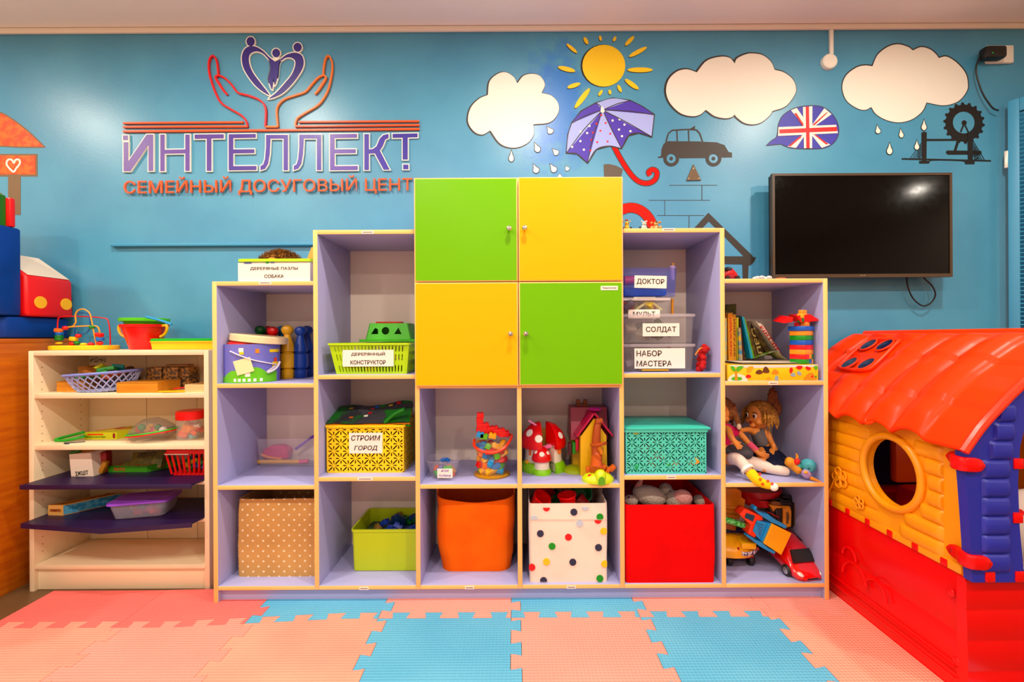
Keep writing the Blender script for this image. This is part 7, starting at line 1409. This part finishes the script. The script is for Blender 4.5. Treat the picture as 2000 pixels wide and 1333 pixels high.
# the rest of the heap
Yy = 1.99; t = thing('toy_dump_truck', 'yellow toy dumper body at the upper left of the vehicle cubby', 'toy truck', V7(200, 420, Yy)); YD = M('#dc8a08', .35)
def clampx(o):
    for v in o.data.vertices: v.co.x = max(v.co.x, XA6 + .003 - WM[o.name].translation.x)
    return o
clampx(flat7(t, 'dumper_body', [(80, 80), (215, 78), (270, 110), (272, 185), (312, 205), (300, 300), (285, 320), (250, 420), (80, 420)], Yy, .10, YD, .004)); 
for k_ in range(3): clampx(flat7(t, 'rib', [(80, 270 + k_ * 45), (262 - k_ * 12, 290 + k_ * 45), (258 - k_ * 12, 310 + k_ * 45), (80, 290 + k_ * 45)], Yy - .006, .006, M('#e89a10', .35), .001))
clampx(flat7(t, 'truck_base', [(80, 440), (200, 470), (215, 500), (205, 545), (80, 520)], Yy - .03, .08, M('#a85a0c', .4), .003))
t = thing('green_toy', 'glittery green tube toy between the yellow dumper and yellow car', 'toy', V7(230, 470, 1.93)); clampx(obj('tube_body', G().tube([V7(85, 418, 1.92), V7(355, 500, 1.92)], .0125, 14), M('#0c9a2c', .25, 'blotch', col2='#8ae090', sc_=150.), t, True))
t = solo('navy_piece', G().bx(XA6 + .004, V7(350, 560, 1.97).x, 1.98, 2.05, V7(300, 592, 1.97).z, V7(300, 530, 1.97).z, .004), M('#141c4a', .45), 'dark navy toy piece behind the yellow car', 'toy')
Yh = 2.06; t = thing('toy_boat', 'red toy boat hull at the top back of the vehicle cubby', 'toy boat', V7(480, 280, Yh)); g = G(); R_ = []
for y, x0, x1 in [(85, 190, 700), (110, 200, 690), (200, 240, 640), (240, 290, 600), (252, 400, 560)]:
    p0_, p1_ = V7(x0, y, Yh), V7(x1, y, Yh); m_ = (p0_ + p1_) / 2; rx_ = (p1_.x - p0_.x) / 2; R_.append([Vector((m_.x + rx_ * cos(a_), Yh + min(.06, rx_) * sin(a_), m_.z)) for a_ in (2 * pi * j / 32 for j in range(32))])
obj('hull', g.loft(R_[::-1]), M('#b80c0c', .3), t, True); flat7(t, 'keel', [(500, 240), (590, 230), (570, 330), (520, 330)], Yh - .01, .03, M('#a00a0a', .35), .003)
Ys = 1.985; t = thing('toy_jeep', 'yellow and black toy off-roader standing on end at the back right', 'toy car', V7(730, 520, Ys)); SBK, SYE = M('#241a14', .4), M('#e0940c', .35)
flat7(t, 'jeep_body', [(590, 225), (640, 205), (740, 190), (830, 220), (868, 300), (880, 420), (868, 510), (720, 520), (640, 440), (560, 330)], Ys + .012, .11, SBK, .008)
flat7(t, 'side_panel', [(575, 260), (690, 275), (795, 278), (812, 330), (808, 500), (730, 515), (718, 480), (720, 300), (640, 298), (620, 340), (600, 310)], Ys - .002, .02, SYE, .003); flat7(t, 'door_panel', [(757, 335), (778, 345), (788, 400), (775, 460), (755, 470)], Ys - .004, .004, M('#6a4a24', .4), .0008)
flat7(t, 'window', [(630, 305), (712, 302), (716, 480), (660, 440)], Ys + .004, .006, BLK, .001); flat7(t, 'roof_rack', [(585, 240), (640, 222), (690, 235), (700, 268), (600, 262)], Ys - .004, .02, M('#7a4a1c', .5), .003); obj('wheel', G().lathe([(0, -.01), (.02, -.01), (.026, -.004), (.026, .006), (0, .01)], V7(775, 215, Ys + .03), 20, 1.4, 1, r=rot(80)), TYB, t, True)
g = G(); g.tube([V7(845, 240 + k_ * 40, Ys + .008) for k_ in range(7)], .006, 8); obj('bumper', g, M('#4a3424', .5), t, True)
obj('red_trim', G().tube([V7(545, 335, Ys - .01), V7(672, 395, Ys - .012)], .0022, 6), M('#c8301c', .4), t, True)
# ---------------------------------------------------------------- playhouse
XS, YFp, YBp, XC = 1.28, 1.298, 2.13, 1.65; XFar = 2 * XC - XS
PR, PY, PBL, PRR = M('#e00a06', .3, spec=.35), M('#f0a010', .36), M('#2c3098', .36), M('#ff5200', .34, spec=.18)
PH = thing('playhouse', 'red, yellow and blue plastic playhouse with round window and tiled red roof', 'playhouse', (XC, 1.7, 0))
def part(nm, g, m, par=None, **k): return obj(nm, g, m, par or PH, True, **k)
ZW = .342
# base walls (slightly wider at the foot), each a panel with plank grooves
def wallp(g, x0, y0, x1, y1, nx, ny, z0=0., z1=ZW, th=.028, fl=.007, n=4):
    """upright panel from (x0, y0) to (x1, y1), outward normal (nx, ny), with shallow horizontal planks and a flared foot"""
    prof = []
    for k in range(n):
        a_, b_ = z0 + (z1 - z0) * k / n, z0 + (z1 - z0) * (k + 1) / n
        for z, o_ in ((a_ + .002, -.002), (a_ + .007, .0), (b_ - .007, .0), (b_ - .002, -.002)): prof.append((z, o_ + fl * (1 - (z - z0) / (z1 - z0))))
    prof = [(z0, fl)] + prof + [(z1, -.004), (z1, -th), (z0, -th)]
    g.loft([[Vector((x + nx * o_, y + ny * o_, z)) for z, o_ in prof] for x, y in ((x0, y0), (x1, y1))], True)
    return g
part('base_wall', wallp(G(), XS, YFp + .0, XS, YBp, -1, 0, n=2), PR, ang=25); part('base_wall', wallp(G(), XFar, YBp, XFar, YFp, 1, 0, n=2), PR, ang=25)
part('base_wall', wallp(G(), XFar + .012, YFp, XS - .012, YFp, 0, -1), PR, ang=25); part('base_wall', wallp(G(), XS - .01, YBp, XFar + .01, YBp, 0, 1), PR, ang=25)
g = G()
for z in (.045, .075): g.tube([(XS - .016, YFp + .03, z), (XS - .015, YBp, z)], .003, 6)
for cx_, cz_, r_ in ((1.98, .25, .05), (1.75, .19, .035), (1.72, .12, .06), (1.62, .12, .05)): g.tube([(XS - .006 - .018 * (1 - cz_ / ZW), cx_ + r_ * cos(a_), cz_ + r_ * sin(a_)) for a_ in (pi * k / 12 for k in range(13))], .004, 6)
for y_, z_ in ((1.345, .28), (1.33, .09)): g.ball((XS - .012, y_, z_), (.003, .012, .012))
part('embossed_lines', g, PR)
def pillow(g, c, hx, hd, hz, ax):
    """half-round log lying along x (ax 0) or y (ax 1), bulging towards the outside by hd (sign gives the side)"""
    def f(u, v):
        a_, b_ = 2 * u - 1, 2 * v - 1; d = hd * max(0, 1 - a_ ** 6) ** .5 * max(0, 1 - b_ ** 2) ** .5
        return Vector((c[0] + a_ * hx, c[1] + d, c[2] + b_ * hz)) if ax == 0 else Vector((c[0] + d, c[1] + a_ * hx, c[2] + b_ * hz))
    return g.sheet(f, 16, 10)
# side walls with round windows
def side_wall(x, s):
    n_ = Vector((s, 0, 0)); wy, wz, wr = 1.567, .567, .113; zt_ = .725
    pts = [(x, YFp + .006, ZW), (x, YBp, ZW), (x, YBp, zt_), (x, YFp + .006, zt_)]; hole = [(x, wy + wr * cos(a_), wz + wr * sin(a_)) for a_ in (2 * pi * k / 40 for k in range(40))]
    o_ = part('side_wall', G().prism(pts, n_ * -.026, [hole]), PY)
    rim = [(x + s * .004, wy + (wr + .008) * cos(a_), wz + (wr + .008) * sin(a_)) for a_ in (2 * pi * k / 48 for k in range(48))]; part('window_rim', G().tube(rim, .013, 10, True), PY, o_)
    g = G()
    for k in range(7):
        z_ = ZW + .045 + k * .048; y1_ = wy - math.sqrt(max(0, (wr + .028) ** 2 - (z_ - wz) ** 2)) if abs(z_ - wz) < wr + .028 else wy - .02; y1_ = min(y1_, wy - .03)
        pillow(g, (x - s * .001, (1.375 + y1_) / 2, z_), max(.015, (y1_ - 1.375) / 2), s * .013, .0245, 1)
        y2_ = wy + math.sqrt(max(0, (wr + .03) ** 2 - (z_ - wz) ** 2)) if abs(z_ - wz) < wr + .03 else wy
        pillow(g, (x - s * .001, (y2_ + YBp - .02) / 2, z_), (YBp - .02 - y2_) / 2, s * .010, .0245, 1)
    part('log_relief', g, PY, o_)
    if s < 0:
        g = G()
        for cy_, cz_, r_ in ((1.80, .475, .040), (1.70, .415, .024), (1.93, .62, .045)):
            for k in range(5): a_ = 2 * pi * k / 5; g.tube([(x - .013, cy_ + r_ * .6 * cos(a_) + r_ * .42 * cos(b_), cz_ + r_ * .6 * sin(a_) + r_ * .42 * sin(b_)) for b_ in (2 * pi * j / 14 for j in range(14))], .0035, 6, True)
            g.ball((x - .012, cy_, cz_), (.006, r_ * .3, r_ * .3))
        g.tube([(x - .014, 2.02 - .25 * u, .36 + .1 * u + .04 * sin(u * 9)) for u in (k / 20 for k in range(21))], .0035, 6); part('flower_relief', g, PY, o_)
    part('lower_band', G().bx(x - .006, x + .006, YFp + .02, YBp - .01, ZW + .002, ZW + .03, .004), PY, o_)
    for k in range(8): y_ = 1.36 + k * .099; part('red_tab', G().bx(x + s * .004, x + s * .0095, y_, y_ + .021, ZW + .004, ZW + .026, .002), PR)
side_wall(XS, -1); side_wall(XFar, 1)
# gables
RP = [(1.228, .708), (1.245, .733), (1.28, .782), (1.303, .806), (1.36, .866), (1.402, .904), (1.462, .950), (1.517, .990), (1.57, 1.02), (1.61, 1.037), (1.65, 1.042)]
def zr_(x):
    x = x if x <= XC else 2 * XC - x
    for (xa, za), (xb, zb_) in zip(RP, RP[1:]):
        if x <= xb: return za + (zb_ - za) * (x - xa) / (xb - xa)
    return RP[-1][1]
def gable(y0, y1, opening):
    ed_ = [(1.265, .346), (1.256, .50), (1.248, .62), (1.242, .69), (1.243, .705)]; xs = [1.262 + (XC - 1.262) * k / 12 for k in range(13)]
    half = ed_ + [(x, zr_(x) - .022) for x in xs]; out = half + [(2 * XC - x, z) for x, z in half[-2::-1]]
    hole = []
    if opening:
        hl_ = [(1.408, .36), (1.396, .50), (1.392, .62), (1.398, .72), (1.418, .80), (1.46, .87), (1.53, .925), (1.63, .945)]; hole = [hl_ + [(2 * XC - x, z) for x, z in hl_[-2::-1]]]
    return G().prism([(x, y0, z) for x, z in out], (0, y1 - y0, 0), [[(x, y0, z) for x, z in h_] for h_ in hole])
gf = part('front_gable', gable(YFp - .022, YFp + .004, True), PBL); part('rear_gable', gable(YBp - .004, YBp + .02, False), PBL)
for s_ in (0, 1):
    g = G(); fx = (lambda x: 2 * XC - x) if s_ else (lambda x: x)
    for k in range(9):
        z_ = .40 + k * .052; xa, xb = (1.29, 1.368) if k < 6 else (1.30 + .012 * (k - 5), 1.372 + .004 * k - .02); pillow(g, (fx((xa + xb) / 2), YFp - .0215, z_), (xb - xa) / 2, -.012, .026, 0)
    part('log_relief', g, PBL, gf)
    for px_, z_ in ((1.392, .675), (1.39, .525), (1.312, .362), (1.395, .362)): part('red_tab', G().box((fx(px_), YFp - .023, z_), (.027, .006, .030), None, .003), PR, gf)
def clip(z, sx):
    e = 1.2415 if z > .5 else 1.2605; fx = lambda x: x if sx < 0 else 2 * XC - x
    pts = [(fx(XS - .010), YFp + .055, z + .003), (fx(XS - .016), YFp + .02, z + .002), (fx(e - .004), YFp + .006, z + .001), (fx(e - .008), YFp - .010, z), (fx(e - .004), YFp - .027, z), (fx(e + .02), YFp - .030, z - .001), (fx(e + .046), YFp - .030, z - .002)]
    g = G(); P_ = crs([Vector(p) for p in pts], False, 4); n_ = len(P_); R_ = []
    for i, p in enumerate(P_):
        u = i / (n_ - 1); hh = .019 * min(1, math.sqrt(max(.02, 1 - (1 - min(u, 1 - u) * 8) ** 2)) if min(u, 1 - u) < .125 else 1); t_ = (P_[min(i + 1, n_ - 1)] - P_[max(i - 1, 0)]).normalized(); nn = t_.cross(Vector((0, 0, 1))).normalized() * .006
        R_.append([p + nn * a_ + Vector((0, 0, hh * b_)) for a_, b_ in ((1, -.8), (1, .8), (.6, 1), (-1, 1), (-1, -1), (.6, -1))])
    o_ = part('corner_clip', g.loft(R_), PR, ang=60); part('clip_pin', G().ball((fx(XS - .016), YFp + .036, z + .003), (.004, .009, .009)), M('#a82008', .4), o_)
for z_ in (.675, .405): clip(z_, -1); clip(z_, 1)
# roof: wavy tiles in three courses
Y0R, Y1R = 1.262, 2.165
def roofpt(u, v):
    x = 1.228 + (2 * XC - 2 * 1.228) * u; y = Y0R + (Y1R - Y0R) * v; z = zr_(x); xl_ = x if x <= XC else 2 * XC - x
    wv = 0.
    if y > 1.385 and y < 2.13:
        ph = ((y - 1.385) / .130) % 1.0; wv = .027 * (sin(pi * ph) ** .75); wv *= min(1, (y - 1.385) / .02, (2.13 - y) / .02)
    if 1.345 < x < 1.56 and 1.765 < y < 2.01: wv *= max(0, 1 - min((x - 1.345) / .02, (1.56 - x) / .02, (y - 1.765) / .015, (2.01 - y) / .015))
    fade = min(1, max(0, (1.61 - xl_) / .05)); e_ = [1.228, 1.322, 1.455, 1.61]; st = 0.
    for a_, b_ in zip(e_, e_[1:]):
        if a_ <= xl_ < b_: st = .009 * (1 - (xl_ - a_) / (b_ - a_))
    return Vector((x, y, z + wv * fade * .8 + st)) + Vector((-.5 if x < XC else .5, 0, 0)) * wv * fade * min(1, (xl_ - 1.228) / .04)
g = G(); g.sheet(roofpt, 150, 150); RF = obj('roof', g, PRR, PH, True, fix=True, ang=40)
so_ = RF.modifiers.new('thick', 'SOLIDIFY'); so_.thickness = .014; so_.offset = -1
SKY = [(1.497, 1.945), (1.40, 1.83), (1.398, 1.92), (1.497, 1.86)]
sl = (zr_(1.50) - zr_(1.40)) / .10; ta = math.degrees(math.atan(sl))
fr_ = [(1.37, 1.785), (1.37, 1.965), (1.53, 1.99), (1.53, 1.80)]
g = G(); l = crs([Vector((x, y, zr_(x) + .018)) for x, y in ((1.375, 1.80), (1.37, 1.88), (1.375, 1.955), (1.40, 1.965), (1.50, 1.985), (1.528, 1.975), (1.53, 1.90), (1.525, 1.83), (1.50, 1.815), (1.40, 1.788))], True, 4); g.tube(l, .007, 8, True); sk = part('skylight', g, PRR)
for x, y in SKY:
    T_ = Matrix.Translation((x, y, zr_(x) + .012)) @ rot(0, -ta); part('skylight_ring', G(T_).tube([(.036 * cos(a_), .029 * sin(a_), .006) for a_ in (2 * pi * k / 28 for k in range(28))], .004, 6, True), PRR, sk); part('skylight_dark_disc', G(T_).lathe([(0, .004), (.034, .004), (.034, .008), (0, .009)], (0, 0, 0), 24, 1, .8), M('#14123a', .15), sk)  # navy discs stand in for the dark skylight openings; the roof is uncut
yb_ = 1.60; zz = zr_(1.25); part('roof_boss', G(Matrix.Translation((1.235, yb_, zr_(1.235) + .020)) @ rot(0, -48)).lathe([(0, 0), (.022, 0), (.022, .004), (.016, .006), (.013, .003), (.006, .003), (.005, .007), (0, .007)], (0, 0, 0), 24), PRR)
l = [Vector((x, Y0R, zr_(x) + .004)) for x in [1.228 + (2 * XC - 2 * 1.228) * k / 40 for k in range(41)]]
part('roof_edge', G().tube(l, .012, 8), M('#f04a0c', .3)); part('ridge_cap', G().tube([(XC, Y0R, 1.038), (XC, Y1R, 1.038)], .016, 10), PRR)
# inside the house
t = thing('play_seat', 'red plastic seat inside the playhouse, seen through the round window', 'seat', (1.75, 1.85, 0)); obj('seat', G().bx(1.62, 1.88, 1.72, 1.98, .0, .40, .03), M('#c81a0c', .35), t, True); obj('backrest', G().bx(1.62, 1.88, 1.96, 2.0, .40, .66, .015), M('#d85a0c', .35), t, True)
t = thing('dotted_cushion', 'white cushion with red dots just inside the playhouse doorway', 'cushion', (1.63, 1.62, 0)); c_ = Vector((1.66, 1.50, .40)); o = obj('cushion_body', G().ball(c_, (.075, .05, .13)), M('#f0e2d8', .8, 'fabric'), t, True)
obj('stand', G().lathe([(0, 0), (.09, 0), (.09, .02), (.03, .03), (.025, .27), (.06, .285), (0, .285)], (1.66, 1.50, 0), 24), M('#e8dcd0', .5), t, True)
for az, el in ((-110, 0), (-140, 30), (-90, -30), (-150, -20), (-100, 40), (-60, 10)):
    n_ = Vector((cos(R(az)) * cos(R(el)), sin(R(az)) * cos(R(el)), sin(R(el)))); obj('red_dot', G().ball(c_ + Vector((n_.x * .074, n_.y * .049, n_.z * .128)), (.011, .004, .011), rot(0, 0, az + 90)), M('#d8181c', .7), t, True)
fit_texts()
